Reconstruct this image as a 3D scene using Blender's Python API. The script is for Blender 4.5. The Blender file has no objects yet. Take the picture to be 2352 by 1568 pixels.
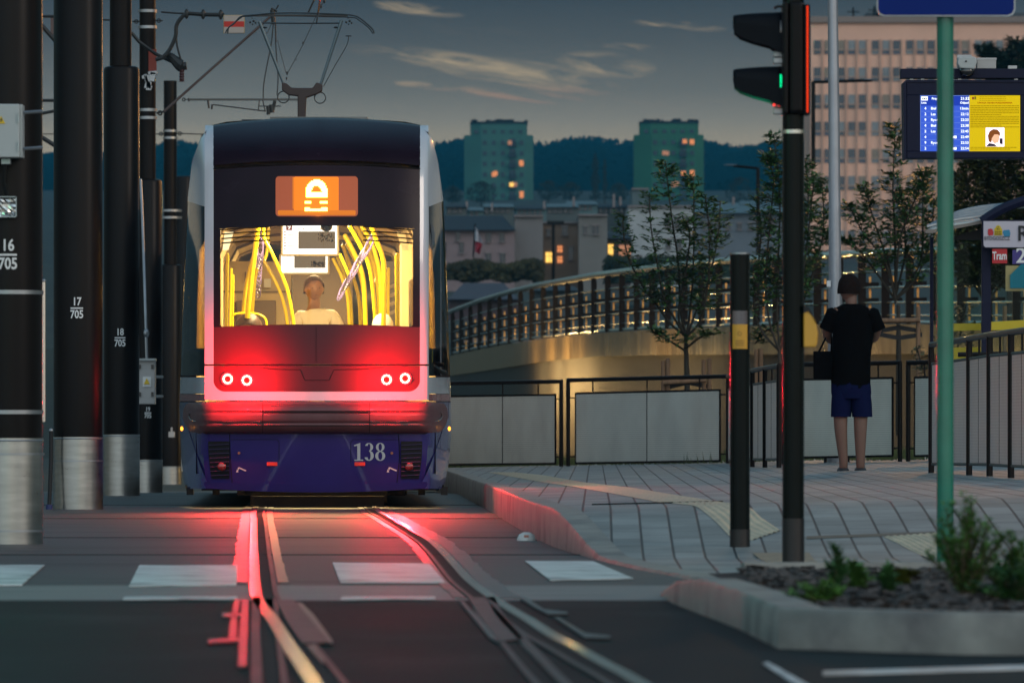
import bpy, bmesh, math, random
from mathutils import Vector, Matrix
random.seed(7)
R = math.radians
F = 15900.0; HY = 983.0; CZ = 0.7          # lens, eye line and eye height used to read real positions
scene = bpy.context.scene
COL = scene.collection
def P(px, py, Y): return Vector(((px-1176.0)*Y/F, Y, CZ-(py-HY)*Y/F))
def L(n, Y): return n*Y/F
def zc(pts, x0, y0, s): return [((x0+a[0]/s)/1.7415, (y0+a[1]/s)/1.7415) for a in pts]
def srgb(r, g, b):
    f = lambda c: (c/255/12.92) if c/255 <= .04045 else ((c/255+.055)/1.055)**2.4
    return (f(r), f(g), f(b))

# ------------------------------------------------------------------ materials
MATS = {}
def mat(name, col, rough=.6, metal=0, emit=None, es=0, var=0, vs=3, bump=0, bs=20, coat=0, vstretch=None, spec=.5, dirt=None, ds=1.5):
    if name in MATS: return MATS[name]
    m = bpy.data.materials.new(name); m.use_nodes = True
    nt = m.node_tree; b = nt.nodes['Principled BSDF']
    b.inputs['Base Color'].default_value = (*col, 1)
    b.inputs['Roughness'].default_value = rough
    b.inputs['Metallic'].default_value = metal
    b.inputs['Specular IOR Level'].default_value = spec
    if coat:
        b.inputs['Coat Weight'].default_value = coat; b.inputs['Coat Roughness'].default_value = .05
    if emit:
        b.inputs['Emission Color'].default_value = (*emit, 1); b.inputs['Emission Strength'].default_value = es
    tc = nt.nodes.new('ShaderNodeTexCoord')
    vec = tc.outputs['Object']
    if vstretch:
        mp = nt.nodes.new('ShaderNodeMapping'); mp.inputs['Scale'].default_value = vstretch
        nt.links.new(vec, mp.inputs['Vector']); vec = mp.outputs['Vector']
    if var:
        n = nt.nodes.new('ShaderNodeTexNoise'); n.inputs['Scale'].default_value = vs; n.inputs['Detail'].default_value = 6
        nt.links.new(vec, n.inputs['Vector'])
        r = nt.nodes.new('ShaderNodeValToRGB')
        r.color_ramp.elements[0].position = .3; r.color_ramp.elements[1].position = .7
        r.color_ramp.elements[0].color = (*[c*(1-var) for c in col], 1)
        r.color_ramp.elements[1].color = (*[min(1, c*(1+var)) for c in col], 1)
        nt.links.new(n.outputs['Fac'], r.inputs['Fac'])
        out = r.outputs['Color']
        if dirt:
            n2 = nt.nodes.new('ShaderNodeTexNoise'); n2.inputs['Scale'].default_value = ds; n2.inputs['Detail'].default_value = 8
            nt.links.new(vec, n2.inputs['Vector'])
            r2 = nt.nodes.new('ShaderNodeValToRGB'); r2.color_ramp.elements[0].position = .5; r2.color_ramp.elements[1].position = .68
            nt.links.new(n2.outputs['Fac'], r2.inputs['Fac'])
            mx = nt.nodes.new('ShaderNodeMix'); mx.data_type = 'RGBA'
            nt.links.new(r2.outputs['Color'], mx.inputs['Factor']); nt.links.new(out, mx.inputs['A']); mx.inputs['B'].default_value = (*dirt, 1)
            out = mx.outputs['Result']
        nt.links.new(out, b.inputs['Base Color'])
        rr = nt.nodes.new('ShaderNodeMapRange'); rr.inputs['To Min'].default_value = max(.02, rough-.12*min(1, rough*2)); rr.inputs['To Max'].default_value = min(1, rough+.12*min(1, rough*2))
        nt.links.new(n.outputs['Fac'], rr.inputs['Value']); nt.links.new(rr.outputs['Result'], b.inputs['Roughness'])
    if bump:
        n = nt.nodes.new('ShaderNodeTexNoise'); n.inputs['Scale'].default_value = bs; n.inputs['Detail'].default_value = 4
        nt.links.new(vec, n.inputs['Vector'])
        bp = nt.nodes.new('ShaderNodeBump'); bp.inputs['Strength'].default_value = bump; bp.inputs['Distance'].default_value = .02
        nt.links.new(n.outputs['Fac'], bp.inputs['Height']); nt.links.new(bp.outputs['Normal'], b.inputs['Normal'])
    MATS[name] = m
    return m
def emis(name, col, s):
    if name in MATS: return MATS[name]
    m = bpy.data.materials.new(name); m.use_nodes = True; nt = m.node_tree; nt.nodes.clear()
    o = nt.nodes.new('ShaderNodeOutputMaterial'); e = nt.nodes.new('ShaderNodeEmission')
    e.inputs['Color'].default_value = (*col, 1); e.inputs['Strength'].default_value = s
    nt.links.new(e.outputs[0], o.inputs['Surface']); MATS[name] = m; return m
def glassy(name, tint, mix=.12, rough=.03, body=None, bodymix=0):
    if name in MATS: return MATS[name]
    m = bpy.data.materials.new(name); m.use_nodes = True; nt = m.node_tree; nt.nodes.clear()
    o = nt.nodes.new('ShaderNodeOutputMaterial'); t = nt.nodes.new('ShaderNodeBsdfTransparent'); t.inputs['Color'].default_value = (*tint, 1)
    g = nt.nodes.new('ShaderNodeBsdfGlossy'); g.inputs['Roughness'].default_value = rough
    fr = nt.nodes.new('ShaderNodeFresnel'); fr.inputs['IOR'].default_value = 1.5
    add = nt.nodes.new('ShaderNodeMath'); add.operation = 'ADD'; add.use_clamp = True; add.inputs[1].default_value = mix
    nt.links.new(fr.outputs[0], add.inputs[0])
    s = nt.nodes.new('ShaderNodeMixShader'); nt.links.new(add.outputs[0], s.inputs[0])
    src = t.outputs[0]
    if body:
        d = nt.nodes.new('ShaderNodeBsdfDiffuse'); d.inputs['Color'].default_value = (*body, 1)
        tr = nt.nodes.new('ShaderNodeBsdfTranslucent'); tr.inputs['Color'].default_value = (*body, 1)
        a = nt.nodes.new('ShaderNodeMixShader'); a.inputs[0].default_value = .5
        nt.links.new(d.outputs[0], a.inputs[1]); nt.links.new(tr.outputs[0], a.inputs[2])
        s2 = nt.nodes.new('ShaderNodeMixShader'); s2.inputs[0].default_value = bodymix
        nt.links.new(t.outputs[0], s2.inputs[1]); nt.links.new(a.outputs[0], s2.inputs[2]); src = s2.outputs[0]
    nt.links.new(src, s.inputs[1]); nt.links.new(g.outputs[0], s.inputs[2])
    nt.links.new(s.outputs[0], o.inputs['Surface']); MATS[name] = m; return m

# ------------------------------------------------------------------ objects
ORG = {}
def thing(name, label, cat, loc=(0, 0, 0), group=None):
    o = bpy.data.objects.new(name, None); COL.objects.link(o); o.location = loc; o.empty_display_size = .2
    o['label'] = label; o['category'] = cat
    if group: o['group'] = group
    ORG[o.name] = Vector(loc); return o
def tag(o, label=None, cat=None, group=None, kind=None):
    if label: o['label'] = label
    if cat: o['category'] = cat
    if group: o['group'] = group
    if kind: o['kind'] = kind
    return o
class MB:
    def __init__(s): s.v = []; s.f = []; s.m = []; s.mi = 0
    def add(s, vs, fs):
        k = len(s.v); s.v += [Vector(a) for a in vs]; s.f += [tuple(i+k for i in f) for f in fs]; s.m += [s.mi]*len(fs)
    def box(s, c, d, rz=0, rx=0, ry=0):
        M = Matrix.Rotation(rz, 3, 'Z') @ Matrix.Rotation(ry, 3, 'Y') @ Matrix.Rotation(rx, 3, 'X'); c = Vector(c)
        vs = [c + M @ Vector((x*d[0]/2, y*d[1]/2, z*d[2]/2)) for z in (-1, 1) for y in (-1, 1) for x in (-1, 1)]
        s.add(vs, [(0, 2, 3, 1), (4, 5, 7, 6), (0, 1, 5, 4), (2, 6, 7, 3), (0, 4, 6, 2), (1, 3, 7, 5)]); return s
    def pbox(s, x0, y0, x1, y1, Y, dp):      # upright box seen at pixels x0..x1, y0..y1, front face at distance Y
        a = P(x0, y0, Y); b = P(x1, y1, Y)
        return s.box(((a.x+b.x)/2, Y+dp/2, (a.z+b.z)/2), (abs(b.x-a.x), dp, abs(a.z-b.z)))
    def tube(s, pts, r, n=8, cap=True, closed=False):
        pts = [Vector(p) for p in pts]; N = len(pts)
        if not hasattr(r, '__len__'): r = [r]*N
        rings = []; up = None
        for i, p in enumerate(pts):
            if closed: t = pts[(i+1) % N]-pts[i-1]
            else: t = pts[min(i+1, N-1)]-pts[max(i-1, 0)]
            t = t.normalized() if t.length > 1e-9 else Vector((0, 0, 1))
            if up is None:
                up = Vector((0, 1, 0)) if abs(t.y) < .9 else Vector((1, 0, 0))
            a = (up - t*up.dot(t)); a = a.normalized() if a.length > 1e-6 else t.orthogonal().normalized(); b = t.cross(a); up = a
            rings.append([p+(a*math.cos(2*math.pi*k/n)+b*math.sin(2*math.pi*k/n))*r[i] for k in range(n)])
        vs = [v for q in rings for v in q]; fs = []
        for i in range(N if closed else N-1):
            j = (i+1) % N
            for k in range(n):
                k2 = (k+1) % n; fs.append((i*n+k, i*n+k2, j*n+k2, j*n+k))
        if cap and not closed: fs += [tuple(range(n))[::-1], tuple((N-1)*n+k for k in range(n))]
        s.add(vs, fs); return s
    def ring(s, c, R_, r, axis='Y', n=24, m=6, sx=1, sz=1):
        c = Vector(c); pts = []
        for i in range(n):
            a = 2*math.pi*i/n; u, w = math.cos(a)*R_*sx, math.sin(a)*R_*sz
            pts.append(c + (Vector((u, 0, w)) if axis == 'Y' else Vector((0, u, w)) if axis == 'X' else Vector((u, w, 0))))
        return s.tube(pts, r, m, closed=True)
    def cyl(s, a, b, r, r2=None, n=24): return s.tube([a, b], [r, r if r2 is None else r2], n)
    def prism(s, pts, dp, d=(0, 1, 0)):      # world polygon pushed back
        d = Vector(d)*dp; n = len(pts); pts = [Vector(p) for p in pts]
        s.add(pts+[p+d for p in pts], [tuple(range(n)), tuple(range(2*n-1, n-1, -1))]+[(i, i+n, (i+1) % n+n, (i+1) % n) for i in range(n)]); return s
    def pprism(s, pts, Y, dp): return s.prism([P(a, b, Y) for a, b in pts], dp)
    def sphere(s, c, r, n=12, m=8, sc=(1, 1, 1)):
        c = Vector(c); vs = []; fs = []
        for j in range(m+1):
            t = math.pi*j/m
            for i in range(n):
                a = 2*math.pi*i/n; vs.append(c+Vector((math.sin(t)*math.cos(a)*sc[0], math.sin(t)*math.sin(a)*sc[1], math.cos(t)*sc[2]))*r)
        for j in range(m):
            for i in range(n): fs.append((j*n+i, (j+1)*n+i, (j+1)*n+(i+1) % n, j*n+(i+1) % n))
        s.add(vs, fs); return s
    def build(s, name, mt, parent=None, smooth=False, bevel=0, label=None, auto=True):
        if parent is None:
            xs = [v.x for v in s.v]; ys = [v.y for v in s.v]; zs = [v.z for v in s.v]
            org = Vector(((min(xs)+max(xs))/2, (min(ys)+max(ys))/2, min(zs)))
        else: org = ORG[parent.name]
        me = bpy.data.meshes.new(name); me.from_pydata([v-org for v in s.v], [], s.f)
        for k in (mt if isinstance(mt, (list, tuple)) else [mt]): me.materials.append(k)
        if isinstance(mt, (list, tuple)):
            for p, i in zip(me.polygons, s.m): p.material_index = i
        bm = bmesh.new(); bm.from_mesh(me); bmesh.ops.recalc_face_normals(bm, faces=bm.faces); bm.to_mesh(me); bm.free()
        if smooth:
            for p in me.polygons: p.use_smooth = True
            if auto:
                try: me.set_sharp_from_angle(angle=R(40))
                except Exception: pass
        o = bpy.data.objects.new(name, me); COL.objects.link(o)
        if parent is None: o.location = org
        else: o.parent = parent
        ORG[o.name] = org
        if bevel:
            bv = o.modifiers.new('bevel', 'BEVEL'); bv.width = bevel; bv.segments = 2; bv.limit_method = 'ANGLE'
        if label: o['label'] = label
        return o
def copy_tree(src, delta, label=None, parent=None, group=None):
    c = src.copy(); COL.objects.link(c)
    if parent is None:
        c.location = src.location + Vector(delta)
        if label: c['label'] = label
        if group: c['group'] = group
    else: c.parent = parent
    ORG[c.name] = ORG[src.name] + Vector(delta)
    for ch in [k for k in bpy.data.objects if k.parent == src]: copy_tree(ch, delta, parent=c)
    return c
def struct(o, name=None): o['kind'] = 'structure'; return o
FONT = None
def text_mesh(body, height, extrude=.002, align='CENTER', sx=1, bold=0):
    cu = bpy.data.curves.new('lettering', 'FONT'); cu.body = body; cu.size = height*1.38; cu.align_x = align; cu.align_y = 'CENTER'
    cu.extrude = extrude; cu.offset = bold*height; cu.resolution_u = 3; cu.space_line = .9
    ob = bpy.data.objects.new('lettering', cu); COL.objects.link(ob)
    bpy.context.view_layer.update()
    me = bpy.data.meshes.new_from_object(ob.evaluated_get(bpy.context.evaluated_depsgraph_get()))
    vs = [(v.co.x*sx, v.co.y, v.co.z) for v in me.vertices]; fs = [tuple(p.vertices) for p in me.polygons]
    bpy.data.objects.remove(ob); bpy.data.curves.remove(cu); bpy.data.meshes.remove(me)
    return vs, fs
def text_at(body, c, height, mt, parent, name='lettering', align='CENTER', sx=1, bold=0, warp=None):
    vs, fs = text_mesh(body, height, .0015, align, sx, bold); c = Vector(c); mb = MB()
    out = []
    for x, y, z in vs:
        p = Vector((c.x+x, c.y-z, c.z+y))
        if warp: p = warp(p, z)
        out.append(p)
    mb.add(out, fs); return mb.build(name, mt, parent)

# common materials
mDark = mat('mast_paint', (.006, .0045, .0045), .36, spec=.14, var=.15, vs=2, bump=.02, bs=60)
mMastTop = mDark
mSteel = mat('brushed_steel', (.42, .42, .40), .3, 1, var=.15, vs=4, vstretch=(1, 1, 6))
mGalv = mat('galvanised', (.35, .37, .39), .38, .85, var=.15, vs=5)
mBlack = mat('black_paint', (.008, .008, .010), .3, coat=.3, var=.2, vs=5)
mRubber = mat('black_rubber', (.01, .01, .011), .7)
mWhite = mat('white_box_paint', (.42, .45, .45), .45, var=.04)
mMark = mat('white_lettering', (.75, .76, .76), .5)
mWire = mat('wire', (.012, .014, .014), .5)

# ------------------------------------------------------------------ camera
cam = bpy.data.cameras.new('camera'); co = bpy.data.objects.new('camera', cam); COL.objects.link(co)
co.location = (0, 0, CZ); co.rotation_euler = (R(90), 0, 0)
cam.sensor_width = 36; cam.lens = F/2352*36; cam.shift_y = (HY-784)/2352; cam.clip_start = .5; cam.clip_end = 20000
cam.dof.use_dof = True; cam.dof.focus_distance = 60; cam.dof.aperture_fstop = 8.5
scene.camera = co

# ------------------------------------------------------------------ sky and light
w = bpy.data.worlds.new('World'); scene.world = w; w.use_nodes = True
nt = w.node_tree; nt.nodes.clear(); N = nt.nodes.new; K = nt.links.new
out = N('ShaderNodeOutputWorld'); bg = N('ShaderNodeBackground'); K(bg.outputs[0], out.inputs['Surface']); bg.inputs['Strength'].default_value = 1
tc = N('ShaderNodeTexCoord'); sep = N('ShaderNodeSeparateXYZ'); K(tc.outputs['Generated'], sep.inputs[0])
def math_(op, a, b=None, clamp=False):
    n = N('ShaderNodeMath'); n.operation = op; n.use_clamp = clamp
    for i, q in enumerate((a, b)):
        if q is None: continue
        if isinstance(q, (int, float)): n.inputs[i].default_value = q
        else: K(q, n.inputs[i])
    return n.outputs[0]
sky = N('ShaderNodeTexSky'); sky.sky_type = 'NISHITA'; sky.sun_disc = False; sky.sun_elevation = R(2.0); sky.sun_rotation = R(160); sky.altitude = 100; sky.air_density = 1.2; sky.dust_density = 1.5; sky.ozone_density = 2
skm = N('ShaderNodeMix'); skm.data_type = 'RGBA'; skm.blend_type = 'MULTIPLY'; skm.inputs['Factor'].default_value = 1
K(sky.outputs[0], skm.inputs['A']); SK = .38; skm.inputs['B'].default_value = (SK*.80, SK*1.0, SK*1.02, 1)
hor = math_('SQRT', math_('ADD', math_('MULTIPLY', sep.outputs['X'], sep.outputs['X']), math_('MULTIPLY', sep.outputs['Y'], sep.outputs['Y'])))
el = math_('DIVIDE', sep.outputs['Z'], hor)
ramp = N('ShaderNodeValToRGB'); K(math_('MULTIPLY', el, 10), ramp.inputs[0])
cr = ramp.color_ramp; cr.elements[0].position = 0; cr.elements[0].color = (*srgb(194, 180, 150), 1)
cr.elements[1].position = 1; cr.elements[1].color = (*srgb(50, 53, 58), 1)
for pos, c in ((.40, (190, 176, 148)), (.445, (158, 152, 136)), (.49, (128, 126, 116)), (.56, (96, 96, 92)), (.63, (68, 71, 73))):
    e = cr.elements.new(pos); e.color = (*srgb(*c), 1)
# thin evening clouds, laid out by compass direction and elevation
u = math_('DIVIDE', sep.outputs['X'], hor)
comb = N('ShaderNodeCombineXYZ'); K(math_('MULTIPLY', u, 70), comb.inputs[0])
K(math_('ADD', math_('MULTIPLY', el, 560), math_('MULTIPLY', u, 90)), comb.inputs[1])
n1 = N('ShaderNodeTexNoise'); n1.inputs['Scale'].default_value = 1.0; n1.inputs['Detail'].default_value = 9; n1.inputs['Roughness'].default_value = .62; n1.inputs['Distortion'].default_value = .9
K(comb.outputs[0], n1.inputs['Vector'])
def ell(cx, cy, rx, ry, k):     # smooth patch of sky; k tilts it
    x = math_('DIVIDE', math_('SUBTRACT', u, (cx-1176)/F), rx/F)
    y = math_('DIVIDE', math_('ADD', math_('SUBTRACT', el, (HY-cy)/F), math_('MULTIPLY', math_('SUBTRACT', u, (cx-1176)/F), k)), ry/F)
    return math_('SUBTRACT', 1, math_('ADD', math_('MULTIPLY', x, x), math_('MULTIPLY', y, y)), clamp=True)
msk = None
for a in ((1080, 145, 300, 24, .12), (1200, 172, 230, 36, .14), (1195, 218, 150, 17, .10), (1390, 150, 120, 34, .06), (960, 22, 110, 16, .12), (1560, 60, 110, 12, .08), (1440, 108, 60, 9, .05), (980, 198, 80, 9, .1)):
    e = ell(*a); msk = e if msk is None else math_('MAXIMUM', msk, e)
thr = math_('MULTIPLY', math_('SUBTRACT', n1.outputs['Fac'], .43), 4.2, clamp=True)
cfac = math_('MULTIPLY', math_('MULTIPLY', math_('POWER', msk, .7), thr), .78, clamp=True)
wide = math_('MULTIPLY', math_('MULTIPLY', math_('SUBTRACT', n1.outputs['Fac'], .56), 1.6, clamp=True), .08)
cfac = math_('ADD', cfac, wide, clamp=True)
ccol = N('ShaderNodeValToRGB'); K(math_('MULTIPLY', el, 20), ccol.inputs[0])
ccol.color_ramp.elements[0].position = .93; ccol.color_ramp.elements[0].color = (*srgb(255, 168, 126), 1)
ccol.color_ramp.elements[1].position = 1.0; ccol.color_ramp.elements[1].color = (*srgb(226, 198, 152), 1)
mc = N('ShaderNodeMix'); mc.data_type = 'RGBA'; K(cfac, mc.inputs['Factor']); K(ramp.outputs[0], mc.inputs['A']); K(ccol.outputs[0], mc.inputs['B'])
# the low band of sky blends into the physical sky above it
bl = math_('DIVIDE', math_('SUBTRACT', el, .075), .25, clamp=True)
mf = N('ShaderNodeMix'); mf.data_type = 'RGBA'; K(bl, mf.inputs['Factor']); K(mc.outputs['Result'], mf.inputs['A']); K(skm.outputs['Result'], mf.inputs['B'])
back = math_('MULTIPLY', math_('MAXIMUM', math_('MULTIPLY', sep.outputs['Y'], -1), 0), .85)
backup = math_('MULTIPLY', back, math_('GREATER_THAN', sep.outputs['Z'], -.02))
bc = N('ShaderNodeMix'); bc.data_type = 'RGBA'; bc.blend_type = 'ADD'; bc.inputs['Factor'].default_value = 1
bv = N('ShaderNodeVectorMath'); bv.operation = 'SCALE'; bv.inputs[0].default_value = (.80, .92, 1.0); K(backup, bv.inputs['Scale'])
K(mf.outputs['Result'], bc.inputs['A']); K(bv.outputs[0], bc.inputs['B'])
K(bc.outputs['Result'], bg.inputs['Color'])

def lamp(kind, name, loc, power, col, size=.1, rot=None, spot=None, sy=None):
    l = bpy.data.lights.new(name, kind); l.energy = power; l.color = col
    if kind == 'SUN': l.angle = size
    elif kind == 'AREA':
        l.size = size
        if sy: l.shape = 'RECTANGLE'; l.size_y = sy
    else: l.shadow_soft_size = size
    if kind == 'SPOT' and spot: l.spot_size = spot; l.spot_blend = .6
    o = bpy.data.objects.new(name, l); COL.objects.link(o); o.location = loc
    if rot: o.rotation_euler = rot
    return o
def aim(o, target): o.rotation_euler = (Vector(target)-o.location).to_track_quat('-Z', 'Y').to_euler()
soft_fill = lamp('SUN', 'soft_fill', (20, -12, 9), .5, (1, .80, .66), R(15)); aim(soft_fill, (0, 0, 0))  # weak warm fill added for modelling; the real sun has set
# street lamp over the right of the crossing (its warm light edges the posts)
lamp('POINT', 'unseen_warm_lamp', (6.8, 97, 8), 1100, (1, .42, .12), .2)
lamp('POINT', 'unseen_warm_lamp', (7.5, 44, 6.5), 70, (1, .38, .12), .15)
lamp('POINT', 'unseen_warm_lamp', (5, 118, 7.2), 600, (1, .60, .18), .2)
for lx_, ly_, e_ in ((1085, 178, 120), (1138, 173, 260), (1180, 168, 230), (1232, 165, 70), (1320, 153, 110)): lamp('POINT', 'unseen_warm_lamp', P(lx_, 886, ly_-5), e_*1.8, (1, .62, .22), .06)  # low unseen lamps added to put warm glints on the bridge band
lamp('POINT', 'unseen_warm_lamp', P(1560, 905, 131), 330, (1, .62, .22), .08)  # lamp added behind the fence, no visible source there
lamp('POINT', 'green_signal_light', (-3.1, 31, 3.0), 34, (.03, 1, .45), .1)

# ------------------------------------------------------------------ ground
def gz(Y):
    T = [(-40, 0), (74, 0), (88, -.12), (112, -.32), (230, -.3), (250, 3.6), (350, 6.4), (450, 9.6), (700, 17.3), (1000, 29), (1500, 48), (1900, 64), (2500, 88), (9000, 90)]
    for (a, b), (c, d) in zip(T, T[1:]):
        if a <= Y <= c: return b+(d-b)*(Y-a)/(c-a)
    return T[-1][1]
mGround = mat('far_ground', (.03, .04, .032), .9, var=.4, vs=.08)
mAsph = mat('asphalt', (.017, .021, .022), .7, var=.35, vs=1.2, bump=.35, bs=60, vstretch=(1, .5, 1), dirt=(.034, .040, .040), ds=.8, spec=.1)
mConc = mat('track_concrete', (.088, .084, .080), .55, var=.28, vs=1.6, bump=.2, bs=25, vstretch=(.5, 2.0, 1), dirt=(.05, .047, .045), ds=1.1, spec=.25)
mBand = mat('concrete_band', (.20, .19, .18), .55, var=.3, vs=2.5, bump=.15, bs=30, vstretch=(.5, 2.5, 1))
mPaintW = mat('crossing_paint', (.62, .65, .65), .5, var=.25, vs=5, bump=.15, bs=40, dirt=(.2, .2, .2), ds=3)
ys = [-40, 0, 20, 40, 60, 74, 88, 112, 140, 180, 230, 250, 300, 350, 450, 700, 1000, 1500, 1900, 2500, 5000, 9000]
vs = []; fs = []
for Y in ys:
    for k in range(9): vs.append((-(60+Y*.8)+(120+Y*1.6)*k/8, Y, gz(Y)-.012))
for i in range(len(ys)-1):
    for k in range(8): fs.append((i*9+k, i*9+k+1, (i+1)*9+k+1, (i+1)*9+k))
g = MB(); g.add(vs, fs); struct(g.build('ground', mGround))
g = MB(); g.add([(-30, -5, 0), (30, -5, 0), (30, 28.15, 0), (-30, 28.15, 0)], [(0, 1, 2, 3)]); struct(g.build('road', mAsph))
def strip(Y0, Y1, x0, x1, z):
    g = MB(); n = max(1, int((Y1-Y0)/2)); vs = []; fs = []
    for i in range(n+1):
        Y = Y0+(Y1-Y0)*i/n; vs += [(x0, Y, gz(Y)+z), (x1, Y, gz(Y)+z)]
    for i in range(n): fs.append((2*i, 2*i+1, 2*i+3, 2*i+2))
    g.add(vs, fs); return g
struct(strip(30.8, 110, -30, 1.2, 0).build('track_bed', mConc))
struct(strip(28.15, 30.8, -30, .72, .001).build('pavement_band', mBand))
# slab joints in the track bed
g = MB()
for Y in (44.2, 53.5, 63, 38.2): g.box((-6, Y, .003), (13, .035, .004))
struct(g.build('slab_joint', mat('joint', (.02, .02, .02), .8)))
def G(px, py, z=0):
    Y = (CZ-z)*F/(py-HY); return Vector(((px-1176)*Y/F, Y, z))
for (tl, tr, bl_, br) in (((-280, 102, -430, 50)), ((320, 546, 296, 543)), ((764, 985, 782, 1022)), ((1205, 1362, 1264, 1455))):
    g = MB()
    a, b, c, d = G(tl, 1300), G(tr, 1300 if tl < 1200 else 1291), G(br, 1346 if tl < 1200 else 1331), G(bl_, 1349 if tl < 1200 else 1335)
    if tl > 1200: a = G(1205, 1290)
    if tl > 700 and tl < 1000: a = G(764, 1294); b = G(985, 1296); c = G(1022, 1340); d = G(782, 1340)
    g.prism([p+Vector((0, 0, .008)) for p in (a, b, c, d)], -.004, (0, 0, 1)); struct(g.build('crossing_stripe', mPaintW))
for (x0, x1) in ((282, 545), (782, 1000)):
    g = MB(); a, b, c, d = G(x0+4, 1374), G(x1, 1374), G(x1, 1379), G(x0, 1380)
    g.prism([p+Vector((0, 0, .009)) for p in (a, b, c, d)], -.004, (0, 0, 1)); struct(g.build('crossing_stripe', mPaintW))
g = MB(); g.prism([G(*q)+Vector((0, 0, .007)) for q in ((1890, 1545), (2400, 1530), (2400, 1538), (1890, 1553))], -.004, (0, 0, 1)); g.prism([G(*q)+Vector((0, 0, .007)) for q in ((1752, 1527), (1765, 1524), (1880, 1590), (1850, 1590))], -.004, (0, 0, 1))
struct(g.build('lane_line', mPaintW))

# ------------------------------------------------------------------ rails
def ribbon(pts, o0, o1, z0, z1, jag=0):
    # band along a ground line, between sideways offsets o0 and o1 (metres)
    P_ = [Vector(p) for p in pts]; fine = []
    for a, b in zip(P_, P_[1:]):
        n = max(1, int((b-a).length/(.35 if jag else 1.2)))
        fine += [a.lerp(b, i/n) for i in range(n)]
    fine.append(P_[-1]); m = MB(); vs = []; fs = []
    for i, p in enumerate(fine):
        t = (fine[min(i+1, len(fine)-1)]-fine[max(0, i-1)]); t.z = 0; t.normalize(); s = Vector((t.y, -t.x, 0))
        if s.x < 0: s = -s
        j = random.uniform(-jag, jag); b = gz(p.y)
        for o, z in ((o0+(j if o0 < 0 else 0), z0), (o0+(j if o0 < 0 else 0), z1), (o1+(j if o0 > 0 else 0), z1), (o1+(j if o0 > 0 else 0), z0)):
            q = p+s*o; vs.append((q.x, q.y, b+z))
    n = len(fine)
    for i in range(n-1):
        for k in range(3): fs.append((i*4+k, i*4+k+1, i*4+4+k+1, i*4+4+k))
    fs += [(0, 1, 2, 3), ((n-1)*4+3, (n-1)*4+2, (n-1)*4+1, (n-1)*4)]
    m.add(vs, fs); return m
mRail = mat('polished_rail', (.72, .62, .58), .19, 1, var=.12, vs=3, vstretch=(1, .1, 1))
mRailOld = mat('rusty_rail', (.05, .035, .03), .5, .3, var=.3, vs=3, vstretch=(1, .2, 1))
mSeal = mat('joint_sealant', (.075, .045, .045), .32, var=.25, vs=6, bump=.12, bs=30, spec=.5)
mGroove = mat('flangeway', (.004, .004, .004), .9)
def far(p, Yf):                                   # carry the line on under the tram
    return [Vector((p.x-.0283*(Yf-p.y), Yf, 0))]
LR = [G(585, 1172), G(583, 1200), G(583, 1262), G(585, 1320), G(590, 1376)]
LR = far(LR[0], 100) + far(LR[0], 75) + LR
LRa = [G(590, 1376), G(624, 1425), G(659, 1481), G(703, 1548), G(735, 1600), G(850, 1800)]
LRb = [G(590, 1376), G(587, 1430), G(588, 1500), G(590, 1600), G(594, 1900)]
RR = [G(866, 1172), G(893, 1188), G(976, 1236), G(1010, 1263), G(1044, 1299), G(1078, 1336), G(1127, 1374), G(1168, 1401), G(1215, 1429), G(1266, 1463), G(1317, 1490), G(1385, 1528), G(1453, 1565), G(1600, 1660)]
RR = far(RR[0], 100) + far(RR[0], 75) + RR
RRc = [G(1127, 1376), G(1150, 1420), G(1205, 1478), G(1262, 1540), G(1330, 1610), G(1500, 1800)]
def crv3(p, n=5):
    out = []
    for i in range(len(p)-1):
        p0, p1, p2, p3 = p[max(0, i-1)], p[i], p[i+1], p[min(len(p)-1, i+2)]
        for k in range(n):
            t = k/n; out.append(.5*((2*p1)+(p2-p0)*t+(2*p0-5*p1+4*p2-p3)*t*t+(3*p1-p0-3*p2+p3)*t**3))
    return out+[p[-1]]
LR = LR[:1]+LR[1:]
def rail(line, label, grv=1, seal=True, head=mRail, w=.024, up=.012):
    if head is not mRail: w = .016
    line = crv3(line)
    t = thing('tram_rail', label, 'rail', tuple(line[-1]))
    ribbon(line, -w, w, -.005, up).build('rail_head', head, t)
    ribbon(line, w*grv if grv > 0 else -w-.05, (w+.05) if grv > 0 else -w, -.004, .0035).build('flangeway', mGroove, t)
    ribbon(line, (w+.05) if grv > 0 else -w-.07, (w+.07) if grv > 0 else -w-.05, -.005, .009).build('guard_lip', mRailOld, t)
    return t
t1 = rail(LR+LRa[1:3]+LRa[3:], 'left polished tram rail, glowing red under the tail lamps and curving right at the bottom', 1)
t2 = rail(RR, 'right polished tram rail sweeping diagonally past the kerb to the lower middle of the picture', -1)
t3 = rail(LRb, 'short dull rail running straight on to the bottom edge from the left rail switch', 1, head=mRailOld)
t4 = rail(RRc, 'dull inner rail branching below the right curved rail', -1, head=mRailOld)
bb = [i for i, p in enumerate(LR)]
LRs = [p for p in LR if p.y > 31]+[G(586, 1340)]
ribbon(LRs, -.105, -.034, -.004, .005, .008).build('sealant_strip', mSeal, t1)
ribbon(LRs, .102, .150, -.004, .0055, .006).build('sealant_strip', mSeal, t1)
RRs = crv3(RR[:9])
ribbon(RRs, .034, .125, -.004, .005, .010).build('sealant_strip', mSeal, t2)
ribbon(RRs, -.15, -.102, -.004, .0055, .008).build('sealant_strip', mSeal, t2)
mPatch = mat('steel_cover', (.055, .045, .04), .5, .2, var=.2, vs=4)
def gpoly(name, pts, z, m, kind=True):
    g = MB(); g.prism([G(a, b)+Vector((0, 0, z)) for a, b in pts], -.006, (0, 0, 1)); o = g.build(name, m)
    return struct(o) if kind else o
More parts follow.
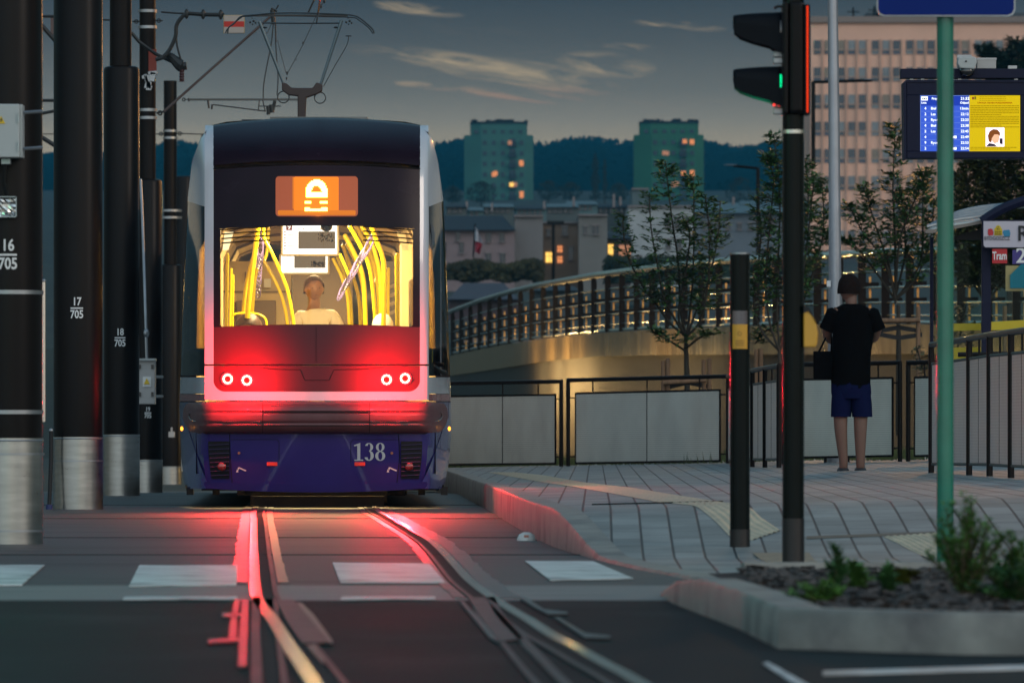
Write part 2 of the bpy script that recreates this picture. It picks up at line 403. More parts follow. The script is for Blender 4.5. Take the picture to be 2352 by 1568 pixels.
def gp64(pts): return zc(pts, 0, 1900, 1.3067)
def gp62(pts): return zc(pts, 1700, 1800, 1.6842)
mTar = mat('tar_seam', (.03, .018, .018), .34, spec=.5, var=.3, vs=8, bump=.15, bs=40)
for q in ([(1225, 660), (1255, 660), (1240, 740), (1235, 870), (1195, 875), (1200, 800), (1212, 740)], [(1160, 730), (1262, 733), (1262, 752), (1160, 752)], [(1265, 660), (1300, 660), (1290, 1010), (1245, 1020), (1250, 860)], [(1090, 870), (1250, 866), (1250, 882), (1085, 890)],
          [(1550, 672), (1580, 680), (1640, 740), (1740, 880), (1735, 895), (1690, 890), (1620, 780)], [(1600, 900), (1640, 905), (1690, 980), (1690, 1005)]):
    gpoly('tar_seam', gp64(q), .010, mTar)
for q in ([(235, 1035), (262, 1035), (500, 1290), (490, 1306), (440, 1285)], [(640, 1010), (690, 1012), (800, 1085), (960, 1105), (960, 1118), (830, 1120), (740, 1075)], [(640, 1320), (680, 1325), (800, 1440), (770, 1450)], [(870, 1140), (900, 1140), (1080, 1250), (1250, 1268), (1240, 1282), (1080, 1280)]):
    gpoly('tar_seam', gp62(q), .010, mTar)
gpoly('switch_cover', gp64([(1440, 664), (1535, 664), (1600, 740), (1725, 890), (1580, 893), (1500, 780)]), .012, mPatch)
gpoly('switch_cover', gp62([(290, 1010), (400, 1008), (520, 1130), (665, 1290), (500, 1308), (400, 1180)]), .012, mPatch)

# ------------------------------------------------------------------ platform
def smooth(t): t = max(0, min(1, t)); return t*t*(3-2*t)
def pz(x, Y): return .012 + (.55*smooth((Y-36.2)/5.2)+.45*max(0, min(1, (Y-36.7)/4.2)))*(.19+.028*max(-.5, x+.2))
def PL(px, py, dz=0):                              # where the platform surface is seen at a pixel
    lo, hi = 30.0, 140.0
    f = lambda Y: (HY+(CZ-pz((px-1176)*Y/F, Y))*F/Y)-py
    for _ in range(60):
        m = (lo+hi)/2
        if f(m) > 0: lo = m
        else: hi = m
    Y = (lo+hi)/2; x = (px-1176)*Y/F; return Vector((x, Y, pz(x, Y)+dz))
EDGE = [(1.12, 29.2), (.86, 31.5), (.62, 34.2), (.445, 36.8), (.36, 38.5), (.255, 40.6), (.13, 44.5), (-.02, 51), (-.22, 60), (-.38, 66), (-.62, 76), (-1.0, 90)]
def edge_x(Y):
    for (a, b), (c, d) in zip(EDGE, EDGE[1:]):
        if b <= Y <= d: return a+(c-a)*(Y-b)/(d-b)
    return EDGE[0][0] if Y < EDGE[0][1] else EDGE[-1][0]
m = bpy.data.materials.new('paving'); m.use_nodes = True; nt = m.node_tree; b = nt.nodes['Principled BSDF']
tc = nt.nodes.new('ShaderNodeTexCoord'); mp = nt.nodes.new('ShaderNodeMapping'); mp.inputs['Rotation'].default_value = (0, 0, R(90)+.012)
bk = nt.nodes.new('ShaderNodeTexBrick'); bk.inputs['Scale'].default_value = 1; bk.inputs['Brick Width'].default_value = .55; bk.inputs['Row Height'].default_value = .165
bk.inputs['Mortar Size'].default_value = .008; bk.inputs['Mortar Smooth'].default_value = .3
bk.inputs['Color1'].default_value = (.275, .30, .295, 1); bk.inputs['Color2'].default_value = (.19, .21, .205, 1); bk.inputs['Mortar'].default_value = (.03, .03, .032, 1)
nz = nt.nodes.new('ShaderNodeTexNoise'); nz.inputs['Scale'].default_value = 2.2; nz.inputs['Detail'].default_value = 7
mx = nt.nodes.new('ShaderNodeMix'); mx.data_type = 'RGBA'; mx.blend_type = 'OVERLAY'; mx.inputs['Factor'].default_value = .6
bp = nt.nodes.new('ShaderNodeBump'); bp.inputs['Strength'].default_value = .9; bp.inputs['Distance'].default_value = .006; bp.invert = True
for a_, b_ in ((tc.outputs['Object'], mp.inputs[0]), (mp.outputs[0], bk.inputs['Vector']), (tc.outputs['Object'], nz.inputs['Vector']), (bk.outputs['Color'], mx.inputs['A']), (nz.outputs['Fac'], mx.inputs['B']), (mx.outputs['Result'], b.inputs['Base Color']), (bk.outputs['Fac'], bp.inputs['Height']), (bp.outputs[0], b.inputs['Normal'])): nt.links.new(a_, b_)
b.inputs['Roughness'].default_value = .58
mPave = m
yy = [29.5+i*.6 for i in range(30)]+[48+i*2.2 for i in range(20)]
vs = []; fs = []; nx = 16
for Y in yy:
    x0 = edge_x(Y)+.16
    for k in range(nx+1):
        x = x0+(14-x0)*(k/nx)**1.5; vs.append((x, Y, pz(x, Y)))
for i in range(len(yy)-1):
    for k in range(nx): fs.append((i*(nx+1)+k, i*(nx+1)+k+1, (i+1)*(nx+1)+k+1, (i+1)*(nx+1)+k))
g = MB(); g.add(vs, fs); o = g.build('tram_platform', mPave, smooth=True, auto=False); struct(o)
mKerb = mat('kerb_concrete', (.25, .25, .225), .6, var=.22, vs=6, bump=.3, bs=18, dirt=(.13, .125, .12), ds=2.5)
def kerb(line, width, hfun, name='kerb', m=mKerb, zb=-.01):
    g = MB(); vs = []; fs = []; n = len(line)
    for i, (x, Y) in enumerate(line):
        a = Vector(line[max(0, i-1)]); b2 = Vector(line[min(n-1, i+1)]); t = (b2-a).normalized(); s = Vector((t.y, -t.x))*width
        h = hfun(x, Y)
        vs += [(x, Y, zb+min(0, gz(Y))), (x+.004, Y, h-.012), (x+s.x*.1, Y+s.y*.1, h+.003), (x+s.x, Y+s.y, h+.003), (x+s.x, Y+s.y, zb+min(0, gz(Y)))]
    for i in range(n-1):
        for k in range(4): fs.append((i*5+k, i*5+k+1, i*5+6+k, i*5+5+k))
    fs += [(0, 1, 2, 3, 4), tuple(range(5*n-1, 5*n-6, -1))]
    g.add(vs, fs); return g.build(name, m, smooth=True)
kl = []
for i in range(len(EDGE)-1):
    (a, b_), (c, d) = EDGE[i], EDGE[i+1]; n = 4
    kl += [(a+(c-a)*j/n, b_+(d-b_)*j/n) for j in range(n)]
kl.append(EDGE[-1])
struct(kerb(kl, .16, lambda x, Y: pz(x+.1, Y)+.004 if Y > 36.5 else .014))
# worn tactile strips
mTac = mat('tactile_paving', (.58, .48, .32), .5, var=.2, vs=6, bump=.3, bs=30)
def plpoly(name, pts, m, ribs=None, h=.006):
    g = MB(); q = [PL(a, b, .003) for a, b in pts]
    n = len(q)//2; top = q[:n]; bot = q[n:][::-1]
    W = 8
    def pt(u, v):
        a = min(n-2, int(u*(n-1))); f = u*(n-1)-a
        p = top[a].lerp(top[a+1], f).lerp(bot[a].lerp(bot[a+1], f), v); return p
    U = 30; vs = []; fs = []; nr = (ribs or 1)*4
    for i in range(U+1):
        for j in range(nr+1):
            p = pt(i/U, j/nr); z = pz(p.x, p.y)+.003+(h if (ribs and j % 4 in (1, 2)) else 0); vs.append((p.x, p.y, z))
    for i in range(U):
        for j in range(nr): fs.append((i*(nr+1)+j, i*(nr+1)+j+1, (i+1)*(nr+1)+j+1, (i+1)*(nr+1)+j))
    g.add(vs, fs); return struct(g.build(name, m))
t2c = lambda pts: zc(pts, 1700, 1800, 1.6842); t3c = lambda pts: zc(pts, 2600, 1900, 1.5722)
plpoly('tactile_strip', t2c([(600, 152), (800, 172), (1050, 218), (1400, 258), (1700, 308), (2040, 362)])+t2c([(1790, 372), (1560, 350), (1300, 300), (1020, 250), (820, 222), (430, 152)]), mTac, 7)
plpoly('tactile_strip', t3c([(490, 180), (640, 212), (700, 270), (822, 350)])+t3c([(640, 412), (500, 385), (420, 300), (250, 190)]), mTac, 6)
plpoly('tactile_strip', t3c([(1800, 368), (1880, 400), (1960, 445), (2065, 492)])+t3c([(1760, 520), (1650, 480), (1560, 430), (1470, 390)]), mTac, 8)
plpoly('paving_strip', t3c([(985, 385), (1790, 356)])+t3c([(1790, 372), (985, 403)]), mat('brown_paver', (.16, .13, .095), .7, var=.2, vs=8))
plpoly('paving_strip', t3c([(645, 490), (1000, 488)])+t3c([(1125, 588), (830, 586)]), mat('tan_paver', (.26, .215, .15), .6, var=.3, vs=14, bump=.2))
g = MB(); a, b2 = PL(1360, 1160, .006), PL(1660, 1153, .006); g.tube([a, b2], .005, 6); struct(g.build('drain_joint', mGroove))
# grass edge behind the fences
mGrass = mat('grass', (.055, .075, .022), .85, var=.4, vs=5)
g = MB(); g.add([(-3, 91.5, .17), (14, 91.5, .45), (14, 113, .2), (-3, 113, -.1)], [(0, 1, 2, 3)])
tag(g.build('grass_verge', mGrass), kind='structure')
g = MB()
for _ in range(9000):
    x = random.uniform(-1.2, 7); Y = random.uniform(84, 95) if x < 3.9 else random.uniform(76, 90); h = random.uniform(.05, .17); d = random.uniform(-.03, .03)
    if Y < 89 - x*2.2: continue
    z = pz(x, Y) if Y < 91 else .2; g.add([(x, Y, z-.02), (x+.014, Y, z-.02), (x+d, Y+d, z+h)], [(0, 1, 2)])
tag(g.build('grass', mGrass), 'rough green grass growing along the foot of the fences', 'grass', kind='stuff')

# ------------------------------------------------------------------ planted island, lower right
A = G(1526, 1368); B = G(1787, 1489); A2 = G(1570, 1392)
C = Vector((5.2, 21.0, 0))
isl = [(5.2, 20.9), (3, 21.1), (1.4, 21.4), (B.x, B.y), (.79, 24.2), (.70, 26.3), (A.x+.005, 27.7), (A.x-.02, A.y+.2)]
def ih(x, Y): return .012+.115*smooth((29.0-Y)/2.2)
kerb(isl[::-1], -.15, ih, 'island_kerb', mKerb); struct(bpy.data.objects['island_kerb'])
g = MB(); vs = []; fs = []; nx, ny = 40, 60
for j in range(ny+1):
    for i in range(nx+1):
        x = .98+4.02*i/nx; y0_ = 22.2-max(0, min(1, (x-.98)/.5))*.62-.04*x; Y = y0_+(29.4-y0_)*j/ny; x = x-.15*(Y-22)/7.4 if i == 0 else x; vs.append((x, Y, .085+.03*random.random()*(1 if 0 < i < nx and 0 < j < ny else 0)))
for j in range(ny):
    for i in range(nx): fs.append((j*(nx+1)+i, j*(nx+1)+i+1, (j+1)*(nx+1)+i+1, (j+1)*(nx+1)+i))
g.add(vs, fs); struct(g.build('planting_soil', mat('soil', (.018, .015, .013), .95, var=.5, vs=12)))
g = MB()
for _ in range(3800):
    x = random.uniform(.95, 3.3); Y = random.uniform(22.2-max(0, min(1, (x-.98)/.5))*.62-.04*x, 29.2); s = random.uniform(.010, .034)
    M = Matrix.Rotation(random.uniform(0, 6.3), 3, 'Z') @ Matrix.Rotation(random.uniform(-.8, .8), 3, 'X')
    c = Vector((x, Y, .108)); q = [c+M @ Vector(a) for a in ((-s, -s*.4, 0), (s, -s*.5, .004), (s*.8, s*.5, .01), (-s*.9, s*.4, .006), (0, 0, s*.45))]
    g.add(q, [(0, 1, 4), (1, 2, 4), (2, 3, 4), (3, 0, 4)])
tag(g.build('bark_mulch', mat('bark', (.07, .06, .055), .8, var=.7, vs=30)), 'dark bark mulch covering the planted island behind the concrete kerb', 'mulch', kind='stuff')
kerb([(1.0, 29.75), (2, 29.9), (5, 30.1)], -.1, lambda x, Y: .12, 'island_back_kerb', mKerb); struct(bpy.data.objects['island_back_kerb'])
g = MB(); g.add([(.75, 28.4, .004), (6, 29, .004), (6, 31.2, .006), (.75, 31.2, .006)], [(0, 1, 2, 3)]); struct(g.build('asphalt_strip', mat('asphalt_strip', (.07, .075, .08), .6, var=.3, vs=10, bump=.3, bs=50)))

mLeafA = mat('shrub_leaf', (.09, .22, .04), .6, var=.5, vs=9)
mLeafB = mat('shrub_leaf_dark', (.045, .14, .035), .6, var=.5, vs=9)
mTwig = mat('twig', (.10, .07, .045), .8, var=.3, vs=20)
def leaf(mb, p, d, L_, W_):
    d = d.normalized(); s = d.cross(Vector((random.uniform(-.4, .4), random.uniform(-.4, .4), 1))).normalized()*W_
    mb.add([p, p+d*L_*.45+s, p+d*L_, p+d*L_*.45-s], [(0, 1, 2, 3)])
def shrub(loc, h, w_, n, label, m, ll=.05, name='shrub', up=.5, wd=.01):
    t = thing(name, label, 'shrub' if name == 'shrub' else 'plant', loc, None); st = MB(); fo = MB(); loc = Vector(loc)
    for i in range(n):
        a = random.uniform(0, 6.28); r = random.random()**.6*w_; hh = h*random.uniform(.55, 1)*(1-.45*(r/w_)**2)
        pts = [loc+Vector((math.cos(a)*r*f**1.2+random.uniform(-.01, .01), math.sin(a)*r*f**1.2*.8, hh*f)) for f in (0, .3, .6, .85, 1)]
        st.tube(pts, [.0035, .003, .0025, .002, .001], 4)
        for k in range(44):
            f = random.uniform(.12, 1.0)*3.999; i0 = int(f); p = pts[i0].lerp(pts[i0+1], f-i0)
            aa = random.uniform(0, 6.28); leaf(fo, p, Vector((math.cos(aa), math.sin(aa), random.uniform(-.1, up)+.3)), ll*random.uniform(.5, 1.1), wd)
    st.build('stem', mTwig, t); fo.build('foliage', m, t); return t
shrub((1.60, 24.4, .09), .42, .16, 55, 'bushy fine leaved green shrub at the foot of the tall green sign post', mLeafA, .035, wd=.006)
shrub((1.70, 23.6, .09), .16, .14, 34, 'low dense dark green shrub in front of the tall bush at the right edge', mLeafB, .035, wd=.007)
shrub((1.84, 25.4, .09), .24, .11, 22, 'green shrub cut by the right edge of the picture, behind the tall bush', mLeafA, .04, wd=.008)
shrub((1.15, 24.6, .09), .20, .05, 9, 'small upright dark green plant left on the mulch island', mLeafB, .04, 'small_plant', 1.2, .007)
shrub((1.26, 25.3, .09), .15, .05, 9, 'small light green plant second from the left on the mulch', mLeafA, .045, 'small_plant', .8, .008)
shrub((1.36, 24.9, .09), .17, .035, 6, 'thin single stemmed plant midway between the small plants and the bush', mLeafB, .045, 'small_plant', 1.2, .008)
shrub((1.46, 25.9, .09), .13, .04, 6, 'little plant with round yellow green leaves beside the bush', mat('leaf_yellow', (.12, .15, .02), .6), .04, 'small_plant', .5, .014)
shrub((1.05, 23.5, .09), .10, .13, 24, 'low weed patch on the mulch just behind the kerb corner', mLeafA, .03, 'small_plant', .8, .006)
# road stud
t = thing('road_stud', 'small domed road stud on the track bed, lit pink by the tail lamps', 'road stud', tuple(G(1209, 1241)))
c = G(1209, 1241); g = MB(); g.tube([c+Vector((0, 0, -.005)), c+Vector((0, 0, .012)), c+Vector((0, 0, .04)), c+Vector((0, 0, .053))], [.06, .06, .045, .02], 14); g.build('stud_dome', mat('stud_white', (.7, .68, .66), .35), t, True)
g = MB(); g.box((c.x, c.y-.052, .028), (.03, .006, .016)); g.build('reflector', mat('stud_reflector', (.5, .2, .15), .2), t)

# ------------------------------------------------------------------ tram
tram = thing('tram', 'modern tram seen from behind with four glowing red tail lamps and a lit interior', 'tram', (-1.70, 60, 0))
LT = [(287, 489), (311, 463), (369, 441), (456, 431), (560, 427), (682, 421), (760, 417), (870, 414), (940, 412), (1000, 414), (1060, 417), (1100, 422), (1125, 428)]
RT = [(287, 965), (317, 992), (369, 1006), (459, 1018), (560, 1023), (648, 1026), (760, 1030), (870, 1034), (940, 1036), (1000, 1036), (1060, 1031), (1100, 1024), (1125, 1017)]
def tab(T, y):
    if y <= T[0][0]: return T[0][1]
    for (a, b), (c, d) in zip(T, T[1:]):
        if a <= y <= c: return b+(d-b)*(y-a)/(c-a)
    return T[-1][1]
def D(x, y):
    u = abs(x-725)/310; z = (1170-y)/265
    d = .24*(min(u, .82)/.82)**2.2
    if u > .82: d += ((u-.82)/.18)**1.5*1.5
    if z > 1.3: d += .085*(z-1.3)**2
    if z > 2.95: d += ((z-2.95)/.45)**2.2*.75
    if z < .9: d += (.9-z)**2*.35
    return 60+d
def patch(mb, rows, off=0, nx=14, rim=.03, sagn=2):
    # rows: (xl, yl, xr, yr, sag) ; a curved panel laid on the tram's rear
    vs = []; n = len(rows)
    for (xl, yl, xr, yr, sg) in rows:
        for k in range(nx+1):
            f = k/nx; x = xl+(xr-xl)*f; y = yl+(yr-yl)*f - sg*(1-abs(2*f-1)**sagn)
            vs.append(P(x, y, D(x, y)-off))
    W = nx+1; fs = [(i*W+k, i*W+k+1, (i+1)*W+k+1, (i+1)*W+k) for i in range(n-1) for k in range(nx)]
    loop = list(range(W))+[i*W+nx for i in range(1, n)]+[(n-1)*W+k for k in range(nx-1, -1, -1)]+[i*W for i in range(n-2, 0, -1)]
    b = len(vs); vs += [vs[i]+Vector((0, rim, 0)) for i in loop]; m = len(loop)
    fs += [(loop[i], loop[(i+1) % m], b+(i+1) % m, b+i) for i in range(m)]
    mb.add(vs, fs); return mb
def rr(x0, y0, x1, y1, r, n=5, sg=0):   # rounded-rectangle rows
    rows = []
    for i in range(n+1):
        a = math.pi/2*i/n; rows.append((x0+r*(1-math.sin(a)), y0+r*(1-math.cos(a)), x1-r*(1-math.sin(a)), y0+r*(1-math.cos(a)), sg))
    k = 4
    for i in range(1, k): y = y0+r+(y1-y0-2*r)*i/k; rows.append((x0, y, x1, y, sg))
    for i in range(n, -1, -1):
        a = math.pi/2*i/n; rows.append((x0+r*(1-math.sin(a)), y1-r*(1-math.cos(a)), x1-r*(1-math.sin(a)), y1-r*(1-math.cos(a)), sg))
    return rows
def span(y0, y1, n): return [y0+(y1-y0)*i/n for i in range(n+1)]
mBody = mat('tram_white', (.60, .62, .66), .22, coat=.6, var=.05, vs=2)
mBlue = mat('tram_blue', (.042, .026, .18), .24, coat=.7, var=.08, vs=3)
mMask = mat('tram_black_mask', (.014, .0065, .013), .25, var=.2, vs=3, spec=.14)
mMask2 = mat('tram_mask_red_lit', (.075, .020, .026), .5, spec=.3)  # tail lamp glow put into a lighter, redder mask colour
mBump = mat('bumper_plastic', (.13, .045, .05), .46, var=.15, vs=6, bump=.08, bs=90, coat=.08)  # red of the lamp glow mixed into the dark plastic's colour
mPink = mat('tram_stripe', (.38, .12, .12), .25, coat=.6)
# body: pillars, corners, roof edges
g = MB()
for x0, x1 in ((470, 490.5), (964.5, 985)):
    patch(g, [(x0 if y > 300 else (479 if x0 < 700 else x0), y+(0 if 1 else 0), x1 if y > 300 else x1-(0 if x0 < 700 else 9), y, 0) for y in span(289, 836, 22)], .012, 3)
    patch(g, [(x0, y, x1, y, 0) for y in span(840, 918, 6)], .012, 3)
for side in (0, 1):
    rows = []
    for y in span(288, 462, 12):
        if side == 0: rows.append((tab(LT, y), y-(0 if y > 330 else 0), min(471, 471), y+(13*((y-288)/174)), 0))
        else: rows.append((984, y+(13*((y-288)/174)), tab(RT, y), y, 0))
    patch(g, rows, .004, 8)
    rows = [(tab(LT, y), y, 471, y, 0) if side == 0 else (984, y, tab(RT, y), y, 0) for y in span(866, 904, 4)]
    patch(g, rows, .004, 8)
# white lower surround of the black mask with rounded corners
for x0, x1, s in ((490, 515, 1), (935, 965, -1)):
    pass
patch(g, [(490, 898, 965, 898, -1), (490, 905, 965, 905, -1), (485, 912, 970, 912, -1), (484, 919, 971, 919, -1)], .012, 24)
for sx, cx in ((1, 490), (-1, 965)):     # the two rounded corners
    rows = []
    for i in range(9):
        a = math.pi/2*i/8; y = 872+27*math.sin(a); xin = cx+sx*(27*(1-math.cos(a)))
        rows.append((cx, y, xin, y, 0) if sx > 0 else (xin, y, cx, y, 0))
    patch(g, rows, .0125, 3, .01)
body = g.build('body', mBody, tram, True)
# long body behind the rear face
ring = [(a[1], a[0]) for a in LT[::-1]]+[(520, 280), (560, 277), (640, 273.5), (725, 272), (810, 273.5), (890, 277), (930, 280)]+[(a[1], a[0]) for a in RT]
g = MB(); vs = []
for Yb in (0, 10, 20, 30):
    for x, y in ring:
        p = P(x, y, D(x, y)); ax = -.0283
        if Yb == 0: q = p
        else: q = Vector((p.x+ax*(61.8+Yb-p.y), 61.8+Yb, p.z))
        vs.append(q)
n = len(ring); fs = [(i*n+k, i*n+k+1, (i+1)*n+k+1, (i+1)*n+k) for i in range(3) for k in range(n-1)]
fs.append(tuple(3*n+k for k in range(n)))
g.add(vs, fs); g.build('side_and_roof_shell', mBody, tram, True)
# side windows along the length
for sx, cx in ((-1, -1.70-1.16), (1, -1.70+1.17)):
    for k in range(6):
        g = MB(); Y0 = 64.2+k*4.2; yc = Y0+1.9; x = -.0283*(yc-60)+cx+sx*.02
        g.box((x, yc, 1.95), (.012, 3.6, 1.05), R(1.62)); g.build('side_window', glassy('side_glass', (.25, .22, .18), .1), tram)
# black glazed mask, built around the rear window opening
g = MB()
patch(g, [(490, y+ (17-11*min(1, (y-271)/107)), 965, y+(17-11*min(1, (y-271)/107)), 17-5*min(1, (y-271)/107)) for y in span(270, 374, 16)], .010, 26)
roofcap = g.build('upper_mask', mMask, tram, True)
g = MB()
WT, WB = 518, 744
top = [(490, y+11-3*(y-379)/(WT-379), 965, y+11-3*(y-379)/(WT-379), 11-3*(y-379)/(WT-379)) for y in span(379, WT-.01, 12)]
patch(g, top, .010, 26)
patch(g, [(490, y, 506, y, 0) for y in span(WT+7.5, WB+7, 10)], .010, 2)
patch(g, [(948.5, y, 965, y, 0) for y in span(WT+7.5, WB+7, 10)], .010, 2)
for cx, cy, sx, sy in ((505, WT+8, 1, 1), (949, WT+8, -1, 1), (505, WB+6.5, 1, -1), (949, WB+6.5, -1, -1)):   # rounded window corners
    r = 8; pts = [(cx, cy)]+[(cx+sx*r*(1-math.cos(math.pi/2*i/6)), cy+sy*r*(1-math.sin(math.pi/2*i/6))) for i in range(7)]
    g.prism([P(a, b, D(a, b)-.010) for a, b in pts], .02)
low = [(490, y, 965, y, 7*(1-(y-WB)/(836-WB))) for y in span(WB+7, 836, 8)]
g.build('black_mask', mMask, tram, True)
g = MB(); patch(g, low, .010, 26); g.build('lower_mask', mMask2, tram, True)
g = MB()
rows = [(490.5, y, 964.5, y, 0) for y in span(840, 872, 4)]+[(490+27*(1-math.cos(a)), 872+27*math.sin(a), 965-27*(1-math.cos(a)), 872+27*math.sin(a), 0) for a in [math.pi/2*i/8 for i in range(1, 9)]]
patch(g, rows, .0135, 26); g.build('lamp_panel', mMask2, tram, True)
def line_on(pts, r, off=.014, n=6, sub=8):
    out = []
    for (a, b), (c, d) in zip(pts, pts[1:]):
        out += [(a+(c-a)*i/sub, b+(d-b)*i/sub) for i in range(sub)]
    out.append(pts[-1])
    return [P(x, y, D(x, y)-off) for x, y in out], r, n
mSeam = mat('seam', (.004, .003, .004), .8)
for pts_, r_, a_ in (([(490, 388), (560, 380), (640, 377), (725, 376), (810, 377), (890, 380), (965, 388)], .005, ()), ([(470, 838), (985, 838)], .008, (.008, 6, 30)), ([(600, 845), (640, 848), (690, 849), (700, 873), (756, 873), (767, 849), (830, 848), (880, 843)], .0035, ()), ([(726, 752), (726, 830)], .0015, ())):
    g = MB(); g.tube(*line_on(pts_, r_, *a_)); g.build('panel_seam', mSeam, tram)
# rear window glass
g = MB(); rows = [(506, y+8-1.5*(y-WT)/(WB-WT), 948, y+8-1.5*(y-WT)/(WB-WT), 8) for y in span(WT, WB, 10)]; patch(g, rows, .004, 26, .004)
wn = g.build('rear_window', glassy('window_glass', (.97, .96, .92), .0), tram, True)
for i in range(4):
    g = MB(); y0, y1 = 528+i*10.2, 520.5+i*10.4
    g.tube(*line_on([(509, y0), (560, y0-4.5), (620, y1)], .0068, .012)); g.build('vent_bar', mSeam, wn, True)
    g = MB(); g.tube(*line_on([(947, y0), (895, y0-4.5), (834, y1)], .0068, .012)); g.build('vent_bar', mSeam, wn, True)
# corner windows with the wrap-round side glass
for side in (0, 1):
    g = MB(); rows = []
    for y in span(462, 862, 20):
        sl = 13*(1-(y-462)/400)
        if side == 0: rows.append((tab(LT, y)+1, y, 470, y+sl, 0))
        else: rows.append((985, y+sl, tab(RT, y)-1, y, 0))
    patch(g, rows, .004, 8, .01)
    g.build('corner_window', glassy('corner_glass', (.42, .30, .13), .10, .04), tram, True)
    g = MB(); rows = [((tab(LT, y)+1, y, 470, y-50*(y-800)/62+ (50 if 0 else 0), 0)) for y in span(800, 862, 3)] if 0 else []
    g = MB(); r2 = [(tab(LT, y)+1, y, 470, y, 0) if side == 0 else (985, y, tab(RT, y)-1, y, 0) for y in span(800, 863, 5)]
    patch(g, r2, .001, 8, .01); g.build('corner_lower_panel', mMask2, tram, True)
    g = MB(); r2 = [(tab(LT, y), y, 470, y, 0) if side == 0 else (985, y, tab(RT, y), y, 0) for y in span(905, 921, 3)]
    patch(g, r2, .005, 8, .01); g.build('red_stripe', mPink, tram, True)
    g = MB(); px = (1 if side else -1)
    a = P(1018 if side else 430, 590, 62.6); g.sphere(a, .05, 8, 6, (.5, .5, 1)); 
# skirt (blue)
g = MB(); rows = []
for y in span(923, 1113, 16):
    xl = tab(LT, y); xr = tab(RT, y); rows.append((xl, y, xr, y, -8*max(0, (y-1080)/33)))
patch(g, rows, .0, 36, .05)
skirt = g.build('skirt', mBlue, tram, True)
g = MB(); patch(g, [(470, 1106, 980, 1106, -6), (468, 1111, 982, 1111, -7), (470, 1116, 980, 1116, -8), (474, 1121, 976, 1121, -9)], .035, 30, .06)
g.build('skirt_lip', mBlue, tram, True)
for s in (0, 1):                                    # flared blades at the skirt's outer corners
    T, sg = (LT, 1) if s == 0 else (RT, -1); g = MB()
    rows = []
    for y in span(960, 1122, 12):
        f = (y-960)/162; e = tab(T, y); w_ = 12+46*f
        a, b = (e, e+w_) if s == 0 else (e-w_, e)
        a2 = e+w_*.98 if s == 0 else e-w_*.98
        rows.append((min(e+sg*4, a2), y, max(e+sg*4, a2), y, 0))
    patch(g, rows, .02, 6, .04); g.build('corner_blade', mat('blade_blue', (.085, .08, .30), .2, coat=.7), tram, True)
g = MB()
for x in (528, 917): g.tube(*line_on([(x-1, 997), (x+1, 1050), (x+(5 if x < 700 else -5), 1108)], .003, .004))
g.tube(*line_on([(530, 1009), (637, 1009), (641, 1016), (641, 1060)], .002, .003)); g.tube(*line_on([(806, 1060), (806, 1015), (811, 1009), (915, 1009)], .002, .003))
g.build('skirt_seam', mSeam, skirt)
# bumper
g = MB(); rows = []; N_ = 18
for i in range(N_+1):
    t = i/N_; y = 922+74*t; k = (1-abs(2*t-1)**3.0)**.33 if 0 < t < 1 else 0; ins = 40*(1-k) + (12*max(0, t-.5)*2)
    rows.append((420+ins*.8, y, 1029-ins*.8, y, 0))
vs = []; W = 45
for i, (xl, y, xr, _, _) in enumerate(rows):
    t = i/N_; prof = .02+.13*(1-abs(2*t-1)**2.6)**.5
    if .30 < t < .36 or .62 < t < .68: prof -= .012
    for k in range(W+1):
        x = xl+(xr-xl)*k/W; e = abs(2*k/W-1); vs.append(P(x, y, D(x, y)-prof*(1-e**10*.75)))
g.add(vs, [(i*(W+1)+k, i*(W+1)+k+1, (i+1)*(W+1)+k+1, (i+1)*(W+1)+k) for i in range(N_) for k in range(W)])
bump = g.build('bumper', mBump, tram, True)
g = MB()
def on_b(x, y, o=.004):
    t = (y-922)/74; return P(x, y, D(x, y)-(.02+.13*(1-abs(2*t-1)**2.6)**.5)-o)
for x in (603.5, 849): g.tube([on_b(x, y, .001) for y in span(925, 993, 10)], .003, 5)
for y in (946, 977): g.tube([on_b(x, y, -.004) for x in span(607, 846, 12)], .006, 5)
g.build('bumper_seam', mSeam, bump)
for cx, s in ((434, 1), (1015, -1)):
    g = MB(); g.tube([on_b(cx+s*2, 947, .002), on_b(cx, 955, .003), on_b(cx+s*3, 963, .003), on_b(cx+s*12, 967, .003), on_b(cx+s*80, 968, .003), on_b(cx+s*165, 968, .001)], .005, 6)
    g.build('bumper_rib', mat('rib', (.10, .085, .09), .25, coat=.5), bump, True)
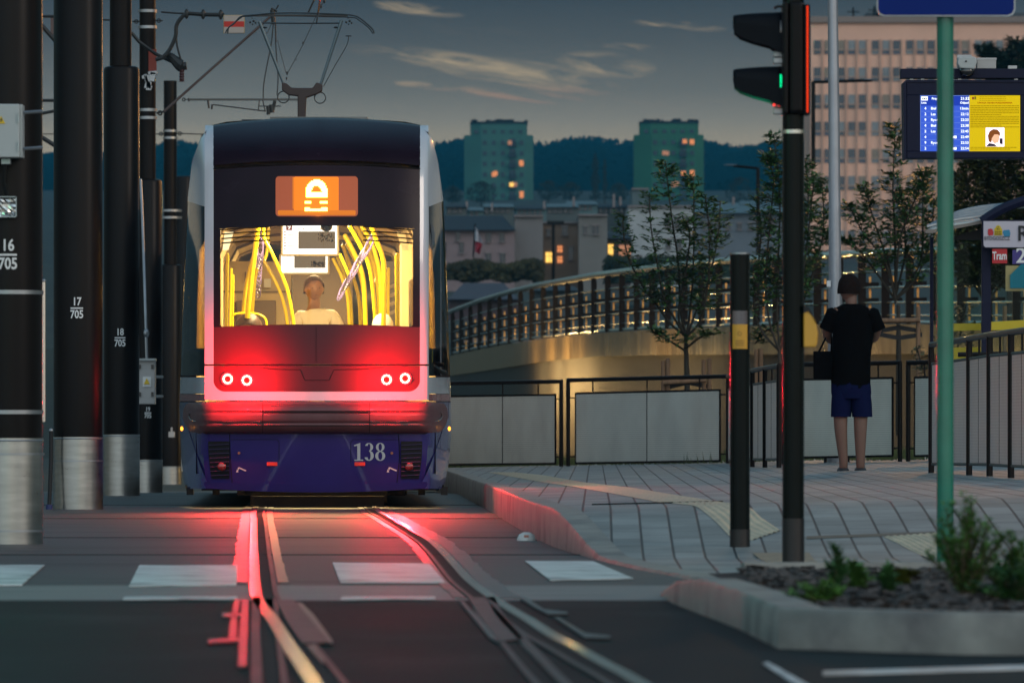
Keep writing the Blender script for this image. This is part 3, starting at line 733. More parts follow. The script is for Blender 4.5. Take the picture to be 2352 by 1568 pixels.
# tail lamps
mLed = emis('tail_led', (1, .34, .22), 10)
mLedIn = emis('tail_glow', (1, .02, .03), 4.0)
for (x, y) in ((523, 870), (567, 873), (888, 871.5), (930.5, 868.5)):
    c = P(x, y, D(x, y)-.018); t = MB(); t.ring(c, .047, .012, n=28, m=8); o = t.build('tail_lamp', mMask2, tram, True)
    g = MB()
    for k in range(12):
        a = 2*math.pi*k/12; g.sphere(c+Vector((math.cos(a)*.037, -.014, math.sin(a)*.037)), .0085, 8, 6)
    g.ring(c+Vector((0, -.012, 0)), .035, .0075, n=24, m=6)
    g.build('led_ring', mLed, o, True)
    g = MB(); g.ring(c+Vector((0, -.004, 0)), .0145, .014, n=16, m=6, sx=1, sz=1); g.build('lamp_centre', mat('lamp_centre', (.08, .01, .01), .3), o, True)
    g = MB(); g.ring(c+Vector((0, -.006, 0)), .0500, .008, n=24, m=6); g.build('lamp_rim', mLedIn, o, True)
    lamp('POINT', 'tail_lamp_light', c+Vector((0, -.12, .0)), 4, (1, .006, .012), .012)
    s = lamp('SPOT', 'bloom_fill_spot', c+Vector((0, -.36, -.02)), 44, (1, .006, .012), .012, spot=R(155)); aim(s, c+Vector((0, 5, 0)))  # unseen spot added ahead of the lamp, turned back to imitate its bloom
    s = lamp('SPOT', 'tail_lamp_beam', c+Vector((0, -.05, 0)), 210 if x < 725 else 420, (1, .012, .02), .03, spot=R(64 if x < 725 else 46)); s.data.spot_blend = 1; aim(s, c+Vector((.2 if x < 725 else 1.5, -10, -.15)))
# small markers, reflectors, stickers, fog lamps
for x, s in ((417.5, 1), (1032, -1)):
    t = MB(); a = P(x, 984, 61.0); t.sphere(a, .022, 10, 8, (.6, .7, .9)); t.build('side_marker', emis('marker_amber', (1, .32, .03), 3.5), tram, True)
for x in (625, 826.5):
    t = MB(); t.box(P(x, 1065, D(x, 1065)-.008), (.092, .012, .032)); t.build('reflector', mat('red_reflector', (.65, .02, .01), .25, emit=(1, .02, .01), es=.15), tram, bevel=.003)  # unlit reflectors given a faint red glow of their own
for x in (549, 900):
    c = P(x, 1040, D(x, 1040)-.004); t = MB(); t.tube([c, c-Vector((0, .012, 0))], .012, 12); t.build('lock_cap', mat('lock_red', (.35, .1, .06), .4), tram, True)
for x0, s in ((502, 1), (946, -1)):
    t = MB(); rows = [(478+4*f**2*2 if s > 0 else 921, y, 527 if s > 0 else 970-8*f**2, y, 0) for y in span(1013, 1099, 8) for f in [(y-1013)/86]]
    patch(t, rows, .010, 6, .02); v = t.build('vent_grille', mat('vent_dark', (.008, .006, .01), .6), skirt, True)
    for k in range(8):
        y = 1020+k*10; xa, xb = (480, 526) if s > 0 else (922, 968); t = MB(); t.tube(*line_on([(xa+k*.6*(s > 0), y+2), (xb-k*.6*(s < 0), y)], .0045, .018)); t.build('vent_slat', mat('vent_slat', (.05, .035, .09), .35), v, True)
    c = P(509.5 if s > 0 else 939.5, 1071, D(509, 1071)-.03); t = MB(); t.sphere(c, .040, 16, 10, (1, .5, 1)); t.build('fog_lamp', mat('fog_lens', (.12, .01, .01), .15, coat=1), skirt, True)
# fleet number in a serif face
def arc(g, cx, cy, ro, ri, so, si, a0, a1, n=20, Yf=None):
    vs = []; fs = []
    for i in range(n+1):
        a = R(a0+(a1-a0)*i/n)
        for (r, s) in ((ro, so), (ri, si)):
            x = cx+math.cos(a)*r; y = cy-math.sin(a)*s; vs.append(P(x, y, D(x, y)-.0045))
    g.add(vs, [(2*i, 2*i+1, 2*i+3, 2*i+2) for i in range(n)])
g = MB(); fl_ = lambda m_: m_.build('number_digit', mat('number_silver', (.55, .55, .60), .4), skirt)
def dp(pts): g.add([P(a, b, D(a, b)-.0045) for a, b in pts], [tuple(range(len(pts)))])
dp([(820.5, 1019), (827.5, 1016.5), (827.5, 1055), (820.5, 1055)]); dp([(813, 1022), (820.5, 1019), (820.5, 1023), (814, 1024.3)]); dp([(814, 1055), (834, 1055), (834, 1057.6), (814, 1057.6)]); fl_(g); g = MB()
arc(g, 847.5, 1026.3, 9.5, 3.2, 9.6, 8.0, -90, 160); arc(g, 847.5, 1046, 11, 3.6, 11.6, 9.8, -160, 90); g.sphere(P(841, 1024, 60.24), .011, 8, 6, (1, .2, 1)); g.sphere(P(840.5, 1049, 60.25), .012, 8, 6, (1, .2, 1)); fl_(g); g = MB()
arc(g, 873.3, 1026.3, 9.8, 3.9, 9.8, 8.2, 0, 360, 32); arc(g, 873.3, 1046.5, 11.5, 4.6, 11.2, 9.3, 0, 360, 32)
fl_(g)
for x in (541, 887):
    g = MB()
    dp([(x+1, 1084), (x+7, 1084), (x+4, 1076)]); dp([(x+5, 1074), (x+8, 1072), (x+25, 1079.5), (x+23, 1082)]); dp([(x+5, 1074), (x+8, 1074), (x+8, 1079), (x+6, 1079)])
    g.build('jacking_mark', mMark, skirt)
# cctv dome and wiper bar on the window head
c = P(750, 521, D(750, 521)+.12); g = MB(); g.sphere(c, .052, 14, 10, (1, 1, .8)); g.box(c+Vector((0, 0, .03)), (.17, .08, .02)); g.build('cctv_dome', mat('dome', (.05, .02, .02), .15, coat=1), tram, True)
# amber route display
g = MB(); patch(g, rr(633, 405, 822, 497, 8), .014, 20, .02); disp = g.build('route_display', mat('display_housing', (.12, .03, .004), .3, emit=(1, .15, .0), es=.28, coat=.3), tram, True)
g = MB(); patch(g, rr(675, 406, 778, 494, 4), .017, 10, .01); g.build('display_matrix', mat('display_mid', (.1, .02, 0), .5, emit=(1, .24, .0), es=1.0), disp, True)
g = MB(); patch(g, rr(638, 483, 817, 494, 3), .018, 10, .01); patch(g, rr(672, 407, 676, 480, 1), .018, 2, .01); g.build('display_sill', mat('display_sill', (.1, .02, 0), .5, emit=(1, .26, .0), es=.7), disp, True)
g = MB(); vs = []
mLedY = emis('amber_led', (1, .70, .10), 11)
dots = []
for j in range(28):
    for i in range(18):
        x = 701.5+i*2.9; y = 414+j*2.9; dx = (x-727)/24; on = False
        if j < 14:
            ro = ((x-727)/24.5)**2+((y-440)/27)**2; ri = ((x-727)/13)**2+((y-443)/16)**2
            on = (ro < 1 and ri > 1) and y < 441 or (j >= 10 and ro < 1.6 and (y > 436) and abs(x-727) < 25)
        elif j in (17, 18): on = (i % 16) < 5 or i > 11
        elif j in (22, 23, 24): on = not (j == 22 and 3 < i < 13)
        if on: dots.append((x, y))
for x, y in dots: g.box(P(x, y, D(x, y)-.026), (.0112, .004, .0112) if y < 455 else (.010, .004, .009))
g.build('display_digits', mLedY, disp)
lamp('POINT', 'route_display_light', P(727, 440, 59.8), 2.2, (1, .25, .01), .05)

# interior
AX = -.0283
mCream = mat('interior_panel', (.60, .47, .25), .5, var=.08, vs=4)
mCeil = mat('interior_ceiling', (.60, .52, .36), .45)
mYel = mat('yellow_pole', (.85, .66, .0), .28, coat=.3)
mIntD = mat('interior_dark', (.19, .13, .08), .5)
g = MB(); vs = []; xs_ = (-1.02, -.86, -.5, 0, .5, .86, 1.02); zs_ = (2.35, 2.66, 2.80, 2.84, 2.80, 2.66, 2.35)
prof = [(-1.05, .4), (-1.05, 1.0), (-1.04, 1.9)]+list(zip(xs_, zs_))+[(1.04, 1.9), (1.05, 1.0), (1.05, .4)]
for Y in (60.6, 64, 68, 74, 82):
    for x, z in prof: vs.append((x-1.70+AX*(Y-60), Y, z-(.0 if Y > 61 else .1)))
n = len(prof)
g.add(vs, [(i*n+k, i*n+k+1, (i+1)*n+k+1, (i+1)*n+k) for i in range(4) for k in range(n-1)]); g.build('interior_lining', mCream, tram, True)
g = MB()
for Y in (66, 69, 72, 75, 78):
    g.tube([(x-1.70+AX*(Y-60), Y, z-.015) for x, z in prof[2:-2]], .018, 6)
g.build('ceiling_rib', mat('rib_shadow', (.22, .16, .09), .6), tram, True)
def gb(x0, y0, x1, y1, Y, dpt, name, m, par=tram, bv=0):
    t = MB(); t.pbox(x0, y0, x1, y1, Y, dpt); return t.build(name, m, par, bevel=bv)
gb(505, 600, 668, 800, 74, .1, 'cabinet', mCream)
gb(500, 668, 668, 671, 73.95, .04, 'cabinet_trim', mat('trim_dark', (.2, .14, .08), .5))
gb(542, 690, 634, 800, 73.9, .05, 'cabinet_window', mIntD, bv=.01)
text_at('13', P(571, 636, 73.9), .10, mat('brown_number', (.12, .05, .03), .5), tram, 'cabinet_number')
gb(655, 590, 810, 800, 79, .05, 'gangway_dark', mIntD); gb(668, 640, 672, 800, 76, .1, 'gangway_frame', mat('frame_grey', (.3, .27, .2), .4))
gb(606, 640, 622, 660, 73.9, .02, 'notice', mMark)
gb(918, 560, 952, 760, 63.4, .1, 'wall_panel', mCream, bv=.02); gb(938, 640, 952, 752, 61.5, .1, 'door_post', mat('post_cream', (.5, .38, .2), .5), bv=.03)
gb(505, 590, 512, 760, 63.4, .1, 'wall_panel', mCream, bv=.02)
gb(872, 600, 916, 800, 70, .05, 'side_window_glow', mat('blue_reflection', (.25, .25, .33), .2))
for k in range(4):
    t = MB(); a, b = P(868, 690+k*20-20, 69), P(925, 668+k*20-20, 69); t.tube([a, b], .02, 6); t.build('luggage_bar', mat('bar_grey', (.45, .40, .38), .3), tram, True)
t = MB(); t.pprism([(516, 533), (536, 533), (524, 574), (511, 574)], 62.3, .05); t.build('light_diffuser', emis('diffuser', (1, .78, .42), 1.6), tram)
t = MB(); t.pprism([(910, 533), (930, 533), (940, 574), (925, 574)], 62.3, .05); t.build('light_diffuser', mCeil, tram)
# poles
ZL = lambda pts: zc(pts, 860, 880, 3.5636); ZR = lambda pts: zc(pts, 1280, 880, 3.5625)
def crv(pts, n=6):
    out = []
    for i in range(len(pts)-1):
        p0, p1, p2, p3 = pts[max(0, i-1)], pts[i], pts[i+1], pts[min(len(pts)-1, i+2)]
        for k in range(n):
            t = k/n; out.append(tuple(.5*((2*p1[j])+(-p0[j]+p2[j])*t+(2*p0[j]-5*p1[j]+4*p2[j]-p3[j])*t*t+(-p0[j]+3*p1[j]-3*p2[j]+p3[j])*t**3) for j in range(2)))
    out.append(pts[-1]); return out
poles = [(ZL([(180, 490), (160, 1560)]), 22, 61.6), (ZL([(235, 705), (215, 1560)]), 19, 64), (ZL([(262, 790), (250, 1560)]), 14, 67),
 (ZL([(620, 60), (575, 400), (510, 900), (460, 1400)]), 36, 62.2), (ZL([(600, 330), (450, 900), (395, 1400)]), 26, 66), (ZL([(600, 700), (565, 900), (525, 1400)]), 24, 65),
 (ZL([(690, 80), (700, 260), (800, 450), (930, 740), (1030, 1000), (1110, 1400), (1120, 1560)]), 25, 62.6), (ZL([(760, 70), (745, 420), (700, 590)]), 24, 68), (ZL([(700, 590), (830, 820), (940, 1060), (1010, 1320), (1040, 1560)]), 24, 65),
 (ZL([(262, 1350), (330, 1330), (500, 1330), (610, 1340), (690, 1380), (730, 1440), (738, 1560)]), 16, 63.5),
 (ZR([(190, 560), (300, 790), (370, 1000), (400, 1180), (420, 1560)]), 24, 73), (ZR([(250, 540), (340, 760), (410, 980), (440, 1180), (460, 1560)]), 22, 73.5), (ZR([(330, 370), (420, 640), (500, 900), (560, 1150), (580, 1560)]), 26, 70), (ZR([(290, 500), (420, 800)]), 22, 72),
 (ZR([(360, 230), (480, 460), (590, 720), (630, 1000), (650, 1560)]), 34, 68), (ZR([(430, 100), (560, 330), (690, 620), (750, 950), (800, 1560)]), 30, 66.5), (ZR([(390, 360), (520, 620), (590, 860), (640, 1200), (640, 1560)]), 28, 69.5),
 (ZR([(510, 90), (650, 340), (760, 620), (830, 1000), (860, 1560)]), 33, 65), (ZR([(600, 100), (720, 300), (800, 520), (860, 850), (885, 1560)]), 32, 64), (ZR([(740, 110), (820, 330), (890, 520), (915, 760), (903, 1560)]), 34, 62.4),
 (ZR([(1105, 500), (1104, 1560)]), 32, 61.6), (ZR([(975, 695), (968, 1560)]), 22, 65), (ZR([(1076, 525), (1086, 1560)]), 12, 63.5), (ZR([(1160, 990), (1155, 1560)]), 12, 68)]
for pts, r, Y in poles:
    pts = crv(pts) if len(pts) > 2 else pts
    t = MB(); t.tube([P(a, b, Y) for a, b in pts], L(r/3.56/1.7415/.95, Y), 10); t.sphere(P(*pts[0], Y), L(r/3.56/1.7415/.95, Y), 10, 6)
    t.build('grab_pole', mYel, tram, True)
mStrap = mat('purple_strap', (.22, .17, .45), .35, coat=.3)
for k in range(13):
    f = k/12; cx, cy = 645-35*f, 330+720*f; w_, h_ = 46-14*f, 170-110*min(1, f*2)
    Y = 62.8+k*.6; x, y = ZL([(cx+random.uniform(-12, 12), cy)])[0]; t = MB(); t.ring(P(x, y, Y), 1, .006, n=20, m=5, sx=L(w_/6.2, Y), sz=L(h_/6.2, Y)); t.tube([P(x, y-h_/6.2, Y), P(x, y-h_/6.2-6, Y)], .006, 5); t.build('hand_strap', mStrap, tram, True)
for k in range(20):
    f = k/19; cx, cy = 715-415*f, 330+710*f; w_ = 46-8*f; h_ = 175-60*f
    Y = 62.8+k*.5; x, y = ZR([(cx+random.uniform(-10, 10), cy)])[0]; r_ = .45
    pts = []
    for i in range(20):
        a = 2*math.pi*i/20; u, v_ = math.cos(a)*w_/6.2, math.sin(a)*h_/6.2; pts.append(P(x+u*math.cos(r_)-v_*math.sin(r_)*1, y+u*math.sin(r_)*.2+v_*math.cos(r_), Y))
    t = MB(); t.tube(pts, .0065, 5, closed=True); t.build('hand_strap', mStrap, tram, True)
# passenger screens
mScr = emis('screen_white', (1, .94, .84), 2.2); mInk = mat('screen_ink', (.10, .04, .04), .6); mPic = emis('screen_picture', (.42, .28, .15), .55)
for (x0, y0, x1, y1, Y) in ((645, 505, 779, 588, 64.5), (641, 583, 757, 631, 69)):
    t = MB(); t.pbox(x0, y0, x1, y1, Y, .08); sc_ = t.build('passenger_screen', mCeil, tram, bevel=.012)
    W_, H_ = x1-x0, y1-y0
    gb(x0+5, y0+2, x1-5, y1-5, Y-.006, .004, 'screen_face', mScr, sc_)
    gb(x0+W_*.30, y0+(H_*.32 if y0 < 560 else H_*.1), x1-9, y1-H_*(.2 if y0 < 560 else .32), Y-.010, .003, 'screen_picture', mPic, sc_)
    t = MB(); random.seed(3)
    for k in range(70):
        x = random.uniform(x0+W_*.64, x1-13); y = random.uniform(y0+H_*.37, y0+H_*.6); t.box(P(x, y, Y-.014), (.009, .002, random.uniform(.006, .02)))
    t.build('picture_detail', emis('pic_light', (1, .8, .5), .9) if 0 else mat('pic_dark', (.05, .03, .02), .6), sc_)
    if y0 < 560:
        gb(x0+12, y0+9, x0+26, y0+24, Y-.010, .003, 'line_box', mat('line_box_red', (.18, .01, .03), .5), sc_)
        text_at('9', P(x0+19, y0+17, Y-.014), .044, emis('nine', (1, .9, .8), 1.6), sc_, 'screen_lettering', bold=.03)
        text_at('R. KUJAWSKIE', P(x0+39, y0+20.5, Y-.014), .026, mInk, sc_, 'screen_lettering', 'LEFT', 1.15)
        text_at('17.06.2022 PIĄTEK', P(x0+42, y1-9.5, Y-.014), .017, mInk, sc_, 'screen_lettering', 'LEFT'); text_at('21:52', P(x1-24, y1-9.5, Y-.014), .017, mInk, sc_, 'screen_lettering', 'LEFT')
        for k in range(7):
            t = MB(); y = y0+28+k*6.3; t.sphere(P(x0+9.5, y, Y-.012), .008, 8, 5, (1, .3, 1)); t.build('stop_dot', mInk, sc_)
            t = MB(); t.pbox(x0+14, y-.7, x0+24+(k*5) % 9, y+.7, Y-.012, .002); t.build('stop_name', mat('faint_ink', (.5, .42, .38), .6), sc_)
for Y, pw in ((62.5, 170), (66.5, 165), (71, 160), (77, 120)):
    l = lamp('AREA', 'tram_ceiling_light', (-1.70+AX*(Y-60), Y, 2.74), pw, (1, .74, .36), .5, (0, 0, 0), sy=1.6)
lamp('POINT', 'tram_rear_light', (-1.70, 61.35, 2.62), 30, (1, .76, .38), .12)
for sx in (-1, 1): lamp('POINT', 'corner_glow_fill', (-1.70-.0283*1.5+sx*1.10, 61.55, 1.95), 2.2, (1, .60, .16), .04)  # unseen lamps added behind the corner glass for its amber glow
# roof gear
g = MB(); g.pbox(620, 268.5, 844, 276, 66, 8); g.build('roof_equipment', mat('roof_grey', (.16, .16, .15), .6, var=.2), tram)
g = MB(); g.pbox(555, 274.5, 640, 276.5, 64, 3); g.build('roof_edge_strip', mBlack, tram)
g = MB(); g.box((-1.70-.0283*17, 77, .30), (2.2, 30, .06), R(1.62)); g.build('floor_pan', mat('underframe', (.012, .010, .010), .7), tram)
# underframe and bogie
g = MB(); g.box((-1.72, 61.9, .12), (1.22, .5, .17)); g.box((-1.72, 61.2, .05), (1.18, .12, .10)); g.box((-1.2, 62.2, .19), (.5, 1, .18)); g.box((-2.2, 62.2, .19), (.5, 1, .18)); g.box((-2.55, 61.6, .19), (.4, .6, .08)); g.box((-.85, 61.6, .19), (.4, .6, .08))
for x in (-2.62, -2.4, -2.85, -.98, -.8, -.6): g.box((x, 61.3, .145), (.06, .1, .07))
g.build('underframe', mat('underframe', (.012, .010, .010), .7), tram)
for x in (-2.235, -1.205):
    for Y in (62.4, 64.2):
        t = MB(); t.tube([(x-.05, Y, .30), (x+.05, Y, .30)], .29, 28); t.build('wheel', mat('wheel_steel', (.10, .09, .085), .4, .8), tram, True)

# pantograph
pg = thing('pantograph', '', '', (0, 0, 0)) if 0 else None
Yp = 67.0
Zp = lambda pts: zc(pts, 600, 0, 2.352)
mPan = mat('pantograph_steel', (.04, .05, .055), .35, .6, var=.2)
def ptube(pts, r, Y=Yp, n=8, cv=True):
    q = Zp(pts); q = crv(q, 4) if (cv and len(q) > 2) else q
    return [P(a, b, Y) for a, b in q], L(r/4.096, Y), n
g = MB(); g.tube(*ptube([(890, 150), (1000, 142), (1150, 128), (1400, 124), (1800, 137), (1920, 150), (1980, 178), (2060, 243), (2100, 285), (2108, 318)], 7)); g.tube(*ptube([(890, 150), (840, 168), (790, 225), (740, 262), (731, 320)], 7))
pan = g.build('pantograph', mPan, tram, True)
g = MB(); g.tube(*ptube([(870, 157), (1150, 150), (1600, 158), (1900, 166), (1970, 195), (2060, 265), (2098, 318)], 6, Yp+.3)); g.tube(*ptube([(870, 157), (770, 235), (722, 285), (712, 312)], 6, Yp+.3)); g.build('contact_strip', mPan, pan, True)
g = MB(); q = Zp([(960, 138), (1860, 138), (1860, 156), (960, 156)]); g.pprism(q, Yp, .05); g.build('contact_strip', mat('carbon', (.02, .02, .02), .5), pan)
g = MB(); g.tube(*ptube([(1060, 218), (1400, 222), (1790, 220)], 7)); g.build('cross_tube', mPan, pan, True)
for q in ([(1030, 205), (1262, 800)], [(1802, 195), (1598, 820)]):
    g = MB(); a = Zp(q); g.tube([P(*a[0], Yp), P(*a[1], Yp)], [L(17/4.096, Yp), L(13/4.096, Yp)], 12); g.build('upper_arm', mat('arm_blue_grey', (.10, .14, .16), .35, .5), pan, True)
g = MB(); g.pprism(Zp([(1240, 775), (1285, 785), (1330, 825), (1400, 828), (1530, 828), (1565, 775), (1622, 795), (1618, 860), (1560, 890), (1470, 920), (1462, 1110), (1388, 1110), (1388, 905), (1300, 895), (1240, 850)]), Yp-.05, .12); g.build('knuckle', mat('pan_brown', (.035, .02, .018), .5), pan, bevel=.01)
for c, r in (((1255, 915), 54), ((1600, 922), 52)):
    g = MB(); x, y = Zp([c])[0]; g.ring(P(x, y, Yp), L(r/4.096, Yp), L(6/4.096, Yp), n=24); g.build('spring_ring', mPan, pan, True)
g = MB(); g.tube(*ptube([(1868, 345), (1850, 430), (1740, 620), (1632, 815)], 4)); g.tube(*ptube([(1840, 340), (1895, 340)], 6)); g.build('guide_rod', mPan, pan, True)
g = MB()
for cx in (965, 1868):
    for dx, dy, r in ((-22, 0, 11), (10, -12, 12), (28, 6, 10), (0, 18, 8), (-5, -40, 6)): g.sphere(P(*Zp([(cx+dx, 212+dy)])[0], Yp), L(r/4.096, Yp), 8, 6)
g.sphere(P(*Zp([(1080, 262)])[0], Yp), L(4, Yp), 8, 6, (1.4, 1, .6)); g.sphere(P(*Zp([(1750, 260)])[0], Yp), L(4, Yp), 8, 6, (1.4, 1, .6)); g.build('head_fitting', mPan, pan, True)

# ------------------------------------------------------------------ masts on the left
def mast(cx, Y, r, ztop, ru, zsteel, label, num=None, nx_=None, ny=None, nh=None, bevel_r=.04):
    b = gz(Y); X = (cx-1176)*Y/F; t = thing('catenary_mast', label, 'mast', (X, Y, b), 'catenary masts in a row beside the tram')
    g = MB(); g.tube([(X, Y, b-.02), (X, Y, zsteel)], r+.004, 48); g.build('steel_sleeve', mSteel, t, True)
    g = MB(); g.tube([(X, Y, zsteel), (X, Y, zsteel+.02), (X, Y, ztop-bevel_r), (X, Y, ztop-bevel_r*.3), (X, Y, ztop)], [r, r, r, r-bevel_r*.3, r-bevel_r], 48); g.build('lower_tube', mDark, t, True)
    if ru:
        g = MB(); xx = X + (-2 if cx < 300 else 0)*Y/F; g.tube([(xx, Y, ztop-.02), (xx, Y, ztop+4)], ru, 40); g.build('upper_tube', mMastTop, t, True)
    g = MB()
    for z in (zsteel-.015,): g.ring((X, Y, z), r+.002, .006, 'Z', 40, 6)
    g.build('band', mGalv, t, True)
    if num:
        def warp(p, z):
            d = p.x-X; return Vector((p.x, Y-math.sqrt(max(0, r*r-d*d))-.004-(.002 if z > 0 else 0), p.z))
        zc_ = CZ-(ny-HY)*Y/F; px_ = (nx_-1176)*Y/F
        text_at(num, (px_, Y-r, zc_+nh*.78), nh, mMark, t, 'mast_number', bold=.032, sx=.80, warp=warp)
        text_at('705', (px_, Y-r, zc_-nh*.80), nh, mMark, t, 'mast_number', bold=.032, sx=.80, warp=warp)
        g = MB(); w_ = nh*1.55; vs = []
        for k in range(11):
            x = px_-w_/2+w_*k/10; y = Y-math.sqrt(max(0, r*r-(x-X)**2))-.005; vs += [(x, y, zc_-.006), (x, y, zc_+.006)]
        g.add(vs, [(2*k, 2*k+2, 2*k+3, 2*k+1) for k in range(10)]); g.build('number_rule', mMark, t)
    return t, X
m16, X16 = mast(17, 42, .213, 6, 0, .64, 'nearest dark mast at the left edge, numbered 16 over 705 and carrying a white box', '16', 24, 587, .070)
m17, X17 = mast(179.5, 60, .213, 4.8, 0, .625, 'thick dark mast numbered 17 over 705, second from the left edge', '17', 180, 708.5, .070)
m18, X18 = mast(279, 72, .186, 4.46, .1135, .635, 'dark mast numbered 18 over 705 with a rounded shoulder and narrower top', '18', 278, 776, .072)
m19, X19 = mast(339, 88, .187, 3.86, .104, .30, 'dark mast numbered 19 over 705 holding a small grey box and the catenary arm', '19', 341.5, 947.5, .054)
m20, X20 = mast(391, 127, .205, 3.7, 0, .0, 'distant dark mast with a flat top just left of the tram')
g = MB(); g.tube([(X20, 127, 3.6), (X20, 127, P(0, 186, 127).z)], .12, 32); g.build('upper_tube', mDark, m20, True)
m21, X21 = mast(420, 165, .26, 6.7, 0, .0, 'farthest dark mast half hidden behind the tram corner')
# straps, box and plate on mast 16
def strapband(par, X, Y, r, z, h=.012, m=mGalv):
    g = MB(); g.tube([(X, Y, z-h), (X, Y, z+h)], r+.006, 40, False); return g.build('strap', m, par, True)
for y in (672, 946): strapband(m16, X16, 42, .213, P(0, y, 42).z)
for y in (1042, 1218): strapband(m16, X16, 42, .217, P(0, y, 42).z, .007)
for y in (1058, 1196): strapband(m17, X17, 60, .217, P(0, y, 60).z, .007)
t = thing('control_box', 'white control box with a yellow warning triangle strapped to the nearest mast', 'box', tuple(P(10, 362, 41.6)), None)
g = MB(); g.pbox(-60, 239, 45, 362, 41.55, .2); g.build('housing', mWhite, t, bevel=.008)
g = MB(); g.pbox(45.6, 240, 51.5, 362, 41.6, .18); g.build('door_edge', mWhite, t, bevel=.003)
for y in (268, 355-22):
    g = MB(); g.pbox(40.5, y-8, 43.5, y+14, 41.54, .01); g.build('hinge', mGalv, t)
g = MB(); g.pprism([(-8, 284), (12, 284), (2.5, 267)], 41.545, .006); w1 = g.build('warning_triangle', mat('warning_yellow', (.75, .5, .02), .5), t)
g = MB(); g.pprism([(3, 271), (0, 276.5), (2.5, 276.5), (1, 281.5), (5.5, 275), (3, 275), (5, 271)], 41.538, .004); g.build('bolt_sign', mBlack, w1)
for y in (257, 340):
    g = MB(); g.tube([P(52, y+2, 41.65), P(96, y-1, 41.75)], .011, 6); g.build('mounting_strap', mGalv, t, True)
g = MB(); g.pbox(2, 363, 24, 378, 41.65, .08); g.build('cable_gland', mGalv, t, bevel=.004)
g = MB(); g.tube([P(12, 378, 41.68), P(9, 420, 41.72), P(16, 447, 41.78)], .012, 6); g.build('cable', mWire, t, True)
t = thing('crumpled_plate', 'crumpled shiny metal plate on the nearest mast below the white box', 'plate', tuple(P(15, 498, 41.76)))
g = MB(); vs = []; random.seed(5)
for j in range(9):
    for i in range(9): vs.append(P(-14+52*i/8, 452+46*j/8, 41.765+random.uniform(-.012, .0)))
g.add(vs, [(j*9+i, j*9+i+1, j*9+10+i, j*9+9+i) for j in range(8) for i in range(8)]); g.build('foil_face', mat('foil', (.6, .6, .58), .18, 1), t)
g = MB()
for q in ((-15, 451, 38, 453), (-15, 497, 38, 499), (36, 451, 38, 499)): g.pbox(*q, 41.74, .03)
g.build('frame', mGalv, t)
t = thing('conduit_pipe', 'polished vertical conduit pipe beside the nearest mast, streaked red by the tail lamps', 'pipe', tuple(P(100.5, 970, 43)))
g = MB(); g.tube([P(100.5, 968, 43), P(100.5, 646, 43)], .0115, 16); g.build('pipe', mat('chrome_pipe', (.75, .68, .62), .16, 1), t, True)
g = MB(); g.sphere(P(100.5, 645, 43), .014, 10, 8); g.build('cap', mGalv, t, True)
t = thing('cable_conduit', 'dark cable conduit standing against the foot of the second mast', 'conduit', tuple(P(114, 1170, 59.8)))
g = MB(); g.tube([P(113, 1166, 59.75), P(117, 1060, 59.8), P(117.5, 990, 59.8)], .018, 10); g.build('conduit', mRubber, t, True)
g = MB(); g.tube([P(113, 1170, 59.75), P(113, 1158, 59.75)], .03, 10); g.build('collar', mat('blue_collar', (.02, .03, .12), .5), t, True)
g = MB(); g.sphere(P(117.5, 988, 59.8), .02, 8, 6); g.build('cap', mGalv, t, True)
t = thing('cable_box', 'small pale grey box with a warning label between mast 18 and the tram', 'box', tuple(P(338, 927, 84)))
g = MB(); g.pbox(316, 826, 356, 928, 84, .25); g.build('housing', mat('box_grey', (.42, .41, .40), .5), t, bevel=.01)
g = MB(); g.pbox(312, 823, 357, 828, 83.95, .3); g.build('lid', mWhite, t)
for x in (320.5, 350):
    for y in (842, 905):
        g = MB(); g.pbox(x-3, y-5, x+3, y+5, 83.98, .03); g.build('latch', mBlack, t)
g = MB(); g.pbox(328, 865, 346.5, 888, 83.985, .02); g.build('label_plate', mMark, t)
g = MB(); g.pprism([(330, 882), (344, 882), (337, 868)], 83.97, .01); g.build('warning_triangle', mat('warning_yellow', (.75, .5, .02), .5), t)
g = MB(); g.tube([P(337, 824, 84.1), P(336, 790, 84.1), P(335.5, 760, 84.1), P(331, 620, 84.4), P(327, 500, 84.8), P(323, 412, 85)], .017, 8); g.sphere(P(336, 765, 84.1), .035, 8, 8, (1, 1, 1.6)); g.build('conduit', mGalv, t, True)
for y in (865, 910):
    g = MB(); g.tube([P(356, y, 84.2), P(372, y, 87.8)], .02, 6); g.build('bracket', mGalv, t)
t = thing('mast_sign', 'tiny pale fitting low on the far mast beside the tram', 'fitting', tuple(P(394, 1004, 122)))
g = MB(); g.pbox(387, 991, 401, 1004, 122, .08); g.pbox(392, 981, 396, 991, 122, .06); g.build('plate', mat('box_grey', (.42, .41, .40), .5), t, bevel=.005)

# catenary
def wire(name, pts, r, label, cat='wire', m=mWire, sm=True, par=None, group=None):
    g = MB(); g.tube([P(*a) if len(a) == 3 else a for a in pts], r, 6); o = g.build(name, m, par, sm)
    if par is None: tag(o, label, cat, group)
    return o
Zq = lambda pts: zc(pts, 400, 0, 2.6133)
Yc = 87.7
ct = thing('catenary_cantilever', 'brown diagonal overhead line arm with a steady arm reaching from mast 19 over the tram', 'cantilever', tuple(P(370, 262, Yc)))
g = MB(); a, b = Zp([(130, 1050)])[0], Zp([(1130, 160)])[0]; g.tube([P(*a, Yc), P(*b, Yc)], L(13/4.096, Yc), 10); g.build('diagonal_tube', mat('cantilever_brown', (.06, .035, .028), .4, coat=.3), ct, True)
g = MB(); q = Zp([(365, 937), (1390, 937)]); g.tube([P(*q[0], Yc), P(*q[1], Yc)], L(11/4.096, Yc), 10); g.build('horizontal_tube', mat('tube_grey', (.10, .10, .09), .5), ct, True)
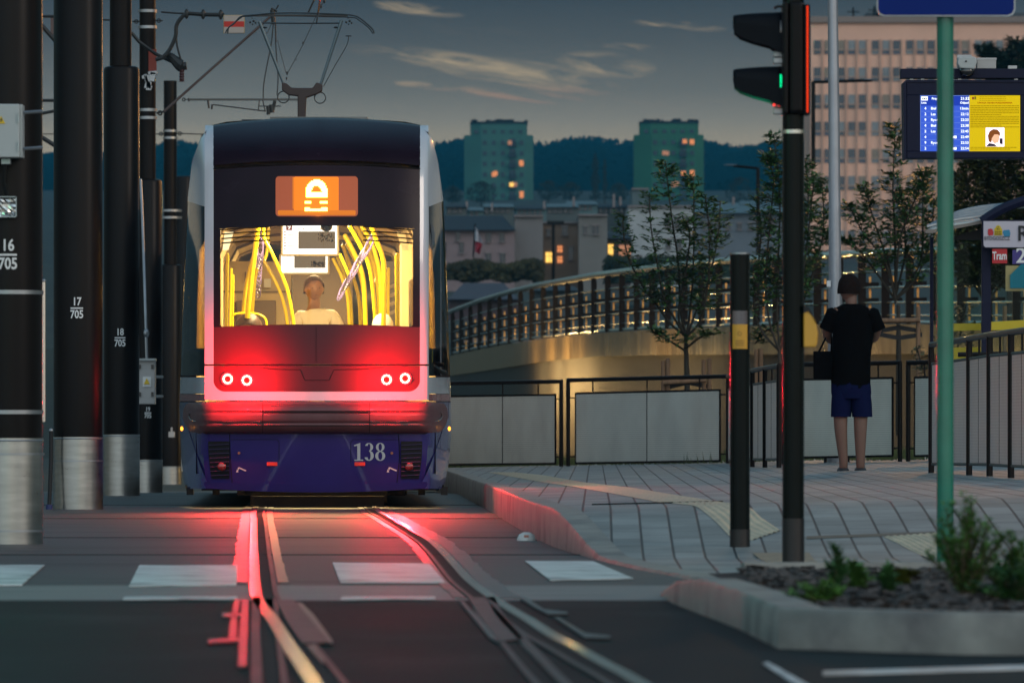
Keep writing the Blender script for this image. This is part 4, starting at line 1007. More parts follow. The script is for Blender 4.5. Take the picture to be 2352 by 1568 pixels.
g = MB(); q = Zp([(590, 985), (1090, 1048)]); g.tube([P(*q[0], Yc), P(*q[1], Yc)], L(6/4.096, Yc), 8); g.build('steady_arm', mWire, ct, True)
g = MB()
for z0, z1, r in (((545, 945), (555, 1020), 9), ((585, 985), (580, 1030), 9), ((365, 925), (365, 955), 10), ((320, 935), (365, 938), 4), ((1150, 95), (1165, 230), 22), ((1140, 80), (1195, 110), 10), ((1185, 90), (1210, 50), 7), ((1180, 230), (1185, 400), 7), ((1110, 1000), (1115, 1080), 18), ((1030, 930), (1020, 1035), 5), ((1175, 950), (1150, 1060), 16), ((1030, 1000), (1230, 1000), 5), ((1140, 985), (1150, 1060), 22)):
    q = Zp([z0, z1]); g.tube([P(*q[0], Yc), P(*q[1], Yc)], L(r/4.096, Yc), 8)
g.build('clamp', mWire, ct, True)
g = MB(); g.ring(P(*Zp([(318, 938)])[0], Yc), L(3.3, Yc), L(1.4, Yc)); g.ring(P(*Zp([(95, 1065)])[0], Yc), L(4.5, Yc), L(2, Yc)); g.tube([P(*Zp([(60, 1065)])[0], Yc), P(*Zp([(140, 1050)])[0], Yc)], L(2.2, Yc), 8); g.build('hinge', mWire, ct, True)
for pts, r in (([(1160, 230), (1140, 420), (1100, 620), (1070, 800), (1065, 940)], 6), ([(1180, 380), (1195, 600), (1205, 740), (1195, 900)], 6), ([(1140, 230), (1110, 300), (1085, 320)], 3), ([(1200, 380), (1240, 540), (1280, 690)], 3), ([(1060, 940), (1085, 1050)], 6)):
    q = crv(Zp(pts), 4); g = MB(); g.tube([P(*a, Yc) for a in q], L(r/4.096, Yc), 6); g.build('dropper', mWire, ct, True)
# feeder line running past the pantograph
q = Zp([(1290, 700), (1440, 420), (1560, 160), (1600, 80), (1660, -40)]); wire('stay_wire', [(*a, 86.5) for a in q], L(.9, 80), 'thin diagonal stay wire crossing behind the pantograph arms')
o = bpy.data.objects['stay_wire']
for c, r in (((1440, 408), 10), ((1610, 62), 13), ((1640, 10), 16), ((1290, 690), 12), ((1285, 740), 10), ((1375, 565), 6)):
    g = MB(); g.sphere(P(*Zp([c])[0], 86.5), L(r/4.096, 80), 8, 6, (.8, .8, 1.7)); g.build('wire_clamp', mWire, o, True)
for x0, y0, x1, y1, lb in ((695, 262, 660, 415, 'hair thin wire dropping from the right pantograph ring to the roof'), ):
    pass
wire('contact_wire', [(727, 53, 67), (745, -60, 40), (800, -500, 20)], .007, 'contact wire leading forward from the pantograph head')
wire('hanger_wire', [(708, 30, 84), (724, -5, 84)], .012, 'short slanted hanger wire above the pantograph head')
mc1 = wire('feeder_cable', [(*a, 87.5) for a in crv(Zq([(640, 128), (760, 138), (900, 145)]), 4)]+[(*a, 87.5) for a in Zq([(1080, 152), (1290, 152)])], .012, 'thin horizontal cable from mast 19 to the red and white board', 'cable')
mc2 = wire('jumper_cable', [(*a, 87.4) for a in crv(Zq([(1300, 158), (1080, 155), (920, 146), (850, 190), (800, 270), (790, 380), (740, 500), (690, 570), (640, 610), (580, 625)]), 5)], .028, 'thick black looping jumper cable between mast 19 and the board', 'cable')
for c in ((905, 148), (1078, 152), (1262, 155)):
    g = MB(); g.sphere(P(*Zq([c])[0], 87.4), .05, 8, 6, (.6, .6, 1.3)); g.build('cable_clamp', mWire, mc2, True)
wire('switch_rod', [(*a, 87.5) for a in crv(Zq([(795, 380), (810, 500), (860, 675)]), 4)], .014, 'thin rod hanging down to the brown insulator', 'rod')
wire('operating_rod', [(*a, 87.6) for a in Zq([(330, 345), (410, 440), (585, 568), (650, 600), (800, 668)])], .025, 'dark diagonal rod crossing behind mast 19', 'rod')
t = thing('line_insulator', 'dark brown ribbed insulator standing beside mast 19 on a horn shaped arm', 'insulator', tuple(P(*Zq([(855, 860)])[0], 87.5)))
g = MB(); pts = []; rr_ = []
for k in range(13):
    pts.append(P(*Zq([(855, 690+165*k/12)])[0], 87.5)); rr_.append(L((26 if k % 2 else 34)/4.55+(2.2 if k in (0, 12) else 0), 87.5)*.85)
g.tube(pts, rr_, 12); g.build('insulator_body', mat('insulator_brown', (.05, .012, .008), .3, coat=.5), t, True)
g = MB(); g.tube([P(*a, 87.5) for a in crv(Zq([(690, 572), (740, 590), (790, 640), (850, 690), (905, 690)]), 4)], [.03+.05*min(1, i/12) if i < 13 else .05 for i in range(17)], 8); g.build('horn_arm', mWire, t, True)
# bands and fittings on mast 19 and 20
for y in (28-2, 63, 400*0+441/1.0*0+253-1.5*0, 271):
    z = P(0, y, 88).z; g = MB(); g.tube([(X19, 88, z-.018), (X19, 88, z+.018)], .118, 32); g.build('clamp_band', mGalv, m19, True)
for y in (190*0+301, 317):
    z = P(0, y, 127).z; g = MB(); g.tube([(X20, 127, z-.02), (X20, 127, z+.02)], .135, 32); g.build('clamp_band', mGalv, m20, True)
for y in (484, 500):
    z = P(0, y, 127).z; g = MB(); g.tube([(X20, 127, z-.02), (X20, 127, z+.02)], .215, 32); g.build('clamp_band', mGalv, m20, True)
g = MB()
for k in range(9):
    g.box((X19+random.uniform(-.1, .1), 87.86, P(0, 176+random.uniform(-8, 26), 88).z), (random.uniform(.04, .12), .06, random.uniform(.04, .12)), ry=random.uniform(-.3, .3))
g.build('switch_gear', mGalv, m19, bevel=.005)
g = MB(); g.box((X19+.07, 87.87, P(0, 142, 88).z), (.1, .05, .30)); g.build('red_plate', mat('rust_red', (.22, .035, .02), .6), m19)
def eyebolt(x, y, Y, s, par):
    g = MB(); g.ring(P(x+s*7, y, Y), L(4, Y), L(1.3, Y)); g.tube([P(x, y, Y), P(x+s*16, y, Y)], L(1.6, Y), 6); g.build('eye_bolt', mWire, par, True)
eyebolt(358, 48, 88, 1, m19); eyebolt(320, 50, 88, -1, m19); eyebolt(406, 307, 127, 1, m20); eyebolt(377, 308, 127, -1, m20)
wire('back_wire', [(300, 48, 88), (236, 46, 88)], .012, 'short thin wire left of the top of mast 19')
wire('span_wire', [(375, 308, 127), (96, 308, 127)], .01, 'thin horizontal wire behind the masts at roof height')
wire('guy_wire', [(422, 307, 127), (470, 309, 127)], .012, 'thin wire between the distant mast and the tram roof')
lc = thing('rear_cantilever', 'dark overhead line arms seen in the gap between the two nearest masts', 'cantilever', tuple(P(110, 240, 95)))
for q, r in (((98, 52, 124, 100), .03), ((98, 231, 124, 231), .022), ((98, 262, 124, 254), .022), ((98, 312, 124, 338), .03), ((98, 38, 124, 38), .02)):
    g = MB(); g.tube([P(q[0]-8, q[1], 95), P(q[2]+8, q[3], 95)], r, 8); g.build('arm_tube', mWire, lc, True)
g = MB(); g.pbox(116, 36, 124, 80, 95, .1); g.build('insulator', mat('insulator_brown', (.05, .012, .008), .3, coat=.5), lc)
# red and white board
t = thing('signal_board', 'small square board with white, red and white bands hanging by the pantograph', 'sign', tuple(P(537, 77, 87)))
g = MB(); g.pbox(513, 35, 562, 77, 87.02, .02); g.build('board_frame', mat('board_edge', (.35, .28, .12), .5), t)
for y0, y1, m in ((36, 49.5, mat('board_white', (.38, .32, .28), .6)), (49.5, 62.5, mat('board_red', (.45, .02, .01), .6)), (62.5, 76, mat('board_white', (.38, .32, .28), .6))):
    g = MB(); g.pbox(514.5, y0, 560.5, y1, 87, .015); g.build('board_band', m, t)

# ------------------------------------------------------------------ fences with ribbed panels
mFence = mat('fence_paint', (.008, .0055, .005), .34, spec=.16)
m = glassy('ribbed_panel', (.62, .66, .64), .10, .35, body=(.95, 1, .93), bodymix=.62)
nt = m.node_tree; tc = nt.nodes.new('ShaderNodeTexCoord'); wv = nt.nodes.new('ShaderNodeTexWave'); wv.bands_direction = 'Z'; wv.inputs['Scale'].default_value = 26 / 2
nt.links.new(tc.outputs['Object'], wv.inputs['Vector'])
mr = nt.nodes.new('ShaderNodeMapRange'); mr.inputs['To Min'].default_value = .55; mr.inputs['To Max'].default_value = 1.0; nz = nt.nodes.new('ShaderNodeTexNoise'); nz.inputs['Scale'].default_value = 3.2; nz.inputs['Detail'].default_value = 5
mp = nt.nodes.new('ShaderNodeMapping'); mp.inputs['Scale'].default_value = (1, 1, .35); nt.links.new(tc.outputs['Object'], mp.inputs[0]); nt.links.new(mp.outputs[0], nz.inputs['Vector'])
ad = nt.nodes.new('ShaderNodeMath'); ad.operation = 'MULTIPLY_ADD'; ad.inputs[1].default_value = .5; nt.links.new(wv.outputs['Fac'], ad.inputs[0]); nt.links.new(nz.outputs['Fac'], ad.inputs[2])
nt.links.new(ad.outputs[0], mr.inputs['Value']); mr.inputs['From Min'].default_value = .25; mr.inputs['From Max'].default_value = 1.05
for nd in nt.nodes:
    if nd.type == 'MIX_SHADER' and abs(nd.inputs[0].default_value-.62) < 1e-4 and not nd.inputs[0].is_linked: nt.links.new(mr.outputs[0], nd.inputs[0])
mPanel = m
def fence(p0, p1, h0, h1, label, post0=True, post1=True, inset=.13, mids=(.5,), small=True, top=mFence, gap=.24):
    # p0, p1 ground points; h0,h1 heights
    p0 = Vector(p0); p1 = Vector(p1); d = p1-p0; ln = Vector((d.x, d.y, 0)).length; dn = d.normalized(); rz = math.atan2(d.y, d.x)
    t = thing('fence_section', label, 'fence', tuple(p0), 'railings with ribbed panels along the platform')
    at = lambda f, z: p0+d*f+Vector((0, 0, z*(h0+(h1-h0)*f)))
    g = MB(); g.tube([at(0, 1)-dn*.01, at(1, 1)+dn*.01], .026, 12); g.build('top_rail', top, t, True)
    for f, on in ((0, post0), (1, post1)):
        if on: g = MB(); g.tube([at(f, -.02), at(f, 1)], .026, 12); g.build('post', mFence, t, True)
    a, b = inset/ln, 1-inset/ln
    q = lambda f, z: at(f, z)
    zt, zb = 1-.15, .065
    for (f0, z0, f1, z1, r) in ((a, zt, b, zt, .012), (a, zb, b, zb, .012), (a, zb, a, zt, .012), (b, zb, b, zt, .012)):
        g = MB(); v0, v1 = q(f0, z0), q(f1, z1); g.tube([v0, v1], .014, 6); g.build('panel_frame', mFence, t)
    for f in mids:
        ff = a+(b-a)*f; g = MB(); g.tube([q(ff, zb), q(ff, 1)], .010, 6); g.build('mid_bar', mFence, t)
    if small:
        for f, z0, z1 in ((a+(b-a)*.12, zt, 1), (a+(b-a)*.86, zt, 1)):
            g = MB(); g.tube([q(f, z0), q(f, z1)], .011, 6); g.build('stub', mFence, t)
        for z in (.80, .14):
            for f0, f1 in ((0, a), (b, 1)):
                g = MB(); g.tube([q(f0, z), q(f1, z)], .010, 6); g.build('stub', mFence, t)
    g = MB(); nrm = Vector((d.y, -d.x, 0)).normalized()*.006; v = [q(a, zb), q(b, zb), q(b, zt), q(a, zt)]
    g.prism([k-nrm for k in v], 1, tuple(nrm*2)); g.build('ribbed_panel', mPanel, t); return t
def FP(x, yb, Y): return P(x, yb, Y)
def FH(yt, yb, Y): return (yb-yt)*Y/F
fence(FP(985, 1080, 88), FP(1289, 1077, 86), FH(881, 1080, 88), FH(876, 1077, 86), 'dark framed railing section next to the tram, left of the gap', inset=.11, mids=(.57,))
fence(FP(1305, 1077, 86), FP(1672, 1071, 84), FH(873, 1077, 86), FH(864, 1071, 84), 'widest dark framed railing section in the middle, below the sapling', inset=.135)
fence(FP(1672, 1071, 83), FP(1728, 1068, 74), FH(864, 1071, 83), FH(852, 1068, 74), 'narrow railing section partly behind the short push button post', inset=.3, mids=(), small=False)
fence(FP(1728, 1068, 74), FP(1757, 1069, 72), FH(851, 1068, 74), FH(845, 1069, 72), 'narrow angled railing section right of the short push button post', inset=.2, mids=(.5,), small=False)
fence(FP(1757, 1069, 72), FP(1789, 1069, 70), FH(845, 1069, 72), FH(840, 1069, 70), 'narrow angled railing section touching the traffic light post', inset=.2, mids=(.5,), small=False)
fence(FP(1800, 1066, 78), FP(2067, 1061, 77), FH(838, 1066, 78), FH(833, 1061, 77), 'railing section behind the standing person', inset=.10, mids=())
fence(FP(2086, 1062, 77), FP(2300, 1058, 76), FH(833, 1062, 77), FH(827, 1058, 76), 'short railing section right of the narrow gap, partly behind the nearer railing', inset=.1, mids=())
Fp = [(2139, 1084, 792, 60.5), (2226, 1086, 778, 57), (2273, 1087, 769, 55), (2322, 1091, 763, 53), (2375, 1094, 756, 51.2)]
for i, lb in enumerate(('nearer railing section behind the green post', 'second section of the nearer railing from the green post', 'third section of the nearer railing, streaked red', 'nearer railing section cut by the right edge of the picture')):
    a, b = Fp[i], Fp[i+1]
    fence(FP(a[0], a[1], a[3]), FP(b[0], b[1], b[3]), FH(a[2], a[1], a[3]), FH(b[2], b[1], b[3]), lb, post1=(i == 3), inset=.12, mids=(.5,), small=False)
g = MB(); g.tube([P(2200, 814, 72), P(2400, 812, 72)], .025, 8); tag(g.build('handrail', mFence, None, True), 'straight dark handrail seen just behind the nearer railing', 'handrail')

# ------------------------------------------------------------------ curved bridge with its parapet railing
BR = [(985, 740, 824, 235), (1034, 716, 812, 212), (1098, 692, 798, 195), (1165, 672, 785, 183), (1230, 656.6, 775, 174), (1306, 643, 766, 163), (1372, 632, 760, 157), (1471, 619, 753.5, 152), (1504, 615, 752, 150), (1608, 605, 748, 145), (1665, 600, 745.6, 142), (1722, 597, 744, 140), (1789, 593, 742, 138), (1900, 587, 740, 135), (2023, 580, 739, 130), (2131, 575, 740, 127), (2252, 571, 741, 124), (2420, 566, 742, 120)]
def br(x):
    for a, b in zip(BR, BR[1:]):
        if a[0] <= x <= b[0]:
            f = (x-a[0])/(b[0]-a[0]); return [a[k]+(b[k]-a[k])*f for k in range(4)]
    return BR[-1]
bt = thing('bridge', 'curved concrete bridge approach with a lit yellowish edge band and a long metal railing', 'bridge', (4, 140, -.3))
PBOT = [(985, 868), (1034, 863), (1174, 842), (1263, 828), (1372, 819), (1504, 815), (1665, 814), (2420, 812)]
def tb(x):
    for (a, b), (c, d) in zip(PBOT, PBOT[1:]):
        if a <= x <= c: return b+(d-b)*(x-a)/(c-a)
    return PBOT[-1][1]
xs = [985+i*(2420-985)/90 for i in range(91)]
def bstrip(name, fa, fb, off, m, dp=.0):
    g = MB(); vs = []
    for x in xs:
        _, _, _, Y = br(x); ya, yb = fa(x), fb(x); Y -= off
        vs += [P(x, ya, Y), P(x, yb, Y) if yb is not None else Vector(((x-1176)*Y/F, Y, -.35))]
        vs += [vs[-1]+Vector((0, .3, 0)), vs[-2]+Vector((0, .3, 0))]
    n = len(xs); g.add(vs, [(i*4+k, i*4+(k+1) % 4, (i+1)*4+(k+1) % 4, (i+1)*4+k) for i in range(n-1) for k in range(4)]); return g.build(name, m, bt, True)
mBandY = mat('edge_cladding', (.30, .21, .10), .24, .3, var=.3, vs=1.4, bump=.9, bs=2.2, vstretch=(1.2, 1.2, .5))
mWallR = mat('ribbed_wall', (.035, .030, .026), .75, var=.3, vs=9, vstretch=(3, 3, .15), bump=.8, bs=12)
mWallR.diffuse_color = (1, 1, 1, 1)
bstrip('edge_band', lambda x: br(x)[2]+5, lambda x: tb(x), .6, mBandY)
bstrip('retaining_wall', lambda x: tb(x), lambda x: None, .0, mWallR)
bstrip('deck_slab', lambda x: br(x)[2]+5, lambda x: tb(x)-20, 0.3, mKerb)
def blong(name, f, r, m, parent=bt):
    g = MB(); pts = []
    for x in xs:
        _, yt, yb, Y = br(x); pts.append(P(x, yt+(yb-yt)*f, Y))
    g.tube(pts, r, 8); return g.build(name, m, parent, True)
mRailB = mat('rail_alu', (.62, .62, .60), .25, 1)
blong('handrail', 0, .075, mRailB); blong('deck_edge', 1.0, .035, mRailB)
for f in (.27, .50, .72, .9): blong('rail', f, .020, mRailB)
mPostB = mat('post_dark', (.006, .004, .004), .5, spec=.12)
x = 1040; k = 0
while x < 2400:
    _, yt, yb, Y = br(x); wp = 5.0+4.2*min(1, (x-1040)/900)
    g = MB(); g.pprism([(x-wp, yt+8), (x-wp*.2, yt+3), (x+wp*.5, yt+3), (x+wp, yt+14), (x+wp, yb+4), (x-wp, yb+4)], Y-.08, .16); pb = g.build('railing_post', mPostB, bt)
    g = MB(); g.pbox(x+wp+1.2+(wp*.6), yt+(yb-yt)*.34, x+wp+1.2+wp*1.1, yb, Y+.1, .04); g.build('lit_bar', mat('lit_bar', (.95, .50, .14), .35, .3), pb)  # orange lamplight on the bars put into their base colour
    _, y2, b2, Y2 = br(x+wp*3)
    for f in (.47, .70):
        g = MB(); yv = yt+(yb-yt)*f; g.pbox(x+wp*.2, yv-4.5-wp*.35, x+wp*4.2, yv+3+wp*.3, Y-.02, .1); g.build('block', mPostB, pb)
    x += 20+min(1, (x-1040)/750)*27+max(0, (x-1790)/600)*22; k += 1

g = MB(); g.add([(-2, 236, 3.62), (60, 236, 3.62), (70, 262, 4.1), (-2, 262, 4.1)], [(0, 1, 2, 3)]); struct(g.build('far_road', mat('far_road', (.20, .11, .07), .7, var=.5, vs=.3)))  # warm light on the road put into its orange-brown colour
t = thing('street_lamp', 'round glowing lamp seen just above the middle of the bridge railing', 'lamp', tuple(P(1535, 745, 175)))
g = MB(); g.tube([P(1535, 745, 175), P(1535, 668, 175)], .04, 8); g.build('post', mDark, t); g = MB(); g.sphere(P(1535, 662, 175), .10, 14, 10); g.build('globe', emis('lamp_globe', (1, .52, .2), 1.6), t, True)

# ------------------------------------------------------------------ tall poles, traffic signal
def DM(n, c, **k): return mat(n, c, **k)
mGreenP = mat('green_lit_post', (.008, .17, .11), .25, .0, coat=.3, var=.15, vs=6)  # green light falling on the post is put into its base colour
mPole = mat('signal_post_paint', (.003, .0055, .005), .26, spec=.14)
Y = 34.0
ts = thing('traffic_light', 'black two aspect traffic light seen side-on, mounted on the dark post', 'traffic light', tuple(P(1825, 264, Y)))
sp = thing('signal_post', 'tall dark post with a pale clamp ring carrying the traffic light', 'post', tuple(P(1822, 1306, Y)))
g = MB(); g.tube([P(1822, 1308, Y), P(1822, -60, Y)], L(25, Y), 32); g.build('post_tube', mPole, sp, True)
g = MB(); g.tube([P(1822, 1308, Y), P(1822, 1190, Y)], L(25.6, Y), 32); g.build('base_sleeve', mat('sleeve_dark', (.01, .008, .008), .4), sp, True)
g = MB(); g.tube([P(1822, 307, Y), P(1822, 299, Y)], L(27, Y), 32); g.build('clamp_ring', mat('clamp_steel', (.6, .6, .55), .25, 1), sp, True)
Zs = lambda pts: zc(pts, 2800, 0, 1.568)
mHouse = mat('signal_housing', (.004, .0035, .004), .35, spec=.15)
g = MB(); g.pbox(1812, 3, 1846, 262, Y-.09, .2); g.build('housing', mHouse, ts, bevel=.02)
g = MB(); g.pbox(1846.5, 10, 1861, 264, Y-.07, .16); g.build('backplate', mHouse, ts, bevel=.006)
g = MB(); g.pbox(1853, 14, 1856.5, 258, Y-.075, .03); g.build('red_rim_glow', emis('red_rim_emission', (1, .05, .01), 1.1), ts)  # glowing strip added to imitate a red reflection on the backplate edge
g = MB(); g.pbox(1798, 4, 1811, 262, Y-.1, .2); g.build('door', mHouse, ts, bevel=.01)
mVis = mat('visor_black', (.004, .005, .008), .6, spec=.12)
def visor(y0, green):
    # tunnel visor pointing left; x stations with centre and radius, open below
    st = [(1684, y0+25, 20), (1692, y0+27, 24), (1720, y0+31, 31), (1750, y0+35, 37), (1780, y0+40, 43), (1797, y0+42, 46)]
    vs = []; n = 17
    for i, (x, yc, r) in enumerate(st):
        for k in range(n):
            a = R(-30+240*k/(n-1)); cut = 1
            q = P(x, yc-r*math.sin(a)*.98, Y); q.y += L(r*.78, Y)*-math.cos(a); vs.append(q)
    g = MB(); g.add(vs, [(i*n+k, i*n+k+1, (i+1)*n+k+1, (i+1)*n+k) for i in range(len(st)-1) for k in range(n-1)])
    g.pprism([(1690, y0+40), (1797, y0+60), (1797, y0+150), (1778, y0+150), (1760, y0+134), (1730, y0+104), (1702, y0+88)][:0] or [(1796, y0-2), (1799, y0-2), (1799, y0+92), (1796, y0+92)], Y-.1, .2)
    o = g.build('visor', mVis, ts, True); sd = o.modifiers.new('thick', 'SOLIDIFY'); sd.thickness = .004
    for s in (-1, 1):
        off = 0 if s < 0 else 6
        g = MB(); pts = [(1684, y0+24), (1797, y0+38), (1797, y0+90+off), (1780, y0+85+off), (1767, y0+76+off), (1730, y0+66+off), (1700, y0+55+off), (1686, y0+43+off)]
        g.prism([P(a, b, Y+s*.085*(1+(a-1797)/300)) for a, b in pts], .004); g.build('visor_cheek', mVis, ts)
    g = MB(); a = P(1795, y0+44, Y); g.tube([a, a-Vector((.01, 0, 0))], .085, 24)
    g.build('lens', emis('green_lens', (.0, 1, .35), 1.2) if green else mat('dark_lens', (.02, .02, .02), .1, coat=1), ts, True)
    if green:
        lamp('POINT', 'green_signal_light', a-Vector((.06, 0, -.01)), 5, (.02, 1, .4), .02)
visor(31, False); visor(262-72+82-200+105*0+46+10+48-1, True) if 0 else visor(155, True)
g = MB()
for y in (125, 140, 240, 256): g.box(P(1787, y, Y), (.045, .06, .03))
g.build('bracket', mGalv, ts, bevel=.004)
g = MB()
for x in (1778, 1790): g.sphere(P(x, 241, Y-.05), .007, 8, 6)
g.build('indicator', emis('red_dot', (1, .05, .04), 2), ts, True)
g = MB(); g.tube([P(*a, Y) for a in Zs([(465, 55), (490, 40), (520, 45), (535, 65)])], .008, 6); g.build('cable', mWire, ts, True)
t = thing('push_button', 'yellow pedestrian push button unit on the right side of the traffic light post', 'button', tuple(P(1860, 797, Y)))
g = MB(); g.pprism([(1846, 717), (1856, 712), (1866, 722), (1875, 742), (1879, 765), (1877, 790), (1872, 797), (1846, 797)], Y-.05, .1); g.build('housing', mat('button_yellow', (.62, .30, .01), .4, coat=.3), t, bevel=.006)
g = MB(); g.pprism([(1846, 703), (1853, 702), (1864, 714), (1876, 742), (1868, 728), (1856, 714), (1846, 719)], Y-.055, .11); g.build('hood', mRubber, t)
# short push-button post
Yb = 37.6
t = thing('button_post', 'short dark post with a flat cap and a yellow button panel', 'post', tuple(P(1699, 1267, Yb)))
g = MB(); g.tube([P(1699.5, 1267, Yb), P(1699.5, 584, Yb)], L(22.8, Yb), 32); g.build('post_tube', mPole, t, True)
g = MB(); g.tube([P(1699.5, 584, Yb), P(1699.5, 580.5, Yb)], L(23.6, Yb), 32); g.build('cap', mGalv, t, True)
g = MB(); g.tube([P(1699.5, 1268, Yb), P(1699.5, 1215, Yb)], L(23.4, Yb), 32); g.build('base_sleeve', mat('sleeve_dark', (.01, .008, .008), .4), t, True)
def arcplate(x0, x1, y0, y1, cx, r, Y, off, name, m, par):
    g = MB(); vs = []
    R_ = L(r, Y)+off; X = (cx-1176)*Y/F
    for k in range(13):
        x = (x0+(x1-x0)*k/12-1176)*Y/F; yy = Y-math.sqrt(max(1e-6, R_**2-(x-X)**2)); vs += [(x, yy, P(0, y0, Y).z), (x, yy, P(0, y1, Y).z)]
    g.add(vs, [(2*k, 2*k+2, 2*k+3, 2*k+1) for k in range(12)]); return g.build(name, m, par, True)
pn = arcplate(1682, 1716, 745, 801, 1699.5, 22.8, Yb, .004, 'button_panel', mat('button_yellow', (.62, .30, .01), .4, coat=.3), t)
arcplate(1682, 1716, 714, 745, 1699.5, 22.8, Yb, .0035, 'button_window', mat('dark_window', (.012, .01, .03), .15, coat=1), t)
g = MB(); g.ring(P(1699, 766, Yb-.058), .010, .0015); 
for y in (782, 787, 792): g.pbox(1690, y, 1709, y+1.2, Yb-.0605, .002)
g.build('panel_symbol', mat('symbol_dark', (.2, .09, 0), .5), pn)
# grey lamp pole behind the person
Yl = 79
lp = thing('lamp_column', 'tall galvanised lamp column rising behind the standing person', 'lamp post', tuple(P(1920, 1067, Yl)))
g = MB(); g.tube([P(1921.5, 1068, Yl), P(1921, 850, Yl), P(1918, 640, Yl), P(1916, 300, Yl), P(1912, -60, Yl)], [L(22, Yl), L(20.5, Yl), L(14.5, Yl), L(13, Yl), L(11.5, Yl)], 24); g.build('column', mat('column_grey', (.34, .36, .40), .36, .6, var=.1, vs=4), lp, True)
g = MB(); c = P(1921, 1068, Yl); g.box(c+Vector((0, 0, .01)), (.34, .3, .025)); g.build('base_plate', mGalv, lp)
g = MB()
for dx in (-.13, .13): g.tube([c+Vector((dx, -.1, .02)), c+Vector((dx, -.1, .09))], .018, 8)
g.build('anchor_bolt', mDark, lp, True)
g = MB(); g.box(P(1903, 652, Yl)+Vector((0, -.07, 0)), (.045, .01, .07)); g.build('number_tag', mMark, lp)
# green sign post
Yg = 34.5
t = thing('sign_post', 'tall slim post with green light put into its colour, holding the blue board at the top right', 'post', tuple(P(2171, 1300, Yg)))
g = MB(); g.tube([P(2171, 1308, Yg), P(2171, -60, Yg)], L(19.5, Yg), 32); g.build('post_tube', mGreenP, t, True)
t = thing('blue_sign', 'blue traffic sign with rounded corners, cut by the top of the picture', 'sign', tuple(P(2173, 38, Yg)))
g = MB(); pts = [(2014, -120), (2014, 24), (2019, 34), (2030, 38), (2316, 38), (2327, 34), (2332, 24), (2332, -120)]; g.pprism(pts, Yg-.075, .02); g.build('sign_edge', mGalv, t)
g = MB(); g.pprism([(2017, -118), (2017, 22), (2022, 31), (2032, 35), (2314, 35), (2324, 31), (2329, 22), (2329, -118)], Yg-.079, .006); g.build('sign_face', mat('sign_blue', (.003, .02, .17), .75, spec=.2), t)
for y in (-30, 12): 
    g = MB(); g.pbox(2145, y-5, 2197, y+5, Yg-.055, .03); g.build('bracket', mGalv, t)
g = MB(); g.pbox(2163, 985*0+988*0+340*0+330, 2165, 332, Yg-.05, .001) if 0 else None

# ------------------------------------------------------------------ departure display
Yd = 58.0
dt = thing('departure_display', 'dark blue cased departure display with a lit blue timetable and yellow notice', 'display', tuple(P(2230, 362, Yd)))
mCase = mat('case_navy', (.004, .006, .028), .55, spec=.25, bump=.03, bs=120)
g = MB(); x0, y0, x1, y1 = 2076, 186, 2420, 364
for q in ((2082, 187, 2420, 219), (2082, 348, 2420, 364), (2082, 219, 2113, 348), (2344, 219, 2420, 348)): g.pbox(*q, Yd, .3)
g.pbox(2082, 187, 2420, 364, Yd+.06, .25); g.build('case', mCase, dt, bevel=.006)
g = MB(); g.pprism([(2075, 190), (2081, 184), (2420, 184), (2420, 189), (2082, 189), (2082, 366), (2077, 366)], Yd-.01, .34); g.build('case_rim', mCase, dt)
g = MB(); g.pbox(2069, 158, 2420, 180, Yd+.05, .16); g.build('support_beam', mCase, dt, bevel=.004)
for xa in (2090, 2115, 2200, 2330):
    g = MB(); g.pbox(xa, 180, xa+8, 186, Yd+.08, .1); g.build('spacer', mGalv, dt)
S0, S1, SX = 219.5, 347.5, 2226
mSB = emis('screen_blue', (.045, .11, .62), 1.15); mSD = emis('screen_blue_dark', (.02, .06, .50), .95); mSY = emis('screen_yellow', (1, .72, .012), .75); mSW = emis('screen_white_text', (.85, .93, 1), 1.9); mSI = emis('screen_brown_text', (.34, .20, .0), .8)
g = MB(); g.pbox(2114, S0, SX, S1, Yd+.03, .02); sc1 = g.build('timetable_screen', mSB, dt)
g = MB(); g.pbox(SX, S0, 2343, S1, Yd+.03, .02); sc2 = g.build('notice_screen', mSY, dt)
g = MB(); g.pbox(2115, S0, SX, 243, Yd+.026, .003); g.build('screen_header', mSD, sc1)
g = MB()
for q in ((2114, S0, SX, S0+.8), (2114, S0, 2114.8, S1), (SX-.4, S0, SX+.4, S1)): g.pbox(*q, Yd+.022, .002)
for k in range(1, 8): y = 243+k*13.1; g.pbox(2116, y-.25, SX-1, y+.25, Yd+.026, .002)
g.build('grid_line', emis('line_blue', (.25, .4, .9), .9), sc1)
Yt = Yd+.022
def tx(s, x, y, h, m, par, al='CENTER', b=.0, sx=1): return text_at(s, P(x, y, Yt), h, m, par, 'screen_lettering', al, sx, b)
tx('21:52', 2216.5, 227, .024, mSW, sc1, b=.02); tx('Odjazd', 2225, 236.5, .018, mSW, sc1, 'RIGHT', .02); tx('Linia', 2116, 236.5, .017, mSW, sc1, 'LEFT', .02); tx('Przystanek', 2140, 227, .019, mSW, sc1, 'LEFT', .02)
g = MB(); g.pbox(2116, 222, 2131, 231, Yt, .002); lg = g.build('logo_tile', mSW, sc1)
g = MB(); g.pbox(2118, 226, 2121, 229, Yt-.002, .001); g.pbox(2122, 225, 2125, 229, Yt-.002, .001); g.pbox(2126, 226, 2129, 229, Yt-.002, .001); g.build('logo_mark', mat('logo_grey', (.2, .2, .1), .6), lg)
rows_ = [('4', 'Bielawy', '13min'), ('2', 'Las Gdański', '22:12'), ('9', 'Rycerska', '22:23'), ('4', 'Bielawy', '22:38'), ('2', 'Las Gdański', '22:45'), ('4', '', '22:49'), ('9', 'Rycerska', '22:53'), ('2', '', '22:54')]
